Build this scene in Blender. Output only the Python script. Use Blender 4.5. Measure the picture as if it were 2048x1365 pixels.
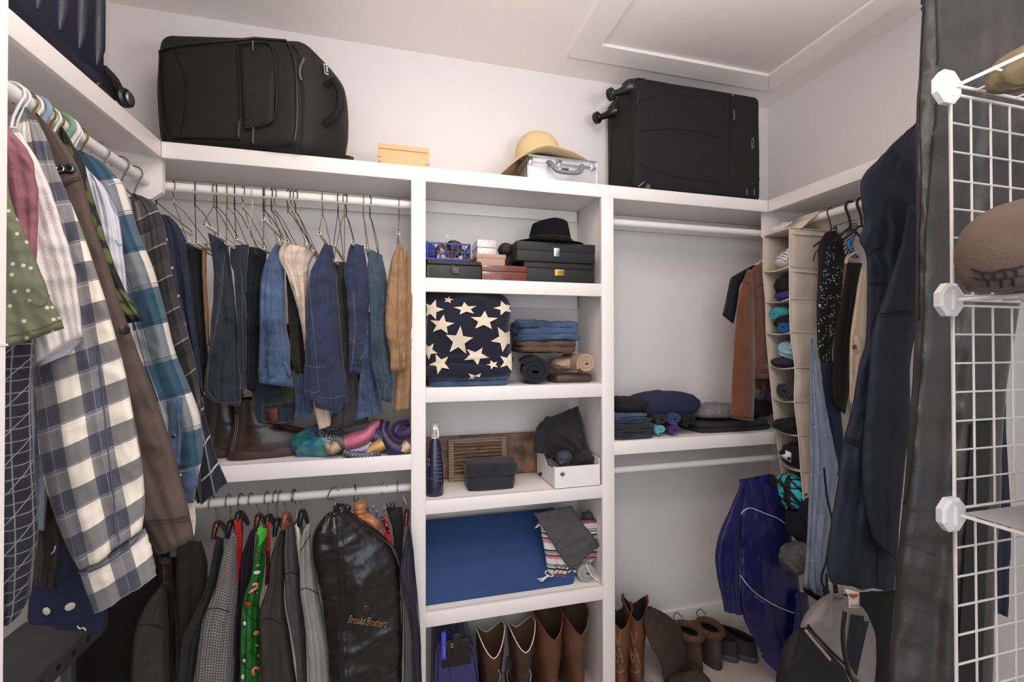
import bpy, bmesh, math, random
from mathutils import Vector, Matrix, noise
from mathutils.bvhtree import BVHTree
from mathutils.geometry import tessellate_polygon
PI=math.pi
SC=bpy.context.scene; COL=SC.collection
for o in list(bpy.data.objects): bpy.data.objects.remove(o)
# ---------------- camera, world, lights, exposure ----------------
CZ=1.49; F=895.3; YAW=math.radians(14.75); PIT=math.radians(0.508); ROL=math.radians(0.106)
def ray(px,py):
    a=(px-1024)/F; b=(682.5-py)/F
    c,s=math.cos(ROL),math.sin(ROL); x,z=c*a+s*b,-s*a+c*b; y=1.0
    c,s=math.cos(PIT),math.sin(PIT); y,z=c*y-s*z, s*y+c*z
    c,s=math.cos(YAW),math.sin(YAW); x,y=c*x+s*y,-s*x+c*y
    return Vector((x,y,z))
CAM=Vector((0,0,CZ))
cd=bpy.data.cameras.new('camera'); cam=bpy.data.objects.new('camera',cd); COL.objects.link(cam); SC.camera=cam
cd.sensor_width=36; cd.lens=F*36/2048; cd.clip_start=.02; cam.location=CAM
fw=ray(1024,682.5); rt=(ray(1124,682.5)-fw).normalized(); up=rt.cross(fw).normalized()
cam.rotation_euler=Matrix((rt,up,-fw.normalized())).transposed().to_euler()
SC.view_settings.view_transform='Standard'; SC.view_settings.look='None'; SC.view_settings.gamma=1
SC.view_settings.use_curve_mapping=False; SC.view_settings.exposure=0.0
W=bpy.data.worlds.new('world'); SC.world=W; W.use_nodes=True
W.node_tree.nodes['Background'].inputs[0].default_value=(.85,.93,1,1); W.node_tree.nodes['Background'].inputs[1].default_value=0.9
def lamp(name,kind,loc,rot,power,color,size=.3,sy=None,spread=None):
    l=bpy.data.lights.new(name,kind); o=bpy.data.objects.new(name,l); COL.objects.link(o)
    o.location=loc; o.rotation_euler=rot; l.energy=power; l.color=color
    if kind=='AREA':
        l.shape='RECTANGLE' if sy else 'DISK'; l.size=size
        if sy: l.size_y=sy
    elif kind=='POINT': l.shadow_soft_size=size
    return o
lamp('ceiling_lamp','AREA',(.05,.80,CZ+1.22),(0,0,0),5.5,(1,.88,.79),.26)
lamp('ceiling_globe','POINT',(.15,.30,CZ+.95),(0,0,0),17,(1,.90,.84),.16)
lamp('doorway_daylight','AREA',(.15,-.55,CZ+.15),(PI/2,0,-.15),17,(.90,.94,1),1.5,1.9)
lamp('ceiling_bounce_fill','AREA',(.70,.10,CZ+.35),(PI,-.10,0),23,(1,.965,.945),.5)  # added unseen fill aimed upward to brighten the ceiling and upper walls
# ---------------- helpers ----------------
def at(px,py,Y=None,X=None,Z=None):
    d=ray(px,py)
    if Y is not None: t=Y/d.y
    elif X is not None: t=X/d.x
    else: t=(Z-CZ)/d.z
    return CAM+d*t
def lin(c):
    r=[]; c=[v*.87 for v in c] if max(c)<130 else c
    for v in c:
        v/=255.; r.append(v/12.92 if v<=.04045 else ((v+.055)/1.055)**2.4)
    return tuple(r)+(1,)
WV={}
def geo(name,vs,fs,m,parent=None,uv=None,smooth=True,origin=None):
    vs=[Vector(v) for v in vs]
    if parent is not None: L=parent['_w']; L=Vector(L)
    elif origin is not None: L=Vector(origin)
    else:
        n=len(vs); L=Vector((sum(v.x for v in vs)/n,sum(v.y for v in vs)/n,min(v.z for v in vs)))
    me=bpy.data.meshes.new(name); me.from_pydata([v-L for v in vs],[],fs)
    if uv is not None:
        l=me.uv_layers.new(name='UVMap'); d=[0.0]*(2*len(me.loops)); vi=[0]*len(me.loops)
        me.loops.foreach_get('vertex_index',vi)
        for i,k in enumerate(vi): d[2*i],d[2*i+1]=uv[k]
        l.data.foreach_set('uv',d)
    if smooth:
        me.polygons.foreach_set('use_smooth',[True]*len(me.polygons))
        if smooth!=2: me.set_sharp_from_angle(angle=math.radians(42))
    me.materials.append(m)
    o=bpy.data.objects.new(name,me); COL.objects.link(o)
    if parent is not None: o.parent=parent
    else: o.location=L
    o['_w']=tuple(L); WV[o]=(vs,fs); o['_b']=0
    return o
def thing(name,label,cat,loc,group=None):
    o=bpy.data.objects.new(name,None); COL.objects.link(o); o.location=loc; o['_w']=tuple(loc); o['label']=label; o['category']=cat; o.empty_display_size=.05
    if group: o['group']=group
    return o
def tag(o,label,cat,group=None):
    o['label']=label; o['category']=cat
    if group: o['group']=group
    return o
def struct(o): o['kind']='structure'; return o
BV={}
def bvh(o):
    if o not in BV: BV[o]=BVHTree.FromPolygons(*WV[o])
    return BV[o]
def hit(px,py,objs,off=.002):
    d=ray(px,py).normalized(); best=None
    for o in (objs if isinstance(objs,(list,tuple)) else [objs]):
        l,n,i,t=bvh(o).ray_cast(CAM,d)
        if l is not None and (best is None or t<best[1]): best=(l,t,n)
    if best is None: return None
    n=best[2] if best[2].dot(d)<0 else -best[2]
    return best[0]+n*off-d*off, n
# boxes
def boxv(x0,x1,y0,y1,z0,z1):
    v=[(x,y,z) for x in(x0,x1) for y in(y0,y1) for z in(z0,z1)]
    f=[(0,1,3,2),(4,6,7,5),(0,4,5,1),(2,3,7,6),(0,2,6,4),(1,5,7,3)]
    return v,f
def fromb(bm):
    bmesh.ops.recalc_face_normals(bm,faces=bm.faces)
    bm.verts.index_update(); v=[x.co.copy() for x in bm.verts]; f=[tuple(q.index for q in p.verts) for p in bm.faces]; bm.free(); return v,f
def bevbox(x0,x1,y0,y1,z0,z1,r=.003,seg=2):
    bm=bmesh.new(); v,f=boxv(x0,x1,y0,y1,z0,z1); vv=[bm.verts.new(p) for p in v]
    for q in f: bm.faces.new([vv[i] for i in q])
    if r>0: bmesh.ops.bevel(bm,geom=list(bm.edges),offset=r,segments=seg,affect='EDGES',profile=.5)
    return fromb(bm)
def box(name,x0,x1,y0,y1,z0,z1,m,parent=None,r=.002,seg=2,M4=None):
    v,f=bevbox(x0,x1,y0,y1,z0,z1,r,seg)
    if M4 is not None: v=[M4@Vector(p) for p in v]
    return geo(name,v,f,m,parent,uv=[(p[0]+p[1],p[2]+p[1]*.5) for p in v])
def frame(o,ex,ez):   # local frame: origin, x axis, z axis
    ex=Vector(ex).normalized(); ez=Vector(ez); ez=(ez-ex*ez.dot(ex)).normalized(); ey=ez.cross(ex)
    m=Matrix((ex,ey,ez)).transposed().to_4x4(); m.translation=Vector(o); return m
def ellring(n): return [(math.cos(2*PI*i/n),math.sin(2*PI*i/n)) for i in range(n)]
def tubev(pts,r,n=8,cap=True,closed=False,r2=None):
    pts=[Vector(p) for p in pts]; N=len(pts); vs=[]; fs=[]
    ref=Vector((0,0,1)); pn=None
    for i,p in enumerate(pts):
        t=(pts[(i+1)%N]-pts[i-1]) if closed else (pts[min(i+1,N-1)]-pts[max(i-1,0)])
        if t.length<1e-9: t=Vector((0,0,1))
        t.normalize()
        if pn is None:
            pn=t.orthogonal().normalized()
        pn=(pn-t*pn.dot(t)).normalized(); b=t.cross(pn)
        rr=r[i] if isinstance(r,(list,tuple)) else r
        rb=rr if r2 is None else r2
        for c,s in ellring(n): vs.append(p+pn*c*rr+b*s*rb)
    for i in range(N if closed else N-1):
        j=(i+1)%N
        for k in range(n): fs.append((i*n+k,i*n+(k+1)%n,j*n+(k+1)%n,j*n+k))
    if cap and not closed: fs.append(tuple(range(n))[::-1]); fs.append(tuple((N-1)*n+k for k in range(n)))
    return vs,fs
def tube(name,pts,r,m,parent=None,n=8,closed=False,sm=0,r2=None):
    if sm:
        if isinstance(r,(list,tuple)): r=[v.x for v in spline([Vector((q,0,0)) for q in r],sm,closed)]
        pts=spline(pts,sm,closed)
    v,f=tubev(pts,r,n,closed=closed,r2=r2); return geo(name,v,f,m,parent)
def spline(P,k=6,closed=False):
    P=[Vector(p) for p in P]; N=len(P); out=[]
    rng=range(N if closed else N-1)
    for i in rng:
        if closed: a,b,c,d=P[i-1],P[i],P[(i+1)%N],P[(i+2)%N]
        else: a,b,c,d=P[max(i-1,0)],P[i],P[i+1],P[min(i+2,N-1)]
        for j in range(k):
            t=j/k; out.append(.5*((2*b)+(c-a)*t+(2*a-5*b+4*c-d)*t*t+(3*b-a-3*c+d)*t**3))
    if not closed: out.append(P[-1])
    return out
def join(*gs):
    V=[];Fc=[]
    for v,f in gs:
        n=len(V); V+=list(v); Fc+=[tuple(i+n for i in q) for q in f]
    return V,Fc
def resample(P,n):
    P=[Vector(p) for p in P]; d=[0]
    for a,b in zip(P,P[1:]): d.append(d[-1]+max((b-a).length,1e-6))
    out=[];k=0
    for i in range(n):
        s=d[-1]*i/(n-1)
        while k<len(P)-2 and s>d[k+1]: k+=1
        out.append(P[k].lerp(P[k+1],min(1,max(0,(s-d[k])/(d[k+1]-d[k])))))
    return out
def P3(l,dep):
    o=[]
    for i,p in enumerate(l):
        if len(p)>2 and isinstance(p[2],str): o.append(at(p[0],p[1],X=float(p[2]))); continue
        d=p[2] if len(p)>2 else dep
        if isinstance(d,tuple): o.append(at(p[0],p[1],X=d[0]))
        else: o.append(at(p[0],p[1],Y=d))
    return o
# hanging cloth: closed shell between two edge lines, with thickness, folds and wrinkles
def drape(name,L,R,dL,m,parent=None,dR=None,th=.03,folds=3,amp=.006,wr=.004,wf=14,seed=1,nu=26,nv=46,sp=4,edge=.002,pw=3.0,toe=.5,skew=0.0,uvo=None,world=False,hem=0):
    rnd=random.Random(seed)
    if dR is None: dR=dL
    LL=L if world else P3(L,dL); RR=R if world else P3(R,dR)
    LL=resample(spline(LL,sp) if sp else LL,nv); RR=resample(spline(RR,sp) if sp else RR,nv)
    ph=[rnd.uniform(0,2*PI) for _ in range(6)]; fr=[folds*rnd.uniform(.7,1.0),folds*rnd.uniform(1.3,1.8),folds*rnd.uniform(2.3,3.1)]; dr=[rnd.uniform(-1.2,1.2) for _ in range(3)]
    so=Vector((rnd.uniform(0,50),rnd.uniform(0,50),rnd.uniform(0,50)))
    vs=[];uv=[];acc=0;pm=None;w0=0
    rows=[]
    for j in range(nv):
        v=j/(nv-1); a,b=LL[j],RR[j]; w=b-a; mid=(a+b)*.5
        if pm is not None: acc+=(mid-pm).length
        pm=mid
        j2=min(j+1,nv-1); j1=max(j-1,0)
        dv=(LL[j2]+RR[j2]-LL[j1]-RR[j1])
        nrm=w.cross(dv)
        if nrm.length<1e-9: nrm=CAM-mid
        nrm.normalize()
        if nrm.dot(CAM-mid)<0: nrm=-nrm
        rows.append((v,a,b,nrm,acc))
    # smooth normals
    for j in range(nv):
        v,a,b,nrm,ac=rows[j]
        q=CAM-(a+b)*.5; q.z=0; q.normalize(); nq=sum((rows[min(max(j+k,0),nv-1)][3] for k in range(-4,5)),Vector()); nq.normalize(); q=(q+nq*(.0 if th>.03 else .5) if not callable(th) else q).normalized(); wl=(b-a).length
        capk=min(1,math.sqrt(max(0,1-(1-min(v,1)/.03)**2)) if v<.03 else 1)
        if v>.985: capk=math.sqrt(max(0.04,1-((v-.985)/.015)**2))
        thv=min(th,.6*wl+.006)
        ring=[]
        for side in (1,-1):
            rng=range(nu) if side==1 else range(nu-2,0,-1)
            for i in rng:
                u=i/(nu-1); t=2*u-1
                prof=(1-abs(t)**pw)**(1/2.0)
                p=a.lerp(b,u)
                ramp=toe+(1-toe)*v
                f=sum((.6,.3,.18)[k]*math.sin(2*PI*(fr[k]*u+dr[k]*v*.5)+ph[k]+skew*v) for k in range(3))*amp*ramp*min(1,4*min(u,1-u)+.25)
                n1=noise.noise((p+so)*wf)*wr+noise.noise((p+so)*wf*2.6)*wr*.35+crease(p+so,wf*1.3)*wr*.55
                off=side*thv*.5*prof*capk+f+n1*(1 if side==1 else .5)
                e=noise.noise((Vector((v*9,side*0+ (0 if u<.5 else 7),seed))))*edge*abs(t)**3
                ring.append(p+q*off+(b-a).normalized()*e if wl>1e-6 else p+q*off)
                if j==0 or 1: uv.append((u*wl+(uvo[0] if uvo else 0)-(wl*.5),ac+(uvo[1] if uvo else 0)))
        vs+=ring
    n=len(vs)//nv; fs=[]
    for j in range(nv-1):
        for i in range(n): fs.append((j*n+i,(j+1)*n+i,(j+1)*n+(i+1)%n,j*n+(i+1)%n))
    # end caps stitched strip
    for base in (0,(nv-1)*n):
        tri=[]
        for i in range(nu-1):
            a=base+i; b=base+i+1; c=base+((n-i)%n if i>0 else 0); d=base+(n-i-1)
            q=[a,b,d] if i==0 else ([a,b,c] if i==nu-2 else [a,b,d,c])
            tri.append(tuple(q) if base==0 else tuple(reversed(q)))
        fs+=tri
    return geo(name,vs,fs,m,parent,uv=uv,smooth=2)
# decal: polygon in picture coordinates laid onto a built surface (patches, prints, pockets)
def polygrid(poly,h):
    xs=[p[0] for p in poly]; ys=[p[1] for p in poly]
    bm=bmesh.new(); vv=[bm.verts.new((p[0],p[1],0)) for p in poly]
    try: bm.faces.new(vv)
    except Exception: pass
    bmesh.ops.triangulate(bm,faces=bm.faces)
    for ax,lo,hi in ((0,min(xs),max(xs)),(1,min(ys),max(ys))):
        k=int((hi-lo)/h)
        for i in range(1,k+1):
            c=lo+(hi-lo)*i/(k+1); co=[0,0,0]; co[ax]=c; no=[0,0,0]; no[ax]=1
            bmesh.ops.bisect_plane(bm,geom=bm.verts[:]+bm.edges[:]+bm.faces[:],plane_co=co,plane_no=no,dist=1e-5)
    bm.verts.index_update(); v=[(x.co.x,x.co.y) for x in bm.verts]; f=[tuple(q.index for q in p.verts) for p in bm.faces]; bm.free(); return v,f
def decal(name,polys,target,m,parent=None,off=.002,h=14,thick=0.0,world=False):
    if polys and not isinstance(polys[0][0],(list,tuple)): polys=[polys]
    V=[];Fc=[];UV=[]
    for poly in polys:
        v2,f2=polygrid(poly,h); n=len(V); hs=[]; bad=set()
        for q in v2:
            r=hit(q[0],q[1],target,off); hs.append(r)
        good=[r for r in hs if r]
        if not good: continue
        zd=sum((r[0]-CAM).length for r in good)/len(good)
        for q,r in zip(v2,hs):
            p=r[0] if r else CAM+ray(*q).normalized()*zd
            if r is None or abs((p-CAM).length-zd)>.12: bad.add(len(V))
            V.append(p); UV.append((q[0]*.0016,q[1]*.0016))
        Fc+=[tuple(i+n for i in f) for f in f2 if not any((i+n) in bad for i in f)]
    if not Fc: return None
    o=geo(name,V,Fc,m,parent,uv=UV,smooth=2)
    if thick:
        md=o.modifiers.new('s','SOLIDIFY'); md.thickness=thick; md.offset=1
    return o
def seam(name,pl,target,r,m,parent=None,off=.001,sm=5,n=5,dash=0):
    P=[]
    pl=[Vector((p[0],p[1],0)) for p in pl]; pl=spline(pl,sm) if sm else pl
    for p in pl:
        h=hit(p.x,p.y,target,off)
        if h: P.append(h[0])
    if len(P)<2: return None
    # drop jumps
    Q=[P[0]]
    for p in P[1:]:
        if (p-Q[-1]).length<.15: Q.append(p)
    if len(Q)<2: return None
    if dash:
        Q=resample(Q,max(4,int(sum((b-a).length for a,b in zip(Q,Q[1:]))/dash)*2)); gs=[tubev(Q[i:i+2],r,4) for i in range(0,len(Q)-1,2)]
        v,f=join(*gs); return geo(name,v,f,m,parent)
    v,f=tubev(Q,r,n); return geo(name,v,f,m,parent)
# lumpy cloth bundle
def crease(q,wf):
    w=noise.noise(q*wf*.5)*1.1
    a=q*wf*.75; a=Vector((a.x+w,a.y*1.2-w,a.z*2.1+w*1.3))
    n1=1-abs(noise.noise(a))*2.4; n2=1-abs(noise.noise(a*2.1+Vector((7,3,1))))*2.6
    return max(0,n1)**2*.75+max(0,n2)**2*.35-.45
def blob(name,c,r,m,parent=None,M4=None,wr=.012,wf=9,seed=1,pw=2.4,nu=64,nv=44,flat=None,folds=0,uv=True):
    c=Vector(c); rnd=random.Random(seed); so=Vector([rnd.uniform(0,60) for _ in range(3)]); vs=[];uvs=[]
    def sp(x,p): return math.copysign(abs(x)**(2/p),x)
    for j in range(nv+1):
        th=-PI/2+PI*j/nv
        for i in range(nu):
            a=2*PI*i/nu
            d=Vector((sp(math.cos(th),pw)*sp(math.cos(a),pw)*r[0],sp(math.cos(th),pw)*sp(math.sin(a),pw)*r[1],sp(math.sin(th),pw)*r[2]))
            p=c+d; q=(p+so)
            k=noise.noise(q*wf*.7)*wr*.9+crease(q,wf)*wr*.95+noise.noise(q*wf*3.5)*wr*.15
            if folds: k+=math.sin(d.z/r[2]*folds+noise.noise(q*4)*2)*wr*.35
            p=p+d.normalized()*k
            if M4 is not None: p=M4@(p-c)+c
            if flat is not None and p.z<flat: p.z=flat+ (p.z-flat)*.05
            vs.append(p); uvs.append((a*r[0],th*r[2]))
    fs=[]
    for j in range(nv):
        for i in range(nu): fs.append((j*nu+i,j*nu+(i+1)%nu,(j+1)*nu+(i+1)%nu,(j+1)*nu+i))
    return geo(name,vs,fs,m,parent,uv=uvs,smooth=2)
def rotz(a): return Matrix.Rotation(a,4,'Z')
# folded cloth: stack of rounded layers joined into one cloth
def folded(name,x0,x1,y0,y1,z0,z1,m,parent=None,n=4,seed=1,r=None,wr=.004,ang=0,drop=0):
    rnd=random.Random(seed); gs=[]; h=(z1-z0)/n; cx,cy=(x0+x1)/2,(y0+y1)/2
    for k in range(n):
        a,b=x0+rnd.uniform(0,.012),x1-rnd.uniform(0,.02); c=y0+rnd.uniform(0,.012)
        nu=72; nv=12; vs=[]; so=Vector((rnd.uniform(0,9),rnd.uniform(0,9),0))
        hx,hy,hz=(b-a)/2,(y1-c)/2,h*.53
        for j in range(nv+1):
            th=-PI/2+PI*j/nv
            for i in range(nu):
                al=2*PI*i/nu; ca,sa=math.cos(al),math.sin(al); kk=(abs(ca)**6+abs(sa)**6)**(-1/6)
                ct=math.cos(th); ct=ct**.55 if ct>0 else 0
                inset=min(hx,hy,.014)*(1-ct); q=Vector((ca*kk*(hx-inset),sa*kk*(hy-inset),math.copysign(abs(math.sin(th))**.8,math.sin(th))*hz))
                if j in(0,nv): q=Vector((ca*kk*hx*.6,sa*kk*hy*.6,q.z))
                p=Vector(((a+b)/2,(c+y1)/2,z0+h*(k+.5)))+q
                nn=noise.noise((p+so)*11)*wr+noise.noise((p+so)*26)*wr*.4+crease(p+so,16)*wr*.8; p+=Vector((ca*nn*1.4,sa*nn*1.6,nn))
                p.z+=drop*((p.x-cx)/(x1-x0))**2*-4
                vs.append(p)
        fs=[(j*nu+i,j*nu+(i+1)%nu,(j+1)*nu+(i+1)%nu,(j+1)*nu+i) for j in range(nv) for i in range(nu)]
        fs+=[tuple(range(nu))[::-1],tuple(nv*nu+i for i in range(nu))]
        gs.append((vs,fs))
    V,Fc=join(*gs)
    if ang:
        M=Matrix.Translation((cx,cy,0))@rotz(ang)@Matrix.Translation((-cx,-cy,0)); V=[M@p for p in V]
    return geo(name,V,Fc,m,parent,uv=[(p.x+p.y*.3,p.z+p.y) for p in V],smooth=2)
# cloth roll with a spiral end
def roll(name,a,b,r,m,parent=None,turns=2.6,seed=1,wr=.004,flat=.8):
    a,b=Vector(a),Vector(b); ax=(b-a).normalized(); L=(b-a).length; e1=ax.cross(Vector((0,0,1))).normalized(); e2=e1.cross(ax); rnd=random.Random(seed); so=Vector((rnd.uniform(0,9),)*3)
    prof=[]; N=int(turns*20)
    for i in range(N+1):
        t=i/N; rr=r*(.12+.8*t); an=2*PI*turns*t; prof.append((rr,an))
    th=r*.8/turns*.46; outline=[(q[0]+th,q[1]) for q in prof]+[(q[0]-th,q[1]) for q in reversed(prof)]
    K=8; vs=[];n=len(outline)
    for k in range(K):
        s=k/(K-1)
        for rr,an in outline:
            p=a+ax*(L*s)+e1*math.cos(an)*rr+e2*math.sin(an)*rr*flat
            nn=noise.noise((p+so)*16)*wr; p+=(e1*math.cos(an)+e2*math.sin(an))*nn+ax*noise.noise((p+so)*9)*wr*(2 if k in(0,K-1) else 0)
            vs.append(p)
    fs=[(k*n+i,k*n+(i+1)%n,(k+1)*n+(i+1)%n,(k+1)*n+i) for k in range(K-1) for i in range(n)]
    for base in(0,(K-1)*n):
        for i in range(N):
            q=(base+i,base+i+1,base+n-2-i,base+n-1-i); fs.append(q if base else q[::-1])
    return geo(name,vs,fs,m,parent,uv=[(i%n*.004,i//n*L/K) for i in range(len(vs))])
def lathe(prof,c,n=32,M4=None,sx=1,sy=1):
    vs=[];N=len(prof)
    for r,z in prof:
        for cc,s in ellring(n): vs.append(Vector((cc*r*sx,s*r*sy,z)))
    fs=[(k*n+i,k*n+(i+1)%n,(k+1)*n+(i+1)%n,(k+1)*n+i) for k in range(N-1) for i in range(n)]
    fs+=[tuple(range(n))[::-1],tuple((N-1)*n+i for i in range(n))]
    if M4 is not None: vs=[M4@p for p in vs]
    else: vs=[p+Vector(c) for p in vs]
    return vs,fs
def disc(name,p,n,r,h,m,parent=None,k=14):
    p=Vector(p); q=Vector(n).normalized(); v,f=tubev([p,p+q*h*.7,p+q*h],[r,r,r*.85],k); return geo(name,v,f,m,parent)

def hitp(px,py,objs,off=.001,Y=1.72):
    h=hit(px,py,objs,off); return (h[0],h[1]) if h else (at(px,py,Y=Y),Vector((0,-1,0)))
def pbox(name,x0,x1,yt,Yf,dep,zb,m,parent=None,r=.002,seg=2,zt=None,jit=0):
    """box whose front face spans picture columns x0..x1 and top row yt, at depth Yf, standing on zb"""
    a=at(x0,yt,Y=Yf); b=at(x1,yt,Y=Yf); z=zt if zt is not None else at((x0+x1)/2,yt,Y=Yf).z
    return box(name,a.x,b.x,Yf,Yf+dep,zb,z,m,parent,r=r,seg=seg)
def softbox(name,M4,L,m,parent,r=.05,bulge=.012,seed=1,wr=.003,wf=7,endb=None,n=16,sag=0,warp=None):
    """rounded block with bulging faces and cloth wrinkles"""
    eb=bulge*.7 if endb is None else endb
    def g(k,h):
        t=2*k/n-1; return math.copysign(abs(t)**.62,t)*h
    idx={}; vs=[]; fs=[]
    H=[l/2 for l in L]; rr=min([r]+[h*.98 for h in H])
    def vert(i,j,k):
        key=(i,j,k)
        if key in idx: return idx[key]
        p=Vector((g(i,H[0]),g(j,H[1]),g(k,H[2]))); q=Vector([max(-h+rr,min(h-rr,c)) for c,h in zip(p,H)]); d=p-q
        if d.length>1e-9: p=q+d.normalized()*rr
        fx,fy,fz=p.x/H[0],p.y/H[1],p.z/H[2]
        if fy<0: p.y+=fy*(1-fx*fx)*(1-fz*fz)*bulge
        p.x+=fx*(1-fy*fy)*(1-fz*fz)*eb
        p.z+=max(0,fz)*(1-fx*fx)*(1-fy*fy)*bulge*.6 - sag*max(0,fz)*fx*fx
        p=p+Vector(H)
        if warp: p=warp(p)
        w=M4@p; o=Vector((seed*3.1,seed*1.7,seed))
        w+=Vector((noise.noise(w*wf+o),noise.noise(w*wf+o*2),noise.noise(w*wf-o)*(1 if fz>-.9 else 0)))*wr
        vs.append(w); idx[key]=len(vs)-1; return idx[key]
    for i in range(n):
        for j in range(n):
            for a in (0,n):
                q=[(a,i,j),(a,i+1,j),(a,i+1,j+1),(a,i,j+1)]; fs.append(tuple(vert(*c) for c in (q if a else q[::-1])))
                q=[(i,a,j),(i,a,j+1),(i+1,a,j+1),(i+1,a,j)]; fs.append(tuple(vert(*c) for c in (q if a else q[::-1])))
                q=[(i,j,a),(i+1,j,a),(i+1,j+1,a),(i,j+1,a)]; fs.append(tuple(vert(*c) for c in (q if a else q[::-1])))
    return geo(name,vs,fs,m,parent,uv=[(v.x,v.z) for v in vs],smooth=2)
def T(x,y,z,a=0): return Matrix.Translation((x,y,z))@rotz(a)
# boot or shoe: rings (z, back, front, half width), toe along +x, then turned and placed
def boot(name,label,group,pos,ang,rings,upper,sole,dip=None,lining=None,soleh=.022,cat='boot',s=1,heel=.0,tilt=None,thick=.0025,extra=None):
    M4=T(*pos,ang)
    if tilt: M4=M4@Matrix.Rotation(tilt[0],4,tilt[1])
    M4=M4@Matrix.Scale(s,4)
    t=thing(name,label,cat,pos,group); n=28; vs=[]; R=[Vector(r) for r in rings]; R=spline(R,4)
    K=len(R)
    def ring(z,b,f,w,k=None):
        o=[]
        for i in range(n):
            a=2*PI*i/n; c,s_=math.cos(a),math.sin(a); L=(f-b)/2
            tp=1 if L<.08 else 1-.22*(c*.5+.5)**2
            zz=z
            if dip is not None and k is not None and k>.55: zz+=dip(a)*((k-.55)/.45)**1.5
            o.append(M4@Vector(((b+f)/2+L*c,w*s_*tp,zz)))
        return o
    for k,r in enumerate(R): vs+=ring(r[0],r[1],r[2],r[3],k/(K-1))
    fs=[(k*n+i,k*n+(i+1)%n,(k+1)*n+(i+1)%n,(k+1)*n+i) for k in range(K-1) for i in range(n)]+[tuple(range(n))[::-1]]
    up_=geo('upper',vs,fs,upper,t,smooth=2,uv=[(i%n*.02,i//n*.02) for i in range(len(vs))])
    if lining:
        # inner lining, a slightly smaller open skin
        c0=[sum((vs[k*n+i] for i in range(n)),Vector())/n for k in range(K)]
        k0=int(K*.45); li=[]
        for k in range(k0,K):
            for i in range(n): li.append(c0[k].lerp(vs[k*n+i],.955 if k<K-1 else .975)+Vector((0,0,0.0)))
        kk=K-k0; lf=[(k*n+i,(k+1)*n+i,(k+1)*n+(i+1)%n,k*n+(i+1)%n) for k in range(kk-1) for i in range(n)]+[tuple(range(n))]
        geo('lining',li,lf,lining,t,smooth=2)
        tube('top_binding',[vs[(K-1)*n+i] for i in range(n)],.0026*s,lining if False else upper,t,closed=True,n=6)
    # sole and heel
    r0=R[0]; so=[]
    for z,g_ in ((-soleh,.0),(-soleh,.004),(-.002,.005),(.004,.002)):
        for i in range(n):
            a=2*PI*i/n; c,s_=math.cos(a),math.sin(a); L=(r0[2]-r0[1])/2+g_; tp=1-.22*(c*.5+.5)**2
            waist=1-.18*math.exp(-((c+.25)/.25)**2)
            zz=z
            if heel and z<-.01 and c>-.35: zz=z+heel*min(1,(c+.35)*3)
            so.append(M4@Vector(((r0[1]+r0[2])/2+L*c,(r0[3]+g_)*s_*tp*waist,zz)))
    sf=[(k*n+i,k*n+(i+1)%n,(k+1)*n+(i+1)%n,(k+1)*n+i) for k in range(3) for i in range(n)]+[tuple(range(n))[::-1],tuple(3*n+i for i in range(n))]
    geo('sole',so,sf,sole,t,smooth=True)
    t['_b']=0
    return t,up_,M4,vs,n,K

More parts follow.
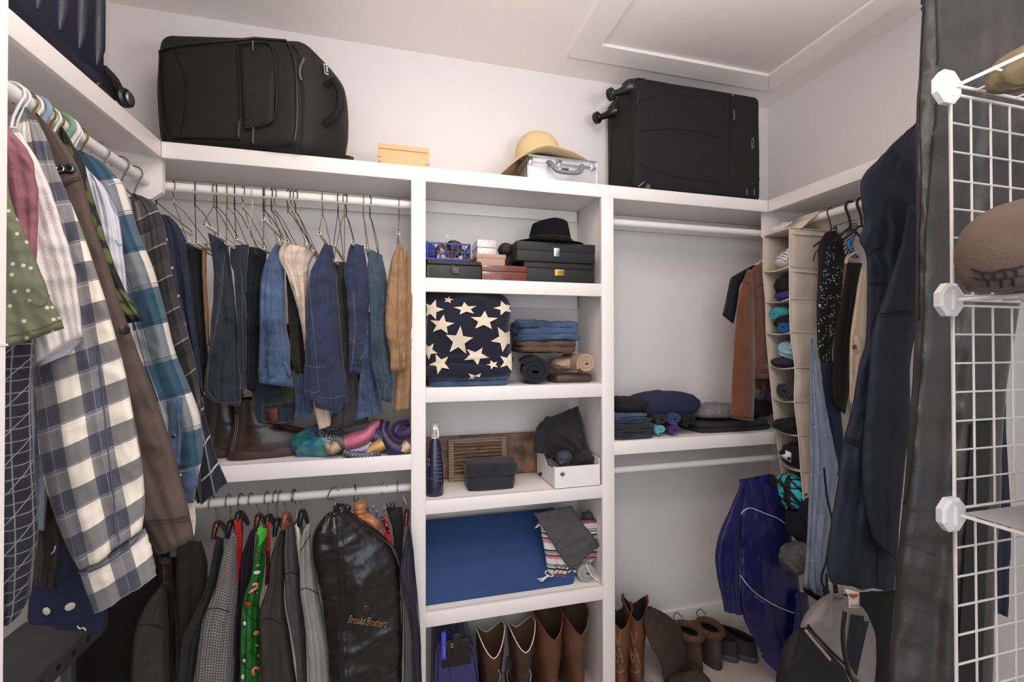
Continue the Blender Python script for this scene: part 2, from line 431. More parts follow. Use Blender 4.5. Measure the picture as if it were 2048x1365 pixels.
def VT(ox,oy,s): return lambda l: [(ox+p[0]/s,oy+p[1]/s)+tuple(p[2:]) for p in l]
def garment(name,label,cat,mt,L,R,dL,dR=None,group=None,part='cloth',solo=False,**k):
    if solo:
        o=drape(name,L,R,dL,mt,None,dR=dR,**k); tag(o,label,cat,group); return o,o
    A=P3(L,dL)+P3(R,dL if dR is None else dR); n=len(A)
    t=thing(name,label,cat,(sum(p.x for p in A)/n,sum(p.y for p in A)/n,min(p.z for p in A)),group)
    return t,drape(part,L,R,dL,mt,t,dR=dR,**k)
def wire_hanger(hx,front,label,m,group,rodY=1.78,rodz=None,drop=.0,tubem=None,yb=1.965,nobar=False):
    """wire hanger on a rod along X: hx = picture column of its hook, front = picture point of its front corner"""
    rz=(RZ if rodz is None else rodz); x=at(hx,373,Y=rodY).x if rodz is None else at(hx,1000,Y=rodY).x
    Fp=at(front[0],front[1],Y=front[2] if len(front)>2 else 1.60)
    sc=(yb-rodY)/max(.02,(rodY-Fp.y)); Bp=Vector((Fp.x+(x-Fp.x)*.15,Fp.y+.30,Fp.z+.002)); Bp.y=min(Bp.y,1.975)
    t=thing('wire_hanger',label,'hanger',(x,rodY,rz-.2),group)
    fd=(Fp-Vector((x,rodY,Fp.z))).normalized(); nk=Vector((x,rodY,rz-.055))
    r=.0225
    hook=[Vector((x,rodY,rz))+fd*(-r*math.cos(a))*1+Vector((0,0,r*math.sin(a))) for a in [PI*1.0+.5-(PI*1.0+.5)*i/10 for i in range(11)]]
    hook=[p for p in hook]; hook=[Vector((x,rodY,rz))+fd*(r*math.cos(a))+Vector((0,0,r*math.sin(a))) for a in [-.6+(PI+.5)*i/10 for i in range(11)]]
    hook+=[nk+Vector((0,0,.02)),nk]
    tube('hook',hook,.0017,m,t,n=6,sm=2)
    # twisted neck
    tw=[]
    for k in range(22):
        a=k*1.1; tw.append(nk+Vector((.0022*math.cos(a),.0022*math.sin(a),.026-k*.0016)))
    tube('twisted_neck',tw,.0012,m,t,n=5)
    sh1=nk+fd*.035+Vector((0,0,-.022)); sh2=nk+(Bp-Vector((x,rodY,Bp.z))).normalized()*.035+Vector((0,0,-.022))
    tube('shoulder_wire',[nk,sh1,Fp+Vector((0,0,.012)),Fp-fd*.012],.0013,m,t,n=6)
    tube('shoulder_wire',[nk,sh2,Bp+Vector((0,0,.012)),Bp+fd*.012],.0013,m,t,n=6)
    if not nobar:
        d=(Bp-Fp); tube('paper_tube' if tubem else 'bottom_wire',[Fp-fd*.004+d*.0,Fp+d*1.0],.0055 if tubem else .0013,tubem or m,t,n=12)
        if tubem: disc('tube_end',Fp+fd*.0015,fd,.0032,.001,bpy.data.materials.get('tube_dark') or M('tube_dark',(50,44,40),.9,0),t,10)
    return t
# ---------------- materials ----------------
def nodes(name):
    m=bpy.data.materials.new(name); m.use_nodes=True; nt=m.node_tree; b=nt.nodes['Principled BSDF']; return m,nt,b
def N(nt,t,**k):
    n=nt.nodes.new(t)
    for a,v in k.items():
        if a=='i':
            for q,w in v.items(): n.inputs[q].default_value=w
        else: setattr(n,a,v)
    return n
def bumpn(nt,b,scale,st,dist=.002,coord='Object',detail=4,kind='noise'):
    tc=N(nt,'ShaderNodeTexCoord')
    t=N(nt,'ShaderNodeTexNoise',i={'Scale':scale,'Detail':detail}) if kind=='noise' else N(nt,'ShaderNodeTexWave',i={'Scale':scale,'Distortion':.5})
    bp=N(nt,'ShaderNodeBump',i={'Strength':st,'Distance':dist})
    nt.links.new(tc.outputs[coord],t.inputs['Vector']); nt.links.new(t.outputs[0],bp.inputs['Height']); nt.links.new(bp.outputs[0],b.inputs['Normal']); return tc,t
def M(name,c,rough=.75,bump=.25,bs=350,metal=0,var=.12,vs=9,coat=0,sheen=0,c2=None,trans=0,alpha=1,dist=.002,stretch=None,spec=.5,weave=0):
    m,nt,b=nodes(name); b.inputs['Roughness'].default_value=rough; b.inputs['Metallic'].default_value=metal
    b.inputs['Coat Weight'].default_value=coat; b.inputs['Sheen Weight'].default_value=sheen; b.inputs['Sheen Roughness'].default_value=.5
    b.inputs['Transmission Weight'].default_value=trans; b.inputs['Alpha'].default_value=alpha; b.inputs['Specular IOR Level'].default_value=spec
    A=lin(c); tc=N(nt,'ShaderNodeTexCoord'); src=tc.outputs['Object']
    if stretch:
        mp=N(nt,'ShaderNodeMapping'); mp.inputs['Scale'].default_value=stretch; nt.links.new(src,mp.inputs[0]); src=mp.outputs[0]
    if c2 is None: B=tuple(min(1,x*(1+var)) for x in A[:3])+(1,); A2=tuple(x*(1-var) for x in A[:3])+(1,)
    else: A2,B=A,lin(c2)
    t=N(nt,'ShaderNodeTexNoise',i={'Scale':vs,'Detail':5}); rp=N(nt,'ShaderNodeMix',data_type='RGBA'); nt.links.new(src,t.inputs['Vector'])
    mr=N(nt,'ShaderNodeMapRange',i={1:.3,2:.7}); nt.links.new(t.outputs[0],mr.inputs[0])
    nt.links.new(mr.outputs[0],rp.inputs[0]); rp.inputs[6].default_value=A2; rp.inputs[7].default_value=B; nt.links.new(rp.outputs[2],b.inputs['Base Color'])
    if bump:
        t2=N(nt,'ShaderNodeTexNoise',i={'Scale':bs,'Detail':3}); nt.links.new(src,t2.inputs['Vector'])
        bp=N(nt,'ShaderNodeBump',i={'Strength':bump,'Distance':dist}); nt.links.new(t2.outputs[0],bp.inputs['Height']); nt.links.new(bp.outputs[0],b.inputs['Normal'])
    return m
def wave_uv(nt,axis,period,off,width,soft=.04):
    """0/1 band mask from UV in metres"""
    uv=N(nt,'ShaderNodeUVMap'); sx=N(nt,'ShaderNodeSeparateXYZ'); nt.links.new(uv.outputs[0],sx.inputs[0])
    if axis=='d': 
        a=N(nt,'ShaderNodeMath',operation='ADD'); nt.links.new(sx.outputs[0],a.inputs[0]); nt.links.new(sx.outputs[1],a.inputs[1]); src=a.outputs[0]
    else: src=sx.outputs[0 if axis=='u' else 1]
    m1=N(nt,'ShaderNodeMath',operation='ADD',i={1:off+100*period}); nt.links.new(src,m1.inputs[0])
    m2=N(nt,'ShaderNodeMath',operation='DIVIDE',i={1:period}); nt.links.new(m1.outputs[0],m2.inputs[0])
    m3=N(nt,'ShaderNodeMath',operation='FRACT'); nt.links.new(m2.outputs[0],m3.inputs[0])
    m4=N(nt,'ShaderNodeMath',operation='LESS_THAN',i={1:width}); nt.links.new(m3.outputs[0],m4.inputs[0]); return m4.outputs[0]
def plaid(name,base,bands,rough=.85,sheen=.1,bump=.3):
    """bands: (axis, period, offset, width fraction, colour, strength)"""
    m,nt,b=nodes(name); b.inputs['Roughness'].default_value=rough; b.inputs['Sheen Weight'].default_value=sheen
    cur=None
    for ax,pe,of,wd,c,st in bands:
        mk=wave_uv(nt,ax,pe,of,wd); mm=N(nt,'ShaderNodeMath',operation='MULTIPLY',i={1:st}); nt.links.new(mk,mm.inputs[0])
        mx=N(nt,'ShaderNodeMix',data_type='RGBA'); nt.links.new(mm.outputs[0],mx.inputs[0])
        if cur is None: mx.inputs[6].default_value=lin(base)
        else: nt.links.new(cur,mx.inputs[6])
        mx.inputs[7].default_value=lin(c); cur=mx.outputs[2]
    nt.links.new(cur,b.inputs['Base Color'])
    bumpn(nt,b,420,bump,.002); return m
def spots(name,base,spot,scale=30,r=.2,rough=.85,stretch=(1,1,1),c3=None,uv=True,sharp=.02,rnd=1.0,bump=.2):
    m,nt,b=nodes(name); b.inputs['Roughness'].default_value=rough
    u=N(nt,'ShaderNodeUVMap') if uv else N(nt,'ShaderNodeTexCoord'); mp=N(nt,'ShaderNodeMapping'); mp.inputs['Scale'].default_value=stretch
    nt.links.new(u.outputs['UV' if uv else 'Object'],mp.inputs[0])
    v=N(nt,'ShaderNodeTexVoronoi',voronoi_dimensions='2D' if uv else '3D',i={'Scale':scale,'Randomness':rnd}); nt.links.new(mp.outputs[0],v.inputs['Vector'])
    mr=N(nt,'ShaderNodeMapRange',i={1:r-sharp,2:r+sharp,3:1,4:0}); nt.links.new(v.outputs['Distance'],mr.inputs[0])
    mx=N(nt,'ShaderNodeMix',data_type='RGBA'); mx.inputs[6].default_value=lin(base); mx.inputs[7].default_value=lin(spot); nt.links.new(mr.outputs[0],mx.inputs[0])
    if c3:
        mx2=N(nt,'ShaderNodeMix',data_type='RGBA'); mx2.inputs[6].default_value=lin(spot); mx2.inputs[7].default_value=lin(c3); nt.links.new(v.outputs['Color'],mx2.inputs[0]); nt.links.new(mx2.outputs[2],mx.inputs[7])
    nt.links.new(mx.outputs[2],b.inputs['Base Color']); bumpn(nt,b,400,bump); return m
def denim(name,c,c2,rough=.85):
    m,nt,b=nodes(name); b.inputs['Roughness'].default_value=rough; b.inputs['Sheen Weight'].default_value=.15
    tc=N(nt,'ShaderNodeTexCoord'); t=N(nt,'ShaderNodeTexNoise',i={'Scale':7,'Detail':6,'Roughness':.6}); nt.links.new(tc.outputs['Object'],t.inputs['Vector'])
    mp=N(nt,'ShaderNodeMapping'); mp.inputs['Scale'].default_value=(500,500,90); nt.links.new(tc.outputs['Object'],mp.inputs[0])
    g=N(nt,'ShaderNodeTexNoise',i={'Scale':1,'Detail':2}); nt.links.new(mp.outputs[0],g.inputs['Vector'])
    a=N(nt,'ShaderNodeMath',operation='MULTIPLY_ADD',i={1:.45,2:-.2}); nt.links.new(g.outputs[0],a.inputs[0])
    s=N(nt,'ShaderNodeMath',operation='ADD'); nt.links.new(t.outputs[0],s.inputs[0]); nt.links.new(a.outputs[0],s.inputs[1])
    mr=N(nt,'ShaderNodeMapRange',i={1:.3,2:.72}); nt.links.new(s.outputs[0],mr.inputs[0])
    mx=N(nt,'ShaderNodeMix',data_type='RGBA'); mx.inputs[6].default_value=lin(c); mx.inputs[7].default_value=lin(c2); nt.links.new(mr.outputs[0],mx.inputs[0]); nt.links.new(mx.outputs[2],b.inputs['Base Color'])
    bp=N(nt,'ShaderNodeBump',i={'Strength':.3,'Distance':.002}); nt.links.new(g.outputs[0],bp.inputs['Height']); nt.links.new(bp.outputs[0],b.inputs['Normal']); return m
def wood(name,c,c2,scale=6,rough=.45,stretch=(1,8,8),coat=.2):
    m,nt,b=nodes(name); b.inputs['Roughness'].default_value=rough; b.inputs['Coat Weight'].default_value=coat
    tc=N(nt,'ShaderNodeTexCoord'); mp=N(nt,'ShaderNodeMapping'); mp.inputs['Scale'].default_value=stretch; nt.links.new(tc.outputs['Object'],mp.inputs[0])
    w=N(nt,'ShaderNodeTexWave',wave_type='RINGS',i={'Scale':scale,'Distortion':5,'Detail':3,'Detail Scale':1.2}); nt.links.new(mp.outputs[0],w.inputs['Vector'])
    mx=N(nt,'ShaderNodeMix',data_type='RGBA'); mx.inputs[6].default_value=lin(c); mx.inputs[7].default_value=lin(c2); nt.links.new(w.outputs[0],mx.inputs[0]); nt.links.new(mx.outputs[2],b.inputs['Base Color']); return m
PAINT=M('trim_paint',(236,229,225),.42,.06,60,var=.02,vs=3)
WALL=M('wall_paint',(226,220,218),.8,.25,220,var=.02,vs=2,dist=.001)
CEILP=M('ceiling_paint',(238,230,226),.85,.25,180,var=.02,vs=2)
CARPET=M('beige_carpet',(232,214,202),.95,1,260,c2=(196,178,166),vs=160,dist=.008)
ROD=M('rod_paint',(235,230,226),.35,.05,40,var=.02)
GOLD=M('brass_wire',(150,128,62),.35,0,metal=.9,var=.25,vs=60)
DKWIRE=M('dark_wire',(60,54,44),.35,0,metal=.8,var=.1)
CHROME=M('chrome',(190,190,195),.2,0,metal=1,var=.03)
STEEL=M('grey_steel',(104,106,108),.45,.05,80,metal=.35,var=.1)
WPL=M('white_plastic',(228,226,226),.35,0,var=.02)
BKPL=M('black_plastic',(26,26,28),.35,.05,80,var=.1)
PAPER=M('hanger_paper_tube',(222,214,206),.7,.1,90,var=.04)
WIREW=M('white_coated_wire',(196,190,182),.3,0,var=.02)
# ---------------- structure ----------------
XL,XR_,YB,YF=-1.035,1.973,2.0,1.7; XA,XF_=-.736,1.677; ZC=CZ+1.29; ZS=CZ+.668; ZSb=CZ+.615
def sb(n,*a,m=PAINT,r=.0): return struct(box(n,*a,m,r=r))
sb('wall_back',XL-.1,XR_+.1,YB,YB+.1,0,ZC,m=WALL)
sb('wall_left',XL-.1,XL,-.9,YB,0,ZC,m=WALL)
sb('wall_right',XR_,XR_+.1,-.9,YB,0,ZC,m=WALL)
sb('floor',XL-.1,XR_+.1,-.9,YB+.1,-.05,0,m=CARPET)
sb('ceiling',XL-.1,XR_+.1,-.9,YB+.1,ZC,ZC+.05,m=CEILP)
def molding(n,x0,x1,y0,y1,h=.15):
    return struct(geo(n,*bevbox(x0,x1,y0,y1,0,h,.004,2),PAINT))
molding('baseboard_back',1.0,XR_-.016,YB-.016,YB)
molding('baseboard_right',XR_-.016,XR_,-.88,YB)
molding('baseboard_left',XL,XL+.016,-.88,YB-.3)
# built-in shelving
PX=[XA,.0609,.1142,.8335,.8883,XF_]
bs=thing('built_in_shelving','white painted built-in shelving with five cubbies along the back wall','shelving',((.1142+.8335)/2,1.85,0))
bx=lambda n,*a,r=.0015: box(n,*a,PAINT,bs,r=r)
bx('top_shelf',XL+.002,XR_-.002,YF+.018,YB-.001,CZ+.6356,ZS)
bx('fascia',XA-.0,XF_,YF,YF+.019,ZSb,ZS+.0005)
for a,b in ((PX[1],PX[2]),(PX[3],PX[4])):
    bx('post',a,b,YF,YF+.019,0,ZSb)
    bx('side_panel',(a+b)/2-.009,(a+b)/2+.009,YF+.019,YB-.001,0,CZ+.6356)
for zt,zb in ((.253,.2008),(-.1607,-.215),(-.5824,-.6327),(-.9986,-1.052)):
    bx('shelf',(PX[1]+PX[2])/2+.009,(PX[3]+PX[4])/2-.009,YF+.019,YB-.001,CZ+zt-.019,CZ+zt)
    bx('shelf_edge',PX[2],PX[3],YF,YF+.019,CZ+zb,CZ+zt+.0005)
for a,b,pa,pb in ((XL+.002,(PX[1]+PX[2])/2-.009,XL+.002,PX[1]),((PX[3]+PX[4])/2+.009,XR_-.002,PX[4],XR_-.002)):
    bx('shelf',a,b,YF+.019,YB-.001,CZ-.424,CZ-.405); bx('shelf_edge',pa,pb,YF,YF+.019,CZ-.4605,CZ-.4045)
    for z0,z1 in ((.565,.635),(.37,.44),(-.50,-.425)):
        if z0==.37: continue
        bx('wall_cleat',a,b,YB-.018,YB-.001,CZ+z0,CZ+z1)
bx('wall_cleat',PX[2]-.01,PX[3]+.01,YB-.018,YB-.001,CZ+.585,CZ+.635)
bx('wall_cleat',PX[2]-.01,PX[3]+.01,YB-.018,YB-.001,CZ+.17,CZ+.233)
for x0,x1,nm,lb in ((XL+.001,XA,'left','white painted top shelf along the left wall above the shirts'),(XF_,XR_-.001,'right','white painted top shelf along the right wall above the hanging coats')):
    t=thing('wall_shelf',lb,'shelf',((x0+x1)/2,.8,CZ+.6356))
    if nm=='left':
        box('board',x0,x1-.019,.45,YF+.016,CZ+.6356,ZS,PAINT,t); box('fascia',x1-.019,x1,.45,YF-.001,ZSb,ZS+.0005,PAINT,t)
    else:
        box('board',x0+.019,x1,-.2,YF+.016,CZ+.6356,ZS,PAINT,t); box('fascia',x0,x0+.019,-.2,YF-.001,ZSb,ZS+.0005,PAINT,t)
    a,b=(XL+.001,-.748) if nm=='left' else (1.69,XR_-.001)
    v,f=[],[]; o=1 if nm=='left' else -1; e0,e1=(a,b) if o==1 else (b,a); c=.03*o
    prof=[(e0,.487),(e1-c,.487),(e1,.513),(e1,.6352),(e0,.6352)]
    if o==-1: prof=prof[::-1]
    v=[(x,1.735,CZ+z) for x,z in prof]+[(x,1.755,CZ+z) for x,z in prof]; n=5
    f=[tuple(range(n)),tuple(range(n,2*n))[::-1]]+[(i,i+n,(i+1)%n+n,(i+1)%n) for i in range(n)]
    geo('rod_bracket',v,f,PAINT,t,smooth=False)
    box('wall_cleat',*( (XL+.001,XL+.019) if nm=='left' else (XR_-.019,XR_-.001)),.3,1.73,CZ+.55,CZ+.635,PAINT,t)
RZ=CZ+.545
tag(tube('closet_rod',[(-1.03,1.78,RZ),(.0775,1.78,RZ)],.0155,ROD,n=24),'white closet rod above the jeans on wire hangers','rod')
tag(tube('closet_rod',[(.8708,1.78,RZ-.008),(XR_-.05,1.78,RZ-.008)],.0155,ROD,n=24),'empty white closet rod at the top of the right bay','rod')
tag(tube('closet_rod',[(-1.03,1.78,CZ-.549),(.0775,1.78,CZ-.549)],.0155,ROD,n=24),'white closet rod above the suit jackets and garment bag','rod')
tag(tube('closet_rod',[(.8708,1.78,CZ-.547),(XR_-.01,1.78,CZ-.547)],.0155,ROD,n=24),'empty white closet rod under the shelf of folded jeans','rod')
tag(tube('closet_rod',[(-.795,.45,RZ),(-.795,1.734,RZ)],.0165,ROD,n=24),'white closet rod along the left wall holding shirts','rod')
tag(tube('closet_rod',[(1.755,-.1,RZ),(1.755,1.734,RZ)],.0165,ROD,n=24),'white closet rod along the right wall holding coats and hanging organizer','rod')
# attic hatch
ht=thing('attic_hatch','white attic access panel with wide mitred casing in the ceiling','hatch',(1.28,1.3,ZC))
hx0,hx1,hy0,hy1=.745,1.82,.75,1.835; w=.105
def mit(p):  # mitred casing pieces, beveled slab
    v=[(x,y,ZC-.019) for x,y in p]+[(x,y,ZC-.0005) for x,y in p]; return v,[(0,1,2,3),(7,6,5,4)]+[(i,i+4,(i+1)%4+4,(i+1)%4) for i in range(4)]
g=.0006
for p in ([(hx0,hy1),(hx1,hy1),(hx1-w,hy1-w),(hx0+w,hy1-w)],[(hx1,hy1),(hx1,hy0),(hx1-w,hy0+w),(hx1-w,hy1-w)],[(hx1,hy0),(hx0,hy0),(hx0+w,hy0+w),(hx1-w,hy0+w)],[(hx0,hy0),(hx0,hy1),(hx0+w,hy1-w),(hx0+w,hy0+w)]):
    cx=sum(q[0] for q in p)/4; cy=sum(q[1] for q in p)/4
    geo('casing',*mit([(x+(cx-x)*g*2,y+(cy-y)*g*2) for x,y in p]),PAINT,ht,smooth=False)
box('hatch_panel',hx0+w+.004,hx1-w-.004,hy0+w+.004,hy1-w-.004,ZC-.006,ZC-.0005,CEILP,ht)
# door casing at the left edge of the view
v,f=bevbox(-.55,-.3372,.42,.505,0,ZC-.25,.0008,1)
dc=struct(geo('trim_1',v,f,PAINT))
box('trim_2',-.55,-.3365,.428,.506,CZ+.0,CZ+.002,WALL,r=0)['kind']='structure'
# ================= top shelf =================
NAVYSH=M('navy_polycarbonate',(26,30,52),.42,.3,700,var=.15,coat=.05)
BKFAB=M('black_ballistic_nylon',(35,31,29),.66,.5,700,var=.1,spec=.35)
BKFAB2=M('charcoal_black_nylon',(25,25,26),.72,.5,700,var=.1,spec=.3)
PIPE=M('black_piping',(24,23,23),.4,.1)
ZIP=M('zip_tape',(16,16,17),.5,.8,900)
GRMET=M('dull_grey_metal',(140,138,136),.35,.05,metal=.9)
# --- navy hard shell suitcase on the left shelf
ns=thing('hard_shell_suitcase','navy ribbed hard-shell suitcase standing on the left wall shelf','suitcase',(-.87,1.15,ZS))
box('shell',-1.0,-.735,.80,1.425,ZS+.012,ZS+.50,NAVYSH,ns,r=.035,seg=5)
for i in range(9):
    y=.845+i*.066
    v,f=tubev([(-.739,y,ZS+.05),(-.739,y+.004,ZS+.10),(-.739,y+.006,ZS+.42),(-.739,y+.006,ZS+.47)],[.006,.017,.017,.006],10,r2=None)
    geo('rib',v,f,NAVYSH,ns)
tube('edge_trim',[(-.86,1.428,ZS+.03),(-.86,1.43,ZS+.25),(-.86,1.428,ZS+.47)],.006,BKPL,ns)
wh=geo('wheel',*lathe([(.0,-.011),(.021,-.011),(.026,-.006),(.026,.006),(.021,.011),(.0,.011)],None,26,Matrix.Translation((-.735,1.492,ZS+.031))@Matrix.Rotation(PI/2,4,'Y')@Matrix.Rotation(.3,4,'X')),BKPL,ns)
geo('hub',*lathe([(.0,-.002),(.017,-.002),(.015,.003),(.004,.0045),(0,.005)],None,20,Matrix.Translation((-.722,1.492,ZS+.031))@Matrix.Rotation(PI/2,4,'Y')),GRMET,wh)
geo('wheel_housing',*bevbox(-.785,-.745,1.40,1.485,ZS+.006,ZS+.062,.014,3),BKPL,ns)
tube('wheel_fork',[(-.755,1.43,ZS+.075),(-.745,1.46,ZS+.06),(-.737,1.492,ZS+.033)],[.012,.013,.008],BKPL,ns,sm=3)
# --- black soft carry-on lying on its side
A=Vector((-.772,1.745,ZS)); Bp=Vector((-.290,1.655,ZS)); dx=(Bp-A); LX=dx.length
cm=frame(A,dx,(0,0,1)); LY=.25; LZ=.395
ca=thing('soft_carry_on_suitcase','black soft-sided carry-on suitcase lying on its side, left on the back shelf','suitcase',tuple((A+Bp)/2+Vector((.04,.13,0))))
def cb(n,x0,x1,y0,y1,z0,z1,m=BKFAB,r=.01,seg=3,parent=ca): return box(n,x0,x1,y0,y1,z0,z1,m,parent,r=r,seg=seg,M4=cm)
# body: bulging rounded block
body=softbox('body',cm,(LX,LY,LZ),BKFAB,ca,seed=2,r=.045,bulge=.012,endb=.045,wf=9,warp=lambda p: Vector((p.x+max(0,p.x/LX)**2*.062*(p.y/LY),p.y,p.z-.10*max(0,p.x/LX-.8)*(p.z/LZ)*(p.y/LY))))
pk=decal('front_pocket',[(477,92),(530,86),(548,98),(552,150),(548,235),(540,250),(492,262),(483,180)],body,BKFAB,ca,off=.006,h=16,thick=.006)
seam('pocket_zip',[(478,92),(520,88),(543,95),(552,130),(555,200),(549,240),(520,252),(490,258)],body,.0035,ZIP,ca,off=.008)
seam('pocket_zip',[(477,95),(481,150),(484,215),(484,262)],body,.003,ZIP,ca,off=.006)
seam('edge_piping',[(345,282),(335,270),(325,200),(322,120),(335,98),(450,84),(540,76),(565,78),(580,95),(590,130),(594,200),(592,262),(580,288),(520,295),(430,289),(345,282)],body,.004,PIPE,ca,off=.003)
seam('edge_piping',[(585,90),(600,115),(606,200),(603,280),(590,300)],body,.0035,ZIP,ca,off=.003)
seam('edge_piping',[(350,104),(365,140),(372,170),(369,230),(361,270)],body,.0018,PIPE,ca,off=.001)
seam('edge_piping',[(348,282),(355,276),(420,277),(480,279)],body,.003,PIPE,ca,off=.002)
for q in ([(607,120),(600,145),(603,165)],[(509,88),(510,108)],[(482,246),(481,276)],[(510,258),(510,286)]):
    seam('zip_pull',q,body,.0032,GRMET,ca,off=.012,sm=3)
# badges and handle on the end
decal('logo_badge',[(645,128),(653,130),(655,151),(648,149)],body,WPL,ca,off=.004)
decal('logo_mark',[[(646.3,130.5),(651.9,132),(653.7,149),(648.8,147.5)]],body,BKPL,ca,off=.006)
seam('logo_letter',[(649,133),(650.5,146)],body,.0011,WPL,ca,off=.008,sm=2); seam('logo_letter',[(653,136),(650,140),(653,145)],body,.001,WPL,ca,off=.008,sm=0)
decal('name_plate',[(497,196),(501,196),(501,240),(495,240)],body,M('copper_plate',(96,70,58),.35,0,metal=.7),ca,off=.009)
hp=[hit(x,y,body,o)[0] for x,y,o in ((652,170,.0),(659,165,.02),(666,190,.034),(667,215,.036),(662,238,.02),(650,248,.0))] if all(hit(x,y,body) for x,y in ((652,170),(659,165),(666,190),(667,215),(662,238),(650,248))) else None
if hp is None: hp=[cm@Vector((LX+a,LY*b,c)) for a,b,c in ((.0,.42,.28),(.022,.44,.285),(.04,.5,.24),(.042,.52,.19),(.024,.5,.13),(.0,.46,.115))]
tube('carry_handle',hp,[.011,.013,.014,.014,.014,.013],BKFAB2,ca,n=10)
for z in (.1,.3): 
    cb('corner_guard',-.01,.03,LY-.05,LY-.005,z-.02,z+.02,BKPL,.006)
v,f=lathe([(0,-.01),(.02,-.01),(.022,0),(.02,.01),(0,.01)],None,18,cm@Matrix.Translation((-.016,LY-.055,.335))@Matrix.Rotation(PI/2,4,'X')); geo('wheel',v,f,BKPL,ca)
tag(tube('brown_leather_strap',[at(676,222,Y=1.955),at(681,240,Y=1.955),at(679,300,Y=1.95),at(683,311,Y=1.9),at(695,314,Y=1.84),at(705,317,Y=1.80),at(704,318.5,Y=1.76),at(690,318,Y=1.76)],.0028,M('brown_leather_strap',(96,60,42),.5,.1),sm=6,r2=.006),'thin brown leather strap end trailing beside the black carry-on','strap')
# --- pine wooden box
PINE=wood('honey_pine',(214,160,108),(226,184,140),9,.6,(1.2,5,9),coat=0)
wb=thing('wooden_box','small honey pine box with grooved lid alone on the back shelf','box',tuple(at(806,330,Z=ZS)))
x0=at(756,300,Y=1.722).x; x1=at(858,300,Y=1.722).x
box('box_body',x0,x1,1.722,1.88,ZS+.001,ZS+.062,PINE,wb,r=.002)
box('sliding_lid',x0+.001,x1,1.724,1.878,ZS+.0645,ZS+.084,PINE,wb,r=.002)
for z in (.012,.030): box('corner_joint',x0-.0008,x0+.012,1.7212,1.7222,ZS+z,ZS+z+.002,M('joint_brown',(120,66,30)),wb,r=0); 
box('corner_joint',x1-.014,x1+.0006,1.7212,1.7222,ZS+.018,ZS+.020,bpy.data.materials['joint_brown'],wb,r=0)
# --- aluminium briefcase
AL=M('brushed_aluminium',(205,205,208),.38,.15,200,metal=.55,var=.05,stretch=(1,1,30))
GRP=M('grey_plastic',(126,126,132),.45,.05)
bc=thing('aluminium_briefcase','silver aluminium case with grey handle under the straw hat','case',tuple(at(1110,355,Z=ZS)))
bx0=at(1056,320,Y=1.735).x; bx1=at(1194,330,Y=1.735).x; by0=1.735; h=.108
box('lower_shell',bx0,bx1,by0,by0+.245,ZS+.001,ZS+h*.7,AL,bc,r=.004); box('lid',bx0,bx1,by0,by0+.245,ZS+h*.72,ZS+h,AL,bc,r=.004)
for z in (h*.66,h*.74): box('rim',bx0-.001,bx1+.001,by0-.0015,by0+.246,ZS+z,ZS+z+.005,CHROME,bc,r=.001)
for xx in (bx0,bx1):
    tube('edge_bead',[(xx,by0,ZS+.004),(xx,by0,ZS+h-.004)],.0035,CHROME,bc); tube('edge_bead',[(xx,by0,ZS+h-.002),(xx,by0+.244,ZS+h-.002)],.0035,CHROME,bc)
tube('edge_bead',[(bx0,by0,ZS+h-.002),(bx1,by0,ZS+h-.002)],.0035,CHROME,bc)
for px,py in ((1061,322),(1184,334)):
    p=at(px,py,Y=by0); box('latch_plate',p.x-.008,p.x+.008,by0-.006,by0,p.z-.016,p.z+.016,CHROME,bc,r=.002)
p=at(1117,325,Y=by0); box('clasp',p.x-.012,p.x+.012,by0-.009,by0,p.z-.002,p.z+.008,GRMET,bc,r=.002); box('clasp_arm',p.x-.006,p.x+.006,by0-.011,by0,p.z-.022,p.z,CHROME,bc,r=.003)
p=at(1127,342,Y=by0); lk=box('combination_lock',p.x-.026,p.x+.022,by0-.008,by0,p.z-.01,p.z+.012,CHROME,bc,r=.003)
for k in range(4): box('dial',p.x-.012+k*.008,p.x-.006+k*.008,by0-.011,by0-.006,p.z-.006,p.z+.007,BKPL,lk,r=.001)
hz=at(1125,333,Y=by0).z
hpts=[(at(1096,331,Y=by0).x,by0-.004,hz+.006),(at(1097,335,Y=by0).x,by0-.03,hz-.004),(at(1102,351,Y=by0).x,by0-.05,hz-.036),(at(1112,359,Y=by0).x,by0-.056,hz-.046),(at(1135,361,Y=by0).x,by0-.056,hz-.046),(at(1150,357,Y=by0).x,by0-.05,hz-.036),(at(1158,343,Y=by0).x,by0-.03,hz-.004),(at(1160,338,Y=by0).x,by0-.004,hz+.002)]
tube('handle',hpts,.0085,GRP,bc,n=10,sm=5,r2=.011)
for q in (hpts[0],hpts[-1]): disc('handle_pivot',(q[0],by0,q[2]),(0,-1,0),.010,.012,CHROME,bc)
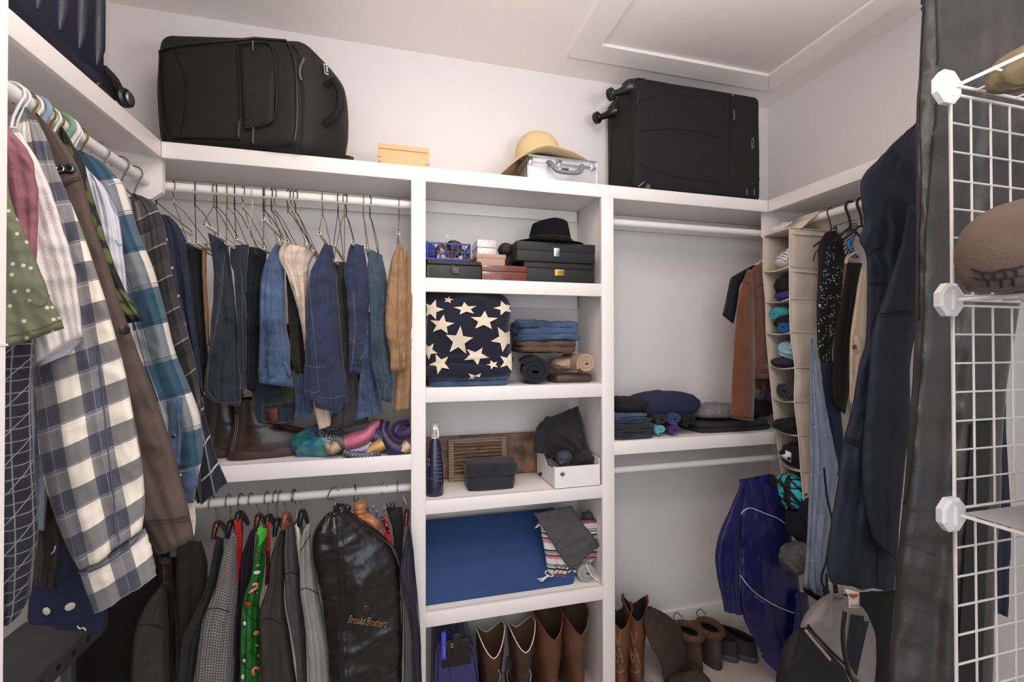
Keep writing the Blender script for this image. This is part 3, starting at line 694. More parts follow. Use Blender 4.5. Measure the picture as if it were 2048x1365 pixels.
# --- straw hat draped over the case
STRAW=plaid('woven_straw',(226,198,150),[('v',.009,0,.28,(176,140,92),.75),('v',.003,0,.4,(206,176,126),.5),('u',.004,0,.45,(214,184,134),.35)],rough=.8)
hc=at(1080,306,Y=1.80); 
hat=thing('straw_sun_hat','wide-brimmed natural straw sun hat resting on the silver case','hat',(hc.x,1.84,ZS+h))
vs=[];uv=[];prof=[]
for k in range(9): a=k/8*PI/2*.97; prof.append((.094*math.sin(a)**.8+.001, .108*math.cos(a)**.8 if math.cos(a)>0 else 0))
prof=[(r*1.04,z*1.06) for r,z in prof]; prof+=[(.101,-.006),(.108,-.011),(.13,-.015),(.16,-.017),(.195,-.018),(.228,-.018)]
nn=56; cx,cy,cz=hc.x+.006,1.845,ZS+h+.028; acc=0
for k,(r,z) in enumerate(prof):
    if k: acc+=math.hypot(r-prof[k-1][0],z-prof[k-1][1])
    for i in range(nn):
        a=2*PI*i/nn; x=r*math.cos(a)*(1.0 if r<.1 else 1.0); y=r*math.sin(a)*.80
        zz=z
        if r>.1:
            t=(r-.1)/.128; left=max(0,-math.cos(a)); 
            zz+= -.105*(left**1.5)*t**1.25; x+= .02*left*t
            zz+= .006*math.sin(3*a+1)*t -.006*max(0,math.cos(a))*t
            if x<0 and False: pass
        yy=min(y,.148) if r<.1 else (y if y<.145 else .145+(y-.145)*.05)
        vs.append(Vector((cx+x,cy+yy,cz+zz))); uv.append((a*.09,acc))
fs=[(k*nn+i,k*nn+(i+1)%nn,(k+1)*nn+(i+1)%nn,(k+1)*nn+i) for k in range(len(prof)-1) for i in range(nn)]+[tuple(range(nn))]
o=geo('crown_and_brim',vs,fs,STRAW,hat,uv=uv,smooth=2); md=o.modifiers.new('s','SOLIDIFY'); md.thickness=.0025
tube('hat_band',[Vector((cx+.0975*math.cos(a),cy+.078*math.sin(a),cz+.000+.004*math.sin(a))) for a in [2*PI*i/40 for i in range(40)]],.0035,STRAW,hat,closed=True,n=6)
# --- large black suitcase lying on its side at the right
bm_=frame((.998,1.722,ZS),(1,0,0),(0,0,1)); Lb=(.669,.262,.500)
bsu=thing('large_soft_suitcase','large black soft suitcase with spinner wheels, right end of the back shelf','suitcase',(1.34,1.86,ZS))
bb=softbox('body',bm_,Lb,BKFAB2,bsu,seed=7,r=.03,bulge=.002,endb=.001,wr=.002)
seam('edge_piping',[(1275,185),(1272,170),(1283,158),(1400,168),(1510,184),(1528,196),(1533,230),(1531,300),(1534,370),(1530,390),(1515,396),(1400,388),(1285,372),(1272,360),(1268,300),(1271,230),(1275,185)],bb,.0035,PIPE,bsu,off=.002)
seam('edge_piping',[(1224,190),(1223,260),(1220,330),(1218,364)],bb,.002,PIPE,bsu,off=.002)
for q in ([(1275,206),(1300,193),(1340,189),(1400,190),(1462,190),(1500,196),(1522,215)],[(1275,262),(1340,258),(1400,264),(1446,277)],[(1273,322),(1310,341),(1370,356),(1430,365),(1460,374)],[(1462,192),(1460,260),(1459,330),(1458,372)],[(1522,215),(1521,300),(1519,350),(1510,372),(1470,378)]):
    seam('panel_seam',q,bb,.0017,PIPE,bsu,off=.001)
seam('zip_pull',[(1464,222),(1465,232),(1465,242)],bb,.004,GRMET,bsu,off=.008); seam('zip_cord',[(1464,195),(1464,220)],bb,.0016,PIPE,bsu,off=.004)
disc('zip_stop',hitp(1464,192,bb,0)[0],(0,-1,0),.006,.006,GRMET,bsu)
for px in (1491,1506): seam('zip_pull',[(px,379),(px,392)],bb,.0028,GRMET,bsu,off=.006,sm=2)
for q in ([(1281,155),(1290,162)],[(1277,373),(1288,365)]): seam('corner_clip',q,bb,.0035,GRMET,bsu,off=.006,sm=2)
p=hitp(1505,287,bb,.001)[0]; tube('oval_badge',[p+Vector((.006*math.cos(a),0,.026*math.sin(a))) for a in [2*PI*i/20 for i in range(20)]],.0012,GRMET,bsu,closed=True)
seam('oval_badge',[(1504,277),(1506,283),(1504,290),(1506,297)],bb,.0012,GRMET,bsu,off=.002)
for (px,py,y,s) in ((1222,189,1.76,1.1),(1194,236,1.90,1.0),(1248,371,1.74,.0)):
    p=at(px,py,Y=y)
    if s:
        hx=.998
        hz_=p.z+.012
        tube('caster_housing',[(hx+.03,y,hz_+.035),(hx-.006,y,hz_+.03),(hx-.03,y,hz_+.012),(p.x+.004,y,p.z)],[.036,.032,.018,.012],BKPL,bsu,n=14,sm=3)
        w_=geo('wheel',*lathe([(0,-.013),(.02,-.013),(.0265,-.008),(.0265,.008),(.02,.013),(0,.013)],None,22,Matrix.Translation(p)@Matrix.Rotation(PI/2,4,'X')@Matrix.Rotation(.5,4,'Y')),BKPL,bsu)
        disc('axle_cap',p+Vector((0,-.013,0)),(0,-1,0),.006,.003,GRMET,w_)
tube('caster_housing',[(1.07,1.735,ZS+.012),(1.075,1.722,ZS+.02),(1.08,1.716,ZS+.022)],[.03,.028,.02],BKPL,bsu,n=14)
for s_ in ((0.03,),(.60,)): box('foot_stud',1.03+s_[0]*.9,1.06+s_[0]*.9,1.75,1.78,ZS+.0005,ZS+.008,BKPL,bsu,r=.002)
# ================= centre cubbies =================
Z1,Z2,Z3,Z4=[CZ+z for z in (.253,-.1607,-.5824,-.9986)]
LEATHER=M('black_leatherette',(34,32,32),.5,.35,260,var=.08)
BLKBOX=M('matt_black_box',(24,24,25),.6,.15,200,var=.05)
BRASS=M('brass',(190,158,90),.3,0,metal=.9)
BLUEPL=M('blue_plastic',(34,62,138),.45,.05,var=.05)
# black leatherette box
t=thing('leatherette_box','black leatherette box with stitched edge and strap clasp under the blue basket','box',tuple(at(906,558,Z=Z1)+Vector((0,.1,0))))
bbx=pbox('box_body',853,963,531,1.715,.17,Z1+.0005,LEATHER,t,r=.003)
ld=pbox('lid',854,963,521,1.713,.172,at(908,531,Y=1.713).z+.001,LEATHER,t,r=.006,seg=3)
pbox('clasp_strap',902,911,530,1.708,.005,at(908,545,Y=1.71).z,LEATHER,t,r=.001); pbox('clasp_tab',904,919,534,1.703,.006,at(908,548,Y=1.71).z,M('grey_leather',(92,84,84),.5,.2),t,r=.003)
STW=M('white_stitching',(200,196,190),.8,0)
seam('stitching',[(856,556),(856,534),(961,540),(961,559)],bbx,.0007,STW,t,sm=0,dash=.004)
# blue basket
zb=at(900,521,Y=1.73).z; zt=at(900,485.5,Y=1.73).z; xa=.0975; xb=at(941,500,Y=1.74).x
bk=thing('plastic_basket','blue plastic lattice basket of belts and pouches on the leatherette box','basket',((xa+xb)/2,1.84,zb))
y0,y1=1.735,1.93
V=[]
for (a,b,c,d) in ((xa,xb,y0,y0+.004),(xa,xb,y1-.004,y1),(xa,xa+.004,y0,y1),(xb-.004,xb,y0,y1)):
    V.append(bevbox(a,b,c,d,zt-.007,zt,.001,1)); V.append(bevbox(a,b,c,d,zb+.0005,zb+.008,.001,1)); V.append(bevbox(a,b,c+.0005 if d-c<.01 else c,d-.0005 if d-c<.01 else d,(zb+zt)/2-.0015,(zb+zt)/2+.0015,.0005,1))
geo('rim_and_rails',*join(*V),BLUEPL,bk)
V=[]
for i in range(9):
    x=xa+.002+(xb-xa-.004)*i/8; V.append(bevbox(x-.0018,x+.0018,y0+.0005,y0+.0035,zb+.004,zt-.004,.0005,1)); V.append(bevbox(x-.0018,x+.0018,y1-.0035,y1-.0005,zb+.004,zt-.004,.0005,1))
for i in range(9):
    y=y0+(y1-y0)*i/8; V.append(bevbox(xb-.0035,xb-.0005,y-.0018,y+.0018,zb+.004,zt-.004,.0005,1))
g_=geo('lattice_bars',*join(*V),BLUEPL,bk); g_['kind']='stuff'
box('basket_floor',xa+.002,xb-.002,y0+.002,y1-.002,zb+.0005,zb+.003,BLUEPL,bk,r=.0005)
tag(blob('blue_cloth',(xa+.035,1.83,zb+.045),(.032,.05,.04),M('royal_blue_cloth',(38,50,140),.8,.3),seed=4,wr=.008,wf=14),'royal blue cloth bunched at the left of the basket','cloth')
tag(blob('black_pouch',tuple(at(908,500,Y=1.84)),(.034,.04,.036),M('black_nylon_cloth',(30,28,32),.5,.3),seed=5,wr=.01,wf=16),'black nylon pouch with a chrome snap sticking out of the basket','pouch')
p=at(896,474,Y=1.80); tag(tube('snap_hook',[p+Vector((.009*math.cos(a),0,.007*math.sin(a))) for a in [2*PI*i/14 for i in range(14)]],.0025,CHROME,closed=True),'small chrome snap ring on top of the basket pouch','hook')
BRL=M('brown_leather',(92,52,36),.45,.25,120)
for q,l in (([(870,512),(880,492),(893,500),(903,516)],'coiled brown leather belt seen through the left of the basket'),([(905,516),(918,500),(930,506),(936,516)],'coiled dark brown leather belt seen through the right of the basket')):
    tag(tube('leather_belt',[at(a,b,Y=1.77) for a,b in q],.004,BRL,sm=5,r2=.012),l,'belt')
# silver studded box on the tan box on the shelf, red box in front
TAN=M('tan_cardboard',(190,154,138),.8,.1,100,var=.04)
ztb=at(980,508.5,Y=1.78).z
t=thing('gift_box','small tan cardboard box with lid, between leatherette and black boxes','box',(at(982,520,Y=1.8).x,1.85,Z1))
pbox('box_body',954,1010,516,1.782,.16,Z1+.0005,TAN,t,r=.001); pbox('lid',952.5,1012,508.5,1.780,.164,at(982,516.5,Y=1.78).z,TAN,t,r=.001)
SIL=M('silver_embossed',(205,198,196),.4,.1,metal=.3)
t=thing('studded_box','small silver-white box with rows of raised studs on the tan box','box',(at(974,500,Y=1.8).x,1.84,ztb))
sbx=pbox('box_body',955,992,496,1.79,.13,ztb+.0008,SIL,t,r=.0015); pbox('lid',954.5,992.5,480,1.789,.132,at(974,495.2,Y=1.79).z,SIL,t,r=.0015)
for r_,py in enumerate((483.5,489,498.5,504)):
    for c_ in range(4):
        px=960+c_*9
        if r_ in(1,) and c_ in(1,2): continue
        if r_==2 and c_ in(1,2): continue
        disc('stud',at(px,py,Y=1.79),(0,-1,0),.0032,.003,CHROME,t,8)
for i in range(7): disc('stud',Vector((at(955,490,Y=1.79).x,1.80+i*.018,at(955,489,Y=1.79).z)),(-1,0,0),.0032,.003,CHROME,t,8)
REDW=wood('mahogany_red',(88,26,22),(130,52,42),14,.3,(1,6,14),coat=.4)
t=thing('mahogany_box','glossy red-brown wooden box at the front of the top cubby','box',(at(1010,560,Y=1.75).x,1.78,Z1))
pbox('box_body',964,1053,544,1.712,.13,Z1+.0005,REDW,t,r=.0015); pbox('lid',964,1053.5,531.5,1.711,.131,at(1010,543.4,Y=1.712).z,REDW,t,r=.0015)
p=at(970,541,Y=1.712); box('hinge',p.x-.004,p.x,1.72,1.73,p.z-.006,p.z+.006,CHROME,t,r=.0005)
BRC=M('brown_wool',(66,48,42),.9,.4)
tag(blob('brown_glove',tuple(at(1012,500,Y=1.86)),(.032,.04,.026),BRC,seed=9,wr=.01,wf=15),'brown knitted glove tucked behind the studded box','glove')
tag(blob('dark_pouch',tuple(Vector((at(1024,520,Y=1.83).x-.004,1.84,Z1+.052))),(.022,.05,.05),M('dark_felt',(30,26,26),.8,.3),seed=10,wr=.008,wf=12,flat=Z1+.001),'dark soft pouch squeezed beside the black boxes','pouch')
# two black boxes
zl=at(1118,526,Y=1.72).z; zu=at(1111,486,Y=1.715).z
t=thing('black_storage_box','matt black box with brass latch, the lower of the two','box',(.62,1.82,Z1))
lo=pbox('box_body',1048,1189,538,1.72,.2,Z1+.0005,BLKBOX,t,r=.0015); pbox('lid',1048,1189,526,1.72,.2,at(1118,537.2,Y=1.72).z,BLKBOX,t,r=.0015,zt=zl)
pbox('brass_latch',1110,1129,540,1.714,.006,at(1120,552,Y=1.715).z,BRASS,t,r=.001); pbox('latch_hasp',1113,1127,539,1.711,.004,at(1120,545,Y=1.715).z,BRASS,t,r=.001)
disc('latch_button',at(1119.5,548,Y=1.713),(0,-1,0),.003,.003,BRASS,t,8)
t=thing('black_storage_box','matt black box with chrome latch under the fedora, the upper of the two','box',(.60,1.82,zl))
zm=at(1111,503,Y=1.715).z
pbox('box_body',1034,1190,503,1.713,.22,zl+.001,BLKBOX,t,r=.0015,zt=zm-.0006); pbox('lid',1033.5,1190.5,486,1.712,.222,zm,BLKBOX,t,r=.0015,zt=zu)
pbox('chrome_latch',1108,1120,496,1.706,.006,at(1114,514,Y=1.71).z,CHROME,t,r=.002); pbox('latch_lever',1110,1118,499,1.702,.005,at(1114,510,Y=1.71).z,CHROME,t,r=.0015)
# fedora
FED=M('black_felt',(14,14,18),.95,.35,300,spec=.2); SAT=M('black_satin_ribbon',(52,47,46),.35,.1,40)
hc=Vector((at(1100,480,Y=1.80).x,1.80,zu))
ft=thing('fedora_hat','black felt fedora with satin band on the upper black box','hat',tuple(hc))
nn=48; vs=[]
cr=[(.0,.100),(.03,.098),(.055,.105),(.066,.109),(.074,.104),(.078,.09),(.082,.07),(.087,.045),(.091,.02),(.093,.008),(.098,.006),(.115,.006),(.132,.007),(.142,.009)]
for r,z in cr:
    for i in range(nn):
        a=2*PI*i/nn; c,s_=math.cos(a),math.sin(a); zz=z
        if z>.09 and r<.07: zz-=.018*max(0,1-abs(s_)*r/.035)*(1 if r<.06 else .3)
        if z>.05: zz-=.010*c*(z-.05)/.05*-1*0+ .012*max(0,-c)*(z-.05)/.05
        if r>.1: zz+=.004*math.cos(2*a)-.004*max(0,c); 
        if r>.1: zz-= .0
        vs.append(hc+Vector((r*c*1.03,r*s_*.80,zz+.004)))
fs=[(k*nn+i,(k+1)*nn+i,(k+1)*nn+(i+1)%nn,k*nn+(i+1)%nn) for k in range(len(cr)-1) for i in range(nn)]+[tuple(range(nn))]
o=geo('crown_and_brim',vs,fs,FED,ft,smooth=2); o.modifiers.new('s','SOLIDIFY').thickness=.002
for z,rr in ((.014,.0935),(.021,.0925),(.028,.0912)):
    tube('satin_band',[hc+Vector((rr*math.cos(a)*1.03,rr*math.sin(a)*.8,z+.005+.004*math.sin(a*2+z*200)*.3)) for a in [2*PI*i/40 for i in range(40)]],.0025,SAT,ft,closed=True,n=6,r2=.0055)
# ---- second cubby: star blanket, jeans, rolls
NAVYK=M('navy_knit',(20,22,42),.95,.6,380,var=.2,sheen=.15); CREAM=M('cream_knit',(220,204,182),.95,.5,380)
DJ=denim('jeans_dark',(22,26,38),(44,52,70)); DM=denim('jeans_mid',(30,44,74),(74,96,130)); DB=denim('jeans_blue',(30,50,86),(84,110,146)); DT=denim('jeans_teal',(30,48,66),(66,92,112))
DNAVY=denim('jeans_navy',(24,33,62),(46,60,96)); DK=denim('jeans_black',(20,22,26),(42,46,54))
tag(folded('folded_jeans',.125,.455,1.715,1.93,Z2+.001,Z2+.042,DM,n=2,seed=3),'blue jeans folded flat under the star blanket','jeans')
zb=Z2+.044
bl=thing('star_blanket','navy knit blanket with big cream stars, folded thick','blanket',(.28,1.83,zb))
b1=softbox('folded_blanket',T(.099,1.725,zb),(.372,.25,.325),NAVYK,bl,r=.06,bulge=.03,endb=-.004,seed=3,wr=.022,wf=8,n=30)
for dz,dy in ((-.015,-.01),(.03,-.02)):
    pass
blob('fold_roll',(.285,1.755,zb+.055),(.178,.05,.045),NAVYK,bl,seed=14,wr=.014,wf=8,pw=3)
blob('fold_roll',(.28,1.745,zb+.018),(.176,.052,.032),NAVYK,bl,seed=15,wr=.012,wf=8,pw=3)
bparts=[c for c in WV if c.parent==bl]
STARS=[(931,618,27,-.12,.55),(884,650,28,.15,.8),(968,642,32,.05,.7),(918,682,32,.1,1.05),(1008,678,30,-.5,1.0),(1008,617,24,-.3,.7),(897,601,12,.2,.7),(865,620,26,.3,.9),(858,702,20,.6,1),(952,712,30,.5,.7),(880,728,24,-.4,1),(1016,724,22,.3,1),(1033,655,14,.3,1.4),(985,730,14,.9,.8),(950,756,24,.6,.5),(886,764,22,.2,.5)]
for (sx,sy,sr,ro,fl) in STARS:
    poly=[]
    sr*=.9
    for k in range(10):
        rr=sr if k%2==0 else sr*.42; a=-PI/2+ro+PI*k/5; poly.append((sx+rr*math.cos(a),sy+rr*math.sin(a)*fl))
    poly=[(min(1036,max(853,x)),y) for x,y in poly]
    decal('star',poly,bparts,CREAM,bl,off=.0025,h=5)
seam('blanket_stitching',[(857,628),(855,650),(854,680)],bparts,.0008,CREAM,bl,dash=.005,off=.004)
seam('edge_label',[(1002,754),(1012,756),(1022,754)],bparts,.003,M('red_thread_label',(110,40,44),.8,.3),bl,off=.004)
zr=Z2
BRP=M('brown_cotton',(104,78,66),.85,.4,300); KHA=M('khaki_cotton',(172,142,120),.85,.4,300); NVC=M('navy_cotton',(20,22,34),.9,.4)
p0=at(1113,768,Y=1.78); tag(box('wooden_tray',at(1112,760,Y=1.76).x,at(1187,760,Y=1.76).x,1.76,1.90,Z2+.001,Z2+.036,wood('dark_brown_wood',(74,52,46),(92,66,56),8,.5),r=.016,seg=4),'dark brown rounded wooden block under the khaki roll','tray')
t=tag(roll('rolled_trousers',(at(1078,743,Y=1.735).x-.02,1.735,Z2+.056),(at(1078,743,Y=1.735).x+.035,1.95,Z2+.056),.067,NVC,seed=4,turns=2.4,flat=.85),'navy trousers rolled up beside the blanket','trousers')
t=tag(roll('rolled_trousers',(at(1174,722,Y=1.73).x,1.735,Z2+.084),(at(1140,730,Y=1.9).x,1.93,Z2+.082),.045,KHA,seed=5,turns=2.6,flat=.95),'khaki trousers rolled up on the brown wooden block','trousers')
tag(blob('khaki_trousers_bundle',(at(1130,728,Y=1.84).x,1.87,Z2+.078),(.06,.07,.03),KHA,seed=6,wr=.01,wf=14),'loose khaki trouser leg bundled behind the roll','trousers')
tag(folded('folded_trousers',at(1040,700,Y=1.76).x,at(1165,700,Y=1.76).x,1.765,1.96,Z2+.128,Z2+.176,BRP,n=2,seed=6,wr=.007),'brown trousers folded between jeans and rolls','trousers')
tag(folded('folded_jeans',at(1038,680,Y=1.77).x,at(1172,680,Y=1.77).x,1.772,1.96,Z2+.178,Z2+.262,DM,n=3,seed=9,wr=.009),'mid-blue jeans folded on the brown trousers','jeans')
# ---- third cubby
BOT=M('indigo_gloss_plastic',(28,30,62),.22,0,var=.1,coat=.4); CLR=M('clear_plastic',(230,230,230),.12,0,trans=.75,alpha=.9,var=.02)
c=Vector((at(871,975,Y=1.735).x,1.76,Z3))
t=thing('spray_bottle','indigo spray bottle with white trigger head and clear cap','bottle',tuple(c))
hB=at(871,877,Y=1.76).z-Z3
vs,f=lathe([(.0,.0005),(.030,.0005),(.033,.006),(.0335,hB*.2),(.032,hB*.45),(.029,hB*.62),(.026,hB*.78),(.022,hB*.92),(.014,hB*.99),(.012,hB)],c,28,sx=1,sy=.8)
btl=geo('bottle',vs,f,BOT,t)
geo('collar',*lathe([(.0,hB),(.0145,hB),(.0145,hB+.012),(.012,hB+.02),(0,hB+.02)],c,20),WPL,t)
box('trigger_head',c.x-.011,c.x+.012,c.y-.014,c.y+.022,Z3+hB+.018,Z3+hB+.052,WPL,t,r=.008,seg=3)
tube('trigger',[(c.x+.006,c.y-.012,Z3+hB+.045),(c.x+.01,c.y-.026,Z3+hB+.03),(c.x+.010,c.y-.028,Z3+hB+.01)],.0035,WPL,t,sm=3)
disc('nozzle',(c.x-.002,c.y-.012,Z3+hB+.042),(0,-1,0),.0085,.008,WPL,t)
geo('clear_cap',*lathe([(.0175,hB+.004),(.0185,hB+.02),(.0185,hB+.052),(.015,hB+.062),(.0,hB+.066)],c,20),CLR,t)
PR=M('grey_print',(150,154,176),.6,0)
def textd(name,s,px,py,wpx,hpx,target,m,parent,rot=0,font=None,off=.0015,shear=0):
    cu=bpy.data.curves.new('txt','FONT'); cu.body=s; cu.align_x='CENTER'; cu.align_y='CENTER'; cu.resolution_u=2; cu.shear=shear
    o=bpy.data.objects.new('txt',cu); COL.objects.link(o); bpy.context.view_layer.update()
    me=o.to_mesh(); vs=[v.co.copy() for v in me.vertices]; fs=[tuple(p.vertices) for p in me.polygons]; o.to_mesh_clear(); bpy.data.objects.remove(o)
    if not vs: return
    x0=min(v.x for v in vs); x1=max(v.x for v in vs); y0=min(v.y for v in vs); y1=max(v.y for v in vs); out=[]
    cr_,sr_=math.cos(rot),math.sin(rot); zd=None
    for v in vs:
        X=((v.x-x0)/(x1-x0)-.5)*wpx; Y_=-((v.y-y0)/(y1-y0)-.5)*hpx; a,b=px+X*cr_-Y_*sr_,py+X*sr_+Y_*cr_
        h=hit(a,b,target,off)
        if h: zd=(h[0]-CAM).length; out.append(h[0])
        else: out.append(CAM+ray(a,b).normalized()*(zd or 2))
    return geo(name,out,fs,m,parent,smooth=False)
for k in range(9): seam('label_print',[(868+(k%3),898+k*8),(876,898.4+k*8),(884-(k%2)*2,898+k*8)],btl,.0009,PR,t,off=.001,sm=0,dash=.0035)
textd('label_text','TE',856.5,921,9,6,btl,PR,t); textd('label_text','JE',856.5,930,9,6,btl,PR,t)
seam('label_rule',[(854,955),(864,959),(876,958)],btl,.0004,PR,t,off=.001)
BURL=M('burl_wood',(70,48,38),.5,.6,40,c2=(150,112,84),vs=14,dist=.006); WBR=wood('weathered_brown_wood',(124,94,74),(150,122,100),5,.7,(1.5,6,6),coat=0)
m4=frame((.10,1.955,Z3+.001),(1,0,0),(0,-.0,1))@Matrix.Rotation(-.10,4,'X')
t=tag(box('burl_wood_board',.0,.56,0,.022,0,at(1000,868,Y=1.97).z-Z3,BURL,None,r=.006,seg=3,M4=m4),'rough dark burl wood board leaning on the cubby back','board')
lx0=at(898,930,Y=1.90).x; lx1=at(1016,930,Y=1.90).x; lh=at(958,875,Y=1.93).z-Z3
m5=frame((lx0,1.905,Z3+.001),(1,0,0),(0,.0,1))@Matrix.Rotation(-.12,4,'X'); lw=lx1-lx0
t=thing('louvred_panel','small brown wooden louvred panel leaning against the burl board','panel',(lx0+lw/2,1.92,Z3))
for a in ((0,.024),(lw-.024,lw)): box('stile',a[0],a[1],0,.018,0,lh,WBR,t,r=.0015,M4=m5)
for a in ((0,.026),(lh-.022,lh)): box('rail',.0245,lw-.0245,.001,.017,a[0],a[1],WBR,t,r=.0015,M4=m5)
ns_=9
for k in range(ns_):
    z=.030+(lh-.060)*k/(ns_-1); v,f=bevbox(.0248,lw-.0248,-.008,.008,-.0022,.0022,.0005,1); mm=m5@Matrix.Translation((0,.009,z))@Matrix.Rotation(.55,4,'X'); geo('slat',[mm@Vector(p) for p in v],f,WBR,t)
for z in (lh*.72,lh*.5): box('tilt_knob',lw*.47,lw*.53,-.006,.001,z,z+.006,wood('knob_wood',(80,44,30),(100,60,40)),t,r=.001,M4=m5)
tag(folded('folded_jeans',at(932,960,Y=1.75).x,at(1042,960,Y=1.75).x,1.745,1.87,Z3+.001,Z3+.105,DK,n=2,seed=12,wr=.006,ang=-.04),'black jeans folded in front of the louvred panel','jeans')
# white box of black clothes
WBOX=M('white_cardboard',(232,226,224),.6,.05,var=.02)
bx0_=.625; bx1_=.8235; yb0=1.703; hz_=at(1138,925,Y=1.715).z-Z3
t=thing('open_white_box','open white cardboard box with a blue diamond mark full of black clothes','box',((bx0_+bx1_)/2,1.82,Z3))
fp=box('front_wall',bx0_,bx1_,yb0,yb0+.003,Z3+.0008,Z3+hz_-.014,WBOX,t,r=0)
v=[(bx0_,yb0+.003,Z3+.0008),(bx0_,yb0+.235,Z3+.0008),(bx0_,yb0+.235,Z3+hz_+.02),(bx0_,yb0+.16,Z3+hz_+.02),(bx0_,yb0+.10,Z3+hz_-.03),(bx0_,yb0+.04,Z3+hz_-.025),(bx0_,yb0+.003,Z3+hz_-.010)]
v2=[(x+.003,y,z) for x,y,z in v]; k=len(v); sw=geo('side_wall',v+v2,[tuple(range(k)),tuple(range(k,2*k))[::-1]]+[(i,i+k,(i+1)%k+k,(i+1)%k) for i in range(k)],WBOX,t,smooth=False)
box('side_wall',bx1_-.003,bx1_,yb0+.003,yb0+.235,Z3+.0008,Z3+hz_+.01,WBOX,t,r=0); box('back_wall',bx0_,bx1_,yb0+.232,yb0+.235,Z3+.0008,Z3+hz_+.02,WBOX,t,r=0); box('bottom',bx0_,bx1_,yb0,yb0+.235,Z3+.0006,Z3+.003,WBOX,t,r=0)
LB=M('blue_print',(38,60,104),.5,0)
def dia(cx,cy,r): return [(cx,cy-r),(cx+r*1.05,cy),(cx,cy+r),(cx-r*1.05,cy)]
decal('diamond_mark',[dia(1125,949,5.5)],fp,LB,t,off=.0008); seam('diamond_mark',[(1121.5,949),(1125,945.5),(1128.5,949),(1125,952.5),(1123.5,951)],fp,.0006,WBOX,t,sm=0,off=.002)

seam('box_print',[(1107,950),(1121,949)],fp,.0007,LB,t,sm=0,dash=.004,off=.0006)
decal('diamond_mark',[dia(1081,948.5,4.5)],sw,LB,t,off=.001)
BKC=M('black_cotton',(27,26,27),.9,.4,300,var=.15,sheen=.1); BGC=M('blue_grey_cotton',(70,74,92),.9,.4)
tag(blob('black_clothes_bundle',(at(1125,880,Y=1.83).x,1.84,Z3+.17),(.095,.085,.10),BKC,seed=31,wr=.028,wf=8,pw=2.2,nu=70,nv=50),'heap of black clothes rising out of the white box','clothes')
tag(drape('black_cloth_flap',[(1135,822),(1085,842),(1068,870),(1066,905)],[(1156,812),(1168,850),(1175,885),(1186,920)],1.80,BKC,th=.05,folds=2,amp=.012,wr=.012,seed=8,dR=1.83),'black shirt draped over the top of the white box heap','clothes')
tag(blob('blue_grey_cloth',tuple(at(1128,915,Y=1.775)),(.04,.03,.035),BGC,seed=21,wr=.014,wf=14),'blue-grey cloth peeking out below the black clothes','cloth')
tag(blob('black_cloth_wad',(at(1165,915,Y=1.78).x,1.80,Z3+hz_-.012),(.05,.06,.035),BKC,seed=22,wr=.016,wf=12),'black cloth wad at the right of the white box','clothes')
# ---- fourth cubby: blue mat, grey trousers, striped blanket
MAT_=M('blue_foam_mat',(36,70,126),.75,.35,250,var=.04)
sl=math.hypot(.235,.235); m6=frame((.098,1.747,Z4+.002),(1,0,0),(0,.218,.245))
bm=bmesh.new(); pts=[(0,0),(.61,0),(.628,.006),(.636,.02),(.636,.30),(.63,.315),(.615,.325),(0,.325)]
vv=[bm.verts.new((x,0,z)) for x,z in pts]; f_=bm.faces.new(vv); r_=bmesh.ops.extrude_face_region(bm,geom=[f_]); bmesh.ops.translate(bm,verts=[v for v in r_['geom'] if isinstance(v,bmesh.types.BMVert)],vec=(0,.012,0)); bmesh.ops.bevel(bm,geom=list(bm.edges),offset=.002,segments=2,affect='EDGES')
v,f=fromb(bm); matob=tag(geo('foam_mat',[m6@p for p in v],f,MAT_),'blue foam mat with rounded corners leaning back in the fourth cubby','mat')
STRP=plaid('striped_blanket_cloth',(205,200,196),[('v',.075,0,.16,(150,60,66),1),('v',.075,.02,.10,(36,34,38),1),('v',.05,.01,.12,(110,108,110),.9),('v',.033,0,.07,(30,30,32),1)])
sbk=thing('striped_blanket','cream, red and black striped woven blanket with white fringe','blanket',tuple(at(1130,1150,Y=1.76)))
s1=drape('folded_blanket',[(1079,1040),(1083,1070),(1090,1110),(1095,1143),(1108,1151)],[(1195,1040),(1200,1075),(1203,1100),(1180,1130),(1150,1150)],1.775,STRP,sbk,dR=1.80,th=.03,folds=4,amp=.006,wr=.006,seed=3,nu=40)
for i in range(5):
    x=1112+i*9; seam('zigzag_band',[(x-4,1127+ (5-i)*.6),(x+3,1133),(x-3,1141),(x-6,1146)],[s1],.0013,M('black_yarn',(24,24,26),.9,0) if i==0 else bpy.data.materials['black_yarn'],sbk,sm=0,off=.003)
YARN=M('white_yarn',(222,218,214),.9,.3)
for q in ([(1095,1142),(1090,1146),(1098,1153),(1107,1152),(1100,1146)],[(1098,1150),(1090,1155),(1083,1158),(1075,1159)],[(1096,1151),(1088,1158),(1079,1163)],[(1098,1152),(1089,1159),(1084,1164)]): tube('fringe',[at(a,b,Y=1.752) for a,b in q],.0022,YARN,sbk,sm=4,n=5)
for q in ([(1082,1045),(1078,1048),(1072,1054)],[(1083,1047),(1079,1052),(1070,1057)]): tube('fringe',[at(a,b,Y=1.765) for a,b in q],.0018,YARN,sbk,sm=3,n=5)
GRC=M('charcoal_suiting',(86,82,84),.75,.35,350,var=.08); GRL=M('grey_fleece',(150,148,146),.95,.4)
t=tag(drape('folded_grey_trousers',[(1066,1028),(1095,1070),(1122,1115),(1142,1142)],[(1143,1012),(1160,1040),(1183,1068),(1200,1092)],1.755,GRC,dR=1.77,th=.018,folds=1,amp=.003,wr=.007,wf=9,seed=6,nu=34),'charcoal grey trousers folded over the striped blanket','trousers')
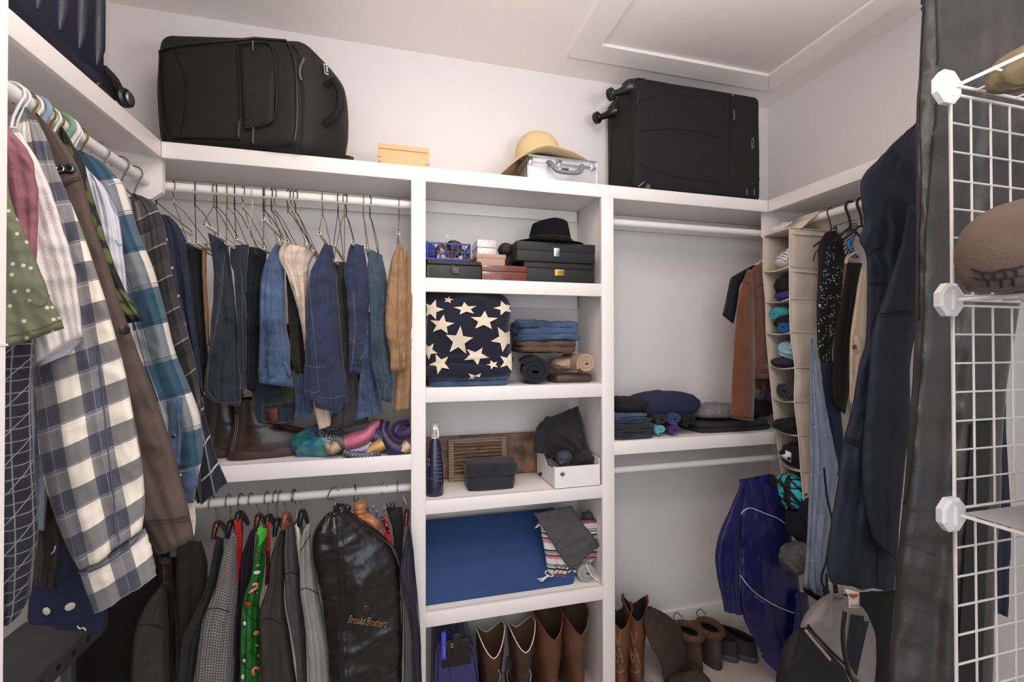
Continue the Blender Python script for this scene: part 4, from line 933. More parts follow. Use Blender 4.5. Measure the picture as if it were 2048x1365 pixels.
for q in ([(1070,1025),(1090,1035),(1130,1032)],[(1121,1100),(1150,1085),(1176,1080)]): seam('crease',q,[o for o in WV if o==t],.0008,GRC,t)
tag(blob('grey_trouser_waist',tuple(at(1174,1045,Y=1.84)),(.03,.03,.05),GRC,seed=24,wr=.01,wf=14),'charcoal trouser waist bunched behind the folded grey trousers','trousers')
t=thing('rolled_fleece','light grey rolled fleece with white drawstring at the right of the mat','fleece',tuple(at(1178,1165,Z=Z4)))
p=at(1178,1148,Y=1.75); roll('roll',(p.x-.01,1.745,Z4+.040),(p.x+.02,1.93,Z4+.04),.042,GRL,t,turns=1.8,seed=8,flat=.9)
tube('drawstring',[at(1172,1130,Y=1.735),at(1178,1142,Y=1.73),at(1186,1154,Y=1.728),at(1200,1164,Y=1.732)],.0028,YARN,t,sm=4)
# ---- bottom cubby: blue case and boots
PURP=M('purple_blue_plastic',(58,56,118),.4,.05,coat=.2)
cx=.225; t=thing('tool_case','purple-blue moulded plastic case with black handle, standing upright','case',(cx,1.83,0))
h0=at(915,1252,Y=1.85).z
bm=bmesh.new(); prof=[(-.075,0),(.11,0),(.112,.05),(.095,h0-.1),(.075,h0-.03),(.045,h0),(-.05,h0),(-.068,h0-.03)]
vv=[bm.verts.new((cx+x,1.76,z)) for x,z in prof]; f_=bm.faces.new(vv); r_=bmesh.ops.extrude_face_region(bm,geom=[f_]); bmesh.ops.translate(bm,verts=[v for v in r_['geom'] if isinstance(v,bmesh.types.BMVert)],vec=(0,.2,0)); bmesh.ops.bevel(bm,geom=list(bm.edges),offset=.012,segments=3,affect='EDGES')
v,f=fromb(bm); bs_=geo('shell',v,f,PURP,t)
pbox('recess_frame',884,942,1280,1.752,.012,at(912,1333,Y=1.755).z,BKPL,t,r=.003); pbox('label_plate',883,892,1266,1.744,.014,at(888,1318,Y=1.75).z,M('bright_blue_plate',(70,80,200),.4,0),t,r=.002)
lp_=[c for c in WV if c.parent==t][-1]; seam('label_print',[(888.5,1296),(888.5,1314)],lp_,.0012,WPL,t,sm=0,dash=.004)
pbox('handle',905,922,1268,1.725,.02,at(912,1310,Y=1.73).z,BKPL,t,r=.005); tube('handle_strap',[at(908,1250,Y=1.75),at(907,1275,Y=1.735),at(906,1300,Y=1.73)],.0035,BKPL,t); tube('latch_ring',[at(904,1292,Y=1.722)+Vector((.004*math.cos(a),0,.007*math.sin(a))) for a in [2*PI*i/12 for i in range(12)]],.0018,CHROME,t,closed=True)
seam('shell_joint',[(899,1337),(900,1350),(901,1364)],bs_,.0012,BKPL,t)
seam('shell_joint',[(943,1300),(951,1340),(956,1364)],bs_,.002,BKPL,t); 
BR1=M('dark_brown_leather',(54,32,25),.35,.3,60,c2=(84,50,36),coat=.15); BR2=M('tan_brown_leather',(88,54,36),.4,.25,60,c2=(112,70,46),coat=.15); LIN=M('honey_leather_lining',(118,80,50),.7,.2); LIN2=M('dark_tan_lining',(84,54,34),.7,.2); SOL=M('dark_sole',(34,26,22),.6,.2)
WST=M('white_boot_piping',(224,214,200),.5,0)
RB=[(.0,-.08,.20,.045),(.03,-.082,.20,.047),(.055,-.078,.165,.044),(.085,-.07,.09,.043),(.12,-.066,.062,.044),(.17,-.068,.064,.050),(.21,-.072,.07,.056),(.272,-.074,.074,.058)]
vd=lambda a: .035*abs(math.cos(a))**0*(abs(math.sin(a))**1.3)-.05*max(0,-math.cos(a))**2.2-.035*max(0,math.cos(a))**2
for px,x_,zt_,lab in ((982,.405,.0,'dark brown cowboy boot with white piping beside the blue case'),(1044,.520,.012,'dark brown cowboy boot with white piping beside the tan ankle boots')):
    x_=at(px,1290,Y=1.80).x
    t,u_,m4_,vs_,n_,K_=boot('cowboy_boot',lab,'dark cowboy boots in the bottom cubby',(x_,1.815,.026),PI/2,RB,BR1,SOL,dip=vd,lining=LIN,soleh=.024,heel=.012)
    tube('white_piping',[vs_[(K_-1)*n_+i]+Vector((0,-.001,.001)) for i in range(n_)],.0022,WST,t,closed=True,n=6)
    for sgn in (-1,1): seam('white_piping',[(px+sgn*20-6,1340),(px+sgn*24-6,1350),(px+sgn*22-6,1364)],u_,.0012,WST,t)
    for k in range(2): seam('scroll_stitching',[(px-4-k*5,1336+k*6),(px+8,1350+k*5),(px+16+k*4,1338)],u_,.0007,LIN,t)
RB2=[(.0,-.08,.18,.045),(.03,-.082,.18,.047),(.055,-.078,.15,.044),(.09,-.07,.085,.045),(.13,-.07,.06,.049),(.19,-.075,.062,.056),(.24,-.078,.066,.058),(.302,-.08,.07,.060)]
vd2=lambda a: .03*abs(math.sin(a))**1.2-.045*max(0,-math.cos(a))**2
for px,lab in ((1098,'plain tan leather boot next to the dark cowboy boots'),(1150,'plain tan leather boot at the right end of the bottom cubby')):
    x_=at(px,1290,Y=1.80).x
    t,u_,m4_,vs_,n_,K_=boot('leather_boot',lab,'tan boots in the bottom cubby',(x_,1.82,.022),PI/2+.06,RB2,BR2,SOL,dip=vd2,lining=LIN2,soleh=.02,heel=.01)
# ================= left bay, upper: trousers on wire hangers =================
J=VT(300,340,2.274)
HG='wire hangers on the upper left rod'
LBL='thin wire hanger with white paper tube carrying trousers on the upper left rod'
hs_=[(313,(306,424,1.58),1),(347.5,(372,481),1),(390,(392,484),1),(427.5,(409,449,1.60),1),(433,(436,471,1.58),1),(454,(453,486,1.58),1),(469,(472,477,1.6),1),(486,(512,505,1.64),0),(526.5,(527,437,1.55),1),(529.5,(526,496,1.62),1),(543,(562,480,1.6),1),(550,(574,482,1.6),1),(576,(617,487,1.62),1),(583.6,(610,490,1.64),0),(591,(622,500,1.64),0),(645,(639,466,1.58),1),(676,(668,489,1.6),1),(689,(669,520,1.63),1),(692.7,(706,485,1.6),1),(726.6,(733,494,1.6),1),(740,(757,500,1.63),0),(798,(797,466,1.6),1)]
ORD='leftmost,second,third,fourth,fifth,sixth,seventh,eighth,ninth,tenth,eleventh,twelfth,thirteenth,fourteenth,fifteenth,sixteenth,seventeenth,eighteenth,nineteenth,twentieth,twenty-first,rightmost'.split(',')
for i,(hx,fp,tb) in enumerate(hs_): wire_hanger(hx,fp,('brassy' if i%2 else 'dark')+' wire hanger '+('with paper tube, ' if tb else 'without tube, ')+ORD[i]+(' from the left' if 0<i<21 else '')+' above the trousers',GOLD if i%2 else DKWIRE,HG,tubem=PAPER if tb else None)
wire_hanger(505,(497,470,1.64),'white-coated wire hanger without a tube among the gold ones',WIREW,None)
for hx in (361,438,459,640,655): pass
BLKC=M('black_twill',(26,25,27),.85,.4,300,var=.15); OLIVE=M('dark_olive_twill',(44,42,36),.85,.4); BEI=M('beige_cord',(206,186,170),.85,.4,300,var=.06); TANC=M('tan_twill',(146,112,80),.8,.35,300,var=.08); CHC=M('charcoal_denim',(54,52,54),.85,.4)
THR=M('pale_thread',(140,140,146),.8,0); THG=M('gold_thread',(150,122,74),.8,0)
def jeans(label,mt,L,R,dL,dR,seams=(),bands=(),loops=(),name='jeans',cat='jeans',th=.07,thr=THR,group=None,extra=None,**k):
    t,o=garment(name,label,cat,mt,J(L),J(R),dL+.04,dR+.04,th=th,group=group,part='cloth',**k)
    for q in bands: decal('waistband',J(q),o,mt,t,off=.003,h=10,thick=.002)
    for q in seams: seam('stitching',J(q),[c for c in WV if c.parent==t],.0008,thr,t,dash=.006,off=.0015)
    for q in loops: decal('belt_loop',J(q),[c for c in WV if c.parent==t],mt,t,off=.004,h=12,thick=.002)
    return t,o
K=dict(folds=2.4,amp=.008,wr=.013,wf=12,nv=60,nu=32)
jeans('black trousers hanging leftmost on a tube hanger beside the navy flannel',BLKC,[(158,335),(170,500),(205,800),(240,1010)],[(245,335),(252,560),(262,800),(275,1020)],1.66,1.72,name='trousers',cat='trousers',seed=1,**K)
jeans('narrow tan trouser edge between black trousers and dark jeans',TANC,[(236,335),(238,480),(246,640),(258,800)],[(262,335),(256,480),(266,640),(268,800)],1.645,1.66,name='trousers',cat='trousers',th=.02,seed=2,folds=1,amp=.002,wr=.003)
jeans('near-black jeans with inner leg seam, above the brown boots',DJ,[(262,285),(290,480),(268,800),(246,1000),(280,1048)],[(352,325),(378,520),(404,800),(415,1000),(408,1078)],1.62,1.66,seams=[[(330,390),(322,520),(300,700),(268,900),(262,990)],[(338,392),(330,520),(308,700)],[(260,1000),(300,1048),(350,1060),(404,1058)]],seed=3,**K)
jeans('navy-black jeans folded with rounded turned-up hem near the hanger tube',DJ,[(366,345),(366,430),(384,500),(398,800),(396,1040)],[(450,340),(446,420),(438,520),(440,800),(440,990)],1.625,1.65,seams=[[(420,480),(425,580),(440,670)],[(398,790),(404,900),(416,1000)]],seed=4,**K)
jeans('plain navy-black trousers left of the bright blue jeans',NVC,[(450,350),(436,520),(430,700),(428,960),(460,1010)],[(535,360),(505,600),(500,760),(520,1000)],1.66,1.70,name='trousers',cat='trousers',seed=5,**K)
jeans('dark navy jeans with brown leather waist patch hanging lowest',DJ,[(500,700),(480,900),(462,1000),(470,1100),(490,1152)],[(640,700),(650,900),(655,1010),(664,1100),(655,1158)],1.70,1.73,seams=[[(512,1060),(510,1140)],[(514,1070),(600,1062),(650,1068)],[(515,1145),(600,1150),(655,1140)]],seed=6,**K)
pt=[o for o in WV if o.parent and o.parent.get('label','').startswith('dark navy jeans')][0]
decal('leather_patch',J([(541,1084),(580,1080),(584,1142),(545,1148)]),pt,M('tan_leather_patch',(118,58,40),.6,.3),pt.parent,off=.006,thick=.0015)
jeans('dark olive trousers hanging behind the bright blue jeans',OLIVE,[(618,470),(628,640),(640,870),(668,925)],[(680,500),(700,700),(706,850),(708,930)],1.67,1.70,name='trousers',cat='trousers',seed=7,th=.05,**K)
jeans('slim blue jeans leg under the olive trousers',DM,[(650,880),(664,1000),(655,1135)],[(722,900),(742,1040),(738,1112)],1.685,1.70,seams=[[(690,900),(700,1110)]],th=.04,seed=8,**K)
jeans('dark olive cloth hem behind the blue jeans cuff',M('moss_twill',(58,58,40),.85,.4),[(590,960),(588,1040),(596,1068)],[(655,960),(660,1030),(658,1060)],1.69,1.70,name='trousers',cat='trousers',th=.03,seed=9,folds=1,amp=.003)
jeans('bright blue jeans with wide waistband and belt loops facing out',DB,[(572,335),(530,410),(502,520),(498,700),(496,800),(494,900),(500,970)],[(600,345),(612,480),(620,700),(636,790),(640,900),(656,992)],1.60,1.64,
 seams=[[(556,440),(552,560),(566,680),(578,790)],[(564,440),(560,560),(574,680),(586,790)],[(498,800),(560,812),(636,800)],[(498,808),(560,820),(636,808)],[(578,810),(578,860)],[(498,890),(540,905),(640,890)],[(500,945),(560,948),(650,940)],[(612,640),(616,760)]],
 bands=[[(494,905),(640,893),(654,985),(500,968)]],loops=[[(534,850),(560,850),(566,945),(542,945)],[(606,868),(618,872),(640,940),(628,944)]],seed=10,**K)
jeans('beige corduroy trousers draped over two tube hangers',BEI,[(602,330),(582,400),(622,480),(662,600),(690,720),(706,838)],[(758,365),(722,450),(716,600),(713,720),(711,842)],1.61,1.66,seams=[[(640,330),(650,440),(678,560)]],name='trousers',cat='trousers',seed=11,th=.06,skew=2,**K)
jeans('beige trouser leg hanging down beside the neckties',BEI,[(738,1000),(745,1080),(768,1182)],[(790,980),(812,1060),(826,1165)],1.66,1.68,name='trousers',cat='trousers',th=.03,seed=12,folds=2,amp=.005)
jeans('bright navy jeans, flared leg, right of the beige trousers',DNAVY,[(792,335),(745,430),(716,530),(712,700),(704,890),(702,1020),(745,1050),(748,1080)],[(832,345),(850,500),(866,700),(882,880),(897,1028),(880,1070),(866,1112)],1.60,1.66,
 seams=[[(735,470),(728,560),(742,720),(756,880),(768,1010)],[(706,890),(760,900),(800,890)],[(704,1005),(740,1015),(768,1010)],[(765,1036),(830,1040),(893,1022)]],seed=13,**K)
jeans('charcoal jeans with flared hem above the pink necktie',CHC,[(838,415),(832,600),(850,800),(848,1000),(812,1190)],[(905,420),(898,600),(940,850),(975,1050),(996,1150)],1.67,1.71,seams=[[(818,1178),(900,1190),(990,1142)],[(816,1186),(900,1198),(992,1150)]],seed=14,**K)
jeans('mid-blue jeans leg with frayed hem behind the short blue jeans',DM,[(988,640),(965,800),(948,1000),(935,1142)],[(1004,650),(1012,800),(1030,980),(1060,1100)],1.65,1.68,seams=[[(940,1128),(1000,1132),(1054,1090)],[(1010,850),(1030,1000),(1046,1090)]],seed=15,th=.06,**K)
jeans('blue jeans folded short with belt loops, left of the teal jeans',DNAVY,[(915,330),(882,465),(896,560),(905,740),(903,920)],[(972,345),(985,420),(1000,560),(985,700),(972,800),(952,928)],1.61,1.64,
 seams=[[(922,560),(930,700),(918,880)],[(930,560),(938,700),(926,880)],[(905,765),(940,790),(975,780)],[(903,870),(930,880),(960,870)]],loops=[[(903,835),(914,835),(912,905),(902,905)],[(946,845),(962,845),(958,912),(942,912)]],seed=16,**K)
jeans('faded teal jeans with ladder-stitched side seam',DT,[(1000,360),(988,460),(1000,640),(1004,800),(1010,900),(1050,1050)],[(1056,388),(1075,480),(1088,590),(1070,700),(1095,860),(1105,1000),(1098,1060)],1.62,1.67,
 seams=[[(1020,450),(1035,520),(1058,590),(1085,605)],[(1028,445),(1042,515),(1064,585)],[(1075,610),(1050,660),(1052,760),(1070,930)],[(1082,610),(1058,660),(1060,760),(1078,930)],[(1030,940),(1070,950),(1104,930)]],loops=[[(1062,975),(1080,975),(1078,1045),(1062,1045)]],seed=17,**K)
jeans('back leg of tan trousers hanging against the white post',TANC,[(1165,370),(1150,600),(1125,850),(1108,1105)],[(1188,400),(1194,600),(1190,850),(1178,1092)],1.655,1.67,name='trousers',cat='trousers',seed=18,th=.04,seams=[[(1116,1092),(1150,1096),(1178,1080)]],thr=THG,**K)
jeans('tan twill trousers with waistband on the rightmost wire hanger',TANC,[(1130,335),(1098,410),(1080,520),(1070,650),(1072,750),(1090,800),(1095,915)],[(1150,340),(1166,460),(1172,600),(1170,760),(1168,830),(1160,916)],1.60,1.63,
 seams=[[(1138,480),(1150,620),(1140,760)],[(1085,775),(1120,760),(1170,768)],[(1090,865),(1130,872),(1165,865)]],loops=[[(1148,830),(1162,830),(1158,910),(1146,910)]],thr=THG,seed=19,**K)
# ---- shelf below the jeans: boots, plastic bag, neckties
ZL=CZ-.405
BT=M('oiled_brown_leather',(44,28,22),.32,.3,50,c2=(66,42,30),coat=.2); BSO=M('brown_welt',(62,36,24),.5,.2)
RB3=[(.0,-.075,.205,.046),(.03,-.078,.205,.049),(.055,-.074,.19,.046),(.08,-.066,.12,.044),(.105,-.06,.075,.044),(.14,-.058,.062,.045),(.165,-.06,.06,.047),(.185,-.062,.06,.048)]
hp_=at(462,925,Z=ZL); t,u_,*_=boot('leather_work_boot','brown oiled-leather work boot with stitched heel in front on the shelf',None,(hp_.x+.055,hp_.y+.05,ZL+.028),.22,RB3,BT,BSO,soleh=.026,lining=M('boot_lining',(40,28,22),.9,.1),s=1.0)
seam('stitching',[(473,830),(471,860),(462,905)],u_,.0007,THR,t); seam('stitching',[(477,830),(475,860),(466,905)],u_,.0007,THR,t)
boot('leather_work_boot','brown oiled-leather work boot mostly hidden behind the flannel sleeve',None,(hp_.x-.06,hp_.y+.11,ZL+.028),.35,RB3,BT,BSO,soleh=.026,lining=bpy.data.materials['boot_lining'],s=1.05)
BAGB=M('translucent_blue_film',(24,92,150),.18,.25,30,c2=(70,150,120),vs=14,alpha=.82,coat=.5,dist=.004)
c=at(636,895,Y=1.76); bgo=tag(blob('plastic_bag',(c.x,1.80,ZL+.045),(.105,.08,.06),BAGB,seed=41,wr=.016,wf=11,pw=2,flat=ZL+.001,nu=60,nv=40),'translucent blue-green plastic bag on the shelf beside the boot','bag')
def tie(label,pts,w,m,y=None):
    P=[at(p[0],p[1],Y=p[2]) for p in pts]
    P=spline(P,6); V=[];Fc=[]; n=len(P)
    for i,p in enumerate(P):
        d=(P[min(i+1,n-1)]-P[max(0,i-1)]).normalized(); b=d.cross(CAM-p).normalized(); nn=b.cross(d).normalized()
        ww=w*(.55+.45*min(1,i/n*1.6)); V+=[p+b*ww/2+nn*.0005,p+nn*.0045,p-b*ww/2+nn*.0005,p-nn*.001]
    for i in range(n-1):
        for k in range(4): Fc.append((i*4+k,i*4+(k+1)%4,(i+1)*4+(k+1)%4,(i+1)*4+k))
    Fc+=[(0,1,2,3),((n-1)*4+3,(n-1)*4+2,(n-1)*4+1,(n-1)*4)]
    uv=[]
    for i in range(n): uv+=[(0,i*.006),(w/2,i*.006),(w,i*.006),(w/2,i*.006)]
    return tag(geo('necktie',V,Fc,m,uv=uv,smooth=2),label,'necktie')
silk=lambda n,c,c2=None: plaid(n,c,[('d',.012,0,.3,c2 or c,.8)],rough=.4)
def JP(l): return [(300+p[0]/2.274,340+p[1]/2.274,p[2]) for p in l]
tie('navy necktie with pale dots at the left of the tie pile',JP([(770,1180,1.76),(790,1215,1.74),(835,1225,1.74),(860,1200,1.76)]),.055,spots('navy_dotted_silk',(26,28,44),(190,190,196),160,.28,.4))
tie('beige dotted necktie curled at the front left of the tie pile',JP([(800,1235,1.74),(820,1270,1.715),(850,1255,1.72),(862,1240,1.74)]),.05,spots('beige_dotted_silk',(196,170,146),(120,96,88),220,.25,.4))
tie('grey-beige patterned necktie near the front of the tie pile',JP([(820,1215,1.75),(860,1228,1.73),(885,1238,1.72),(905,1232,1.73)]),.04,silk('taupe_silk',(140,130,116),(110,98,84)))
tie('pink striped necktie looping over the tie pile',JP([(1048,1150,1.75),(1020,1165,1.73),(985,1205,1.715),(935,1230,1.71),(885,1242,1.715)]),.058,silk('pink_silk',(186,92,122),(206,124,150)))
tie('pink striped tail lying behind the pink necktie',JP([(900,1240,1.725),(940,1250,1.715),(965,1245,1.715),(985,1230,1.72)]),.03,silk('pink_silk2',(190,90,120),(220,160,170)))
tie('pale blue-grey necktie under the pink one',JP([(890,1262,1.715),(930,1275,1.712),(985,1262,1.712),(1010,1240,1.72)]),.035,silk('pale_blue_silk',(160,160,190),(130,130,170)))
tie('dark blue striped necktie on top of the gold one',JP([(965,1235,1.74),(990,1205,1.725),(1020,1208,1.72),(1060,1240,1.72)]),.05,silk('dark_blue_silk',(40,44,84),(90,94,140)))
tie('gold-backed necktie end at the front of the tie pile',JP([(985,1288,1.71),(1010,1268,1.708),(1040,1256,1.708),(1062,1245,1.712)]),.045,M('gold_satin',(196,156,100),.4,.1))
tie('navy dotted necktie along the shelf front edge',JP([(880,1280,1.712),(925,1298,1.706),(985,1298,1.706),(1045,1282,1.71)]),.045,spots('navy_fine_dots',(30,34,54),(170,172,190),260,.28,.4))
tie('deep purple necktie folded against the white post',JP([(1070,1140,1.75),(1060,1190,1.73),(1090,1245,1.715),(1130,1270,1.71),(1165,1255,1.715)]),.065,silk('purple_silk',(48,28,76),(40,22,66)))
tie('violet necktie standing up behind the deep purple one',JP([(1180,1150,1.76),(1130,1165,1.74),(1120,1200,1.73),(1165,1195,1.72),(1182,1180,1.72)]),.05,silk('violet_silk',(62,40,94),(54,32,84)))
tie('cream patterned necktie end peeping out at the right of the pile',JP([(1135,1285,1.71),(1155,1268,1.71),(1180,1250,1.715)]),.045,spots('cream_dotted_silk',(206,180,160),(150,90,90),220,.22,.4))
tag(blob('dark_necktie_heap',(at(700,895,Y=1.8).x+.02,1.81,ZL+.03),(.13,.06,.038),silk('dark_mixed_silk',(36,32,52),(60,50,80)),seed=51,wr=.02,wf=14,flat=ZL+.001),'dark silk neckties heaped at the back of the tie pile','necktie')
# ================= left bay, lower: jackets =================
S=VT(250,920,3.067); RZL=CZ-.549
BRT=M('brown_tweed',(58,52,44),.9,.6,240,c2=(72,64,54),vs=60); BRD=M('dark_brown_wool',(44,38,36),.9,.5,300); CHW=M('charcoal_wool',(46,46,48),.9,.5,300); DKL=M('oxblood_dark_leather',(48,22,16),.35,.2); BRS=M('brown_grey_suiting',(58,52,50),.85,.4,320); GRS=M('grey_suiting',(76,74,76),.85,.4,320)
HND=plaid('houndstooth_wool',(150,144,142),[('u',.0085,0,.5,(44,44,50),.62),('v',.0085,0,.5,(44,44,50),.62)]); PIN=plaid('grey_pinstripe',(176,172,166),[('d',.0052,0,.45,(88,86,90),.85)]); REDC=M('red_cotton',(176,28,30),.7,.3); NVW=M('navy_wool',(26,28,42),.85,.4); GRN=M('green_satin_print',(30,112,36),.45,.15,60,var=.06); SEQ=spots('red_sequins',(96,16,24),(190,120,120),300,.16,.3); WHS=M('white_shirt_cotton',(224,218,212),.8,.3)
DW=M('dark_red_wood',(84,26,20),.25,0,coat=.5); LW=wood('light_brown_turned_wood',(150,96,54),(176,118,72),8,.35); MW=M('orange_brown_wood',(150,80,44),.3,0,coat=.4)
def suit_hanger(label,hx,hy,neck,m,hm=GRMET,w=.028,yy=1.72,group=None,back=1.95):
    """hook over the lower rod, hanger body reaching to picture point neck"""
    x=at(hx,1000,Y=1.78).x; p=at(neck[0],neck[1],Y=1.75); t=thing('coat_hanger',label,'hanger',(x,1.78,RZL-.2),group)
    top=Vector((x,1.78,RZL)); r=.025
    pts=[top+Vector((.006*math.sin(a),r*math.cos(a),r*math.sin(a))) for a in [-.5+(PI+.35)*i/9 for i in range(10)]]
    pts=pts[::-1]; pts=[top+Vector((0,-r*math.cos(a),r*math.sin(a))) for a in [-.5+(PI+.5)*i/9 for i in range(10)]]
    pts+=[Vector((p.x,p.y+.01,p.z+.03)),Vector((p.x,p.y+.01,p.z))]
    tube('hook',pts,.0022,hm,t,n=7,sm=3)
    c=Vector((p.x,p.y+.01,p.z))
    tube('hanger_body',[c+Vector((-.003,-.022,-.045)),c+Vector((0,0,.0)),c+Vector((.002,.045,-.022)),c+Vector((.004,.09,-.07))],[.007,.0105,.010,.007],m,t,n=10,sm=4,r2=None)
    return t
SH=S
specs=[
 ('leather_coat','near-black reddish leather coat in the darkest corner','coat',DKL,[(200,600),(215,800),(250,1000),(250,1400)],[(320,600),(335,900),(345,1100),(345,1400)],1.74,1.76,.1,{}),
 ('tweed_jacket','brown tweed jacket sleeve at the bottom left corner','jacket',BRT,[(232,770),(150,860),(75,1000),(45,1150),(35,1420)],[(250,770),(262,900),(272,1050),(278,1420)],1.62,1.68,.12,{}),
 ('wool_jacket','dark brown wool jacket behind the plaid sleeves','jacket',BRD,[(320,500),(310,800),(325,1050),(330,1420)],[(470,500),(505,640),(500,900),(480,1420)],1.70,1.74,.1,{}),
 ('wool_jacket','charcoal wool jacket left of the houndstooth one','jacket',CHW,[(560,470),(500,760),(395,1000),(345,1100),(318,1420)],[(605,480),(600,640),(560,860),(480,1100),(450,1420)],1.63,1.69,.12,{}),
 ('houndstooth_jacket','black and cream houndstooth jacket sleeve','jacket',HND,[(665,440),(605,560),(555,790),(500,920),(460,1080),(412,1420)],[(692,450),(684,640),(686,850),(670,1100),(662,1420)],1.60,1.66,.13,{}),
 ('red_jacket','bright red jacket collar next to the houndstooth','jacket',REDC,[(668,370),(680,520),(686,640),(690,760)],[(716,365),(724,440),(720,560),(705,745)],1.65,1.69,.05,{}),
 ('navy_patterned_jacket','navy jacket with white snowflake print below the red collar','jacket',NVW,[(692,735),(684,900),(670,1050),(664,1420)],[(716,735),(722,900),(722,1100),(716,1420)],1.66,1.69,.05,{}),
 ('navy_blazer','dark navy blazer lapel left of the green jacket','jacket',NVW,[(772,430),(738,520),(702,650),(706,900),(708,1420)],[(800,420),(792,560),(770,760),(740,900),(722,1420)],1.67,1.70,.07,{}),
 ('holiday_suit_jacket','bright green satin jacket printed with candy canes and coloured bulbs','jacket',GRN,[(815,420),(796,560),(770,720),(722,870),(708,1050),(704,1420)],[(860,395),(866,520),(852,700),(828,860),(832,1050),(828,1420)],1.61,1.65,.12,{}),
 ('sequin_jacket','dark red sequinned sleeve right of the green jacket','jacket',SEQ,[(866,520),(868,640),(858,770)],[(886,520),(890,620),(880,760)],1.66,1.68,.03,{}),
 ('red_shirt','red collar edge above the sequinned sleeve','shirt',REDC,[(862,390),(866,460),(868,560)],[(882,380),(888,460),(886,560)],1.655,1.67,.03,{}),
 ('suit_jacket','dark brown suit jacket, middle of the lower rod','jacket',BRS,[(950,440),(895,600),(880,760),(822,940),(824,1100),(832,1420)],[(980,440),(984,640),(976,860),(1010,1080),(1062,1420)],1.61,1.68,.14,{}),
 ('suit_jacket','mid-grey suit jacket with pointed shoulder seam','jacket',GRS,[(985,400),(972,560),(980,740),(990,900),(1040,1180),(1060,1420)],[(1035,410),(1056,560),(1080,740),(1106,1000),(1120,1420)],1.63,1.69,.12,{}),
 ('white_shirt','white shirt edge between grey jacket and pinstripe jacket','shirt',WHS,[(1042,400),(1058,520),(1068,620),(1074,680)],[(1058,410),(1074,520),(1082,600),(1080,640)],1.66,1.68,.02,{}),
 ('pinstripe_jacket','light grey fine-striped jacket left of the garment bag','jacket',PIN,[(1095,430),(1075,560),(1074,800),(1095,960),(1115,1150),(1130,1420)],[(1132,385),(1145,500),(1175,720),(1205,900),(1262,1180),(1268,1420)],1.62,1.66,.12,{}),
]
suits={}
for i,(nm,lab,cat,mt,L,R,dl,dr,th,kw) in enumerate(specs):
    suits[lab]=garment(nm,lab,cat,mt,S(L),S(R),dl,dr,th=th,seed=60+i,folds=1.6,amp=.009,wr=.009,wf=9,nv=54,nu=30)
def sg(k): return [v for q,v in suits.items() if k in q][0]
STD=M('dark_stitch',(20,20,22),.9,0)
for k,q in (('brown tweed',[(60,1020),(160,1010),(250,1050)]),('charcoal wool jacket left',[(370,1035),(450,1050),(520,930)]),('houndstooth jacket sleeve',[(500,920),(560,910),(640,935)]),('dark brown suit',[(822,985),(900,975),(960,1010)]),('mid-grey',[(980,705),(1020,690),(1078,715)]),('fine-striped',[(1075,800),(1120,790),(1190,830)]),('dark brown suit',[(905,580),(940,520),(976,470)]),('fine-striped',[(1078,560),(1110,500),(1140,460)])):
    t,o=sg(k); seam('armhole_seam',S(q),o,.0012,STD,t)
# green jacket print
t,o=sg('candy canes')
LGR=M('light_green_lapel',(66,176,58),.45,.1); BLKL=M('black_print',(14,30,16),.6,0); PRC={n:M('print_'+n,c,.5,0) for n,c in (('red',(190,50,48)),('white',(220,214,206)),('yellow',(206,170,72)),('grey',(190,196,196)),('pink',(226,150,140)))}
decal('lapel',S([(810,430),(850,402),(862,420),(860,470),(800,560),(795,520)]),o,LGR,t,off=.004,h=8)
def bulb(x,y,rx,ry,ro,c):
    P=[]
    for k in range(12):
        a=2*PI*k/12; u=math.cos(a)*rx*(1 if math.cos(a)>0 else 1.25); v=math.sin(a)*ry; P.append((x+u*math.cos(ro)-v*math.sin(ro),y+u*math.sin(ro)+v*math.cos(ro)))
    decal('bulb_outline',S([(x+(px-x)*1.22,y+(py-y)*1.22) for px,py in P]),o,BLKL,t,off=.0025,h=20); decal('bulb_print',S(P),o,PRC[c],t,off=.0035,h=20)
for a in ((808,690,17,12,-.2,'grey'),(756,882,18,13,.3,'red'),(738,1003,11,16,0,'grey'),(800,1062,18,13,-.4,'yellow'),(820,1200,14,12,-.3,'yellow'),(728,1330,10,18,0,'grey'),(848,565,10,8,0,'red'),(735,1230,12,18,.1,'grey'),(806,1140,7,7,0,'yellow'),(814,648,5,5,0,'yellow'),(806,815,5,5,0,'yellow')): bulb(*a)
def cane(pts):
    seam('cane_print',S(pts),o,.0040,PRC['pink'],t,off=.0005,n=6); seam('cane_stripe',S(pts),o,.0043,PRC['red'],t,off=.0007,dash=.006)
cane([(765,815),(790,795),(810,780),(808,765),(795,762),(785,770)]); cane([(790,1318),(782,1295),(792,1280),(815,1280),(830,1292)])
for q in ([(800,560),(835,590),(815,640),(820,700),(800,760)],[(820,740),(780,800),(750,850),(730,900),(760,960),(800,990),(825,960),(812,900),(770,890)],[(720,1050),(735,1010),(720,960)],[(720,1240),(740,1190),(780,1180),(800,1230),(780,1280),(745,1280),(722,1250)],[(740,1100),(745,1140),(735,1160)]): seam('light_string_print',S(q),o,.001,BLKL,t,off=.001)
t,o=sg('snowflake')
for x,y,r in ((692,826,16),(690,845,8)):
    for k in range(3): a=k*PI/3; seam('snowflake_print',S([(x-r*math.cos(a),y-r*math.sin(a)),(x+r*math.cos(a),y+r*math.sin(a))]),o,.0012,PRC['white'],t,sm=0,off=.001)
decal('white_print',S([(675,950),(690,940),(698,975),(685,1010),(672,990)]),o,PRC['white'],t,off=.003)
# lapels / collars
t,o=sg('bright red jacket'); seam('collar_edge',S([(690,380),(700,360),(716,368),(720,440)]),o,.002,STD,t)
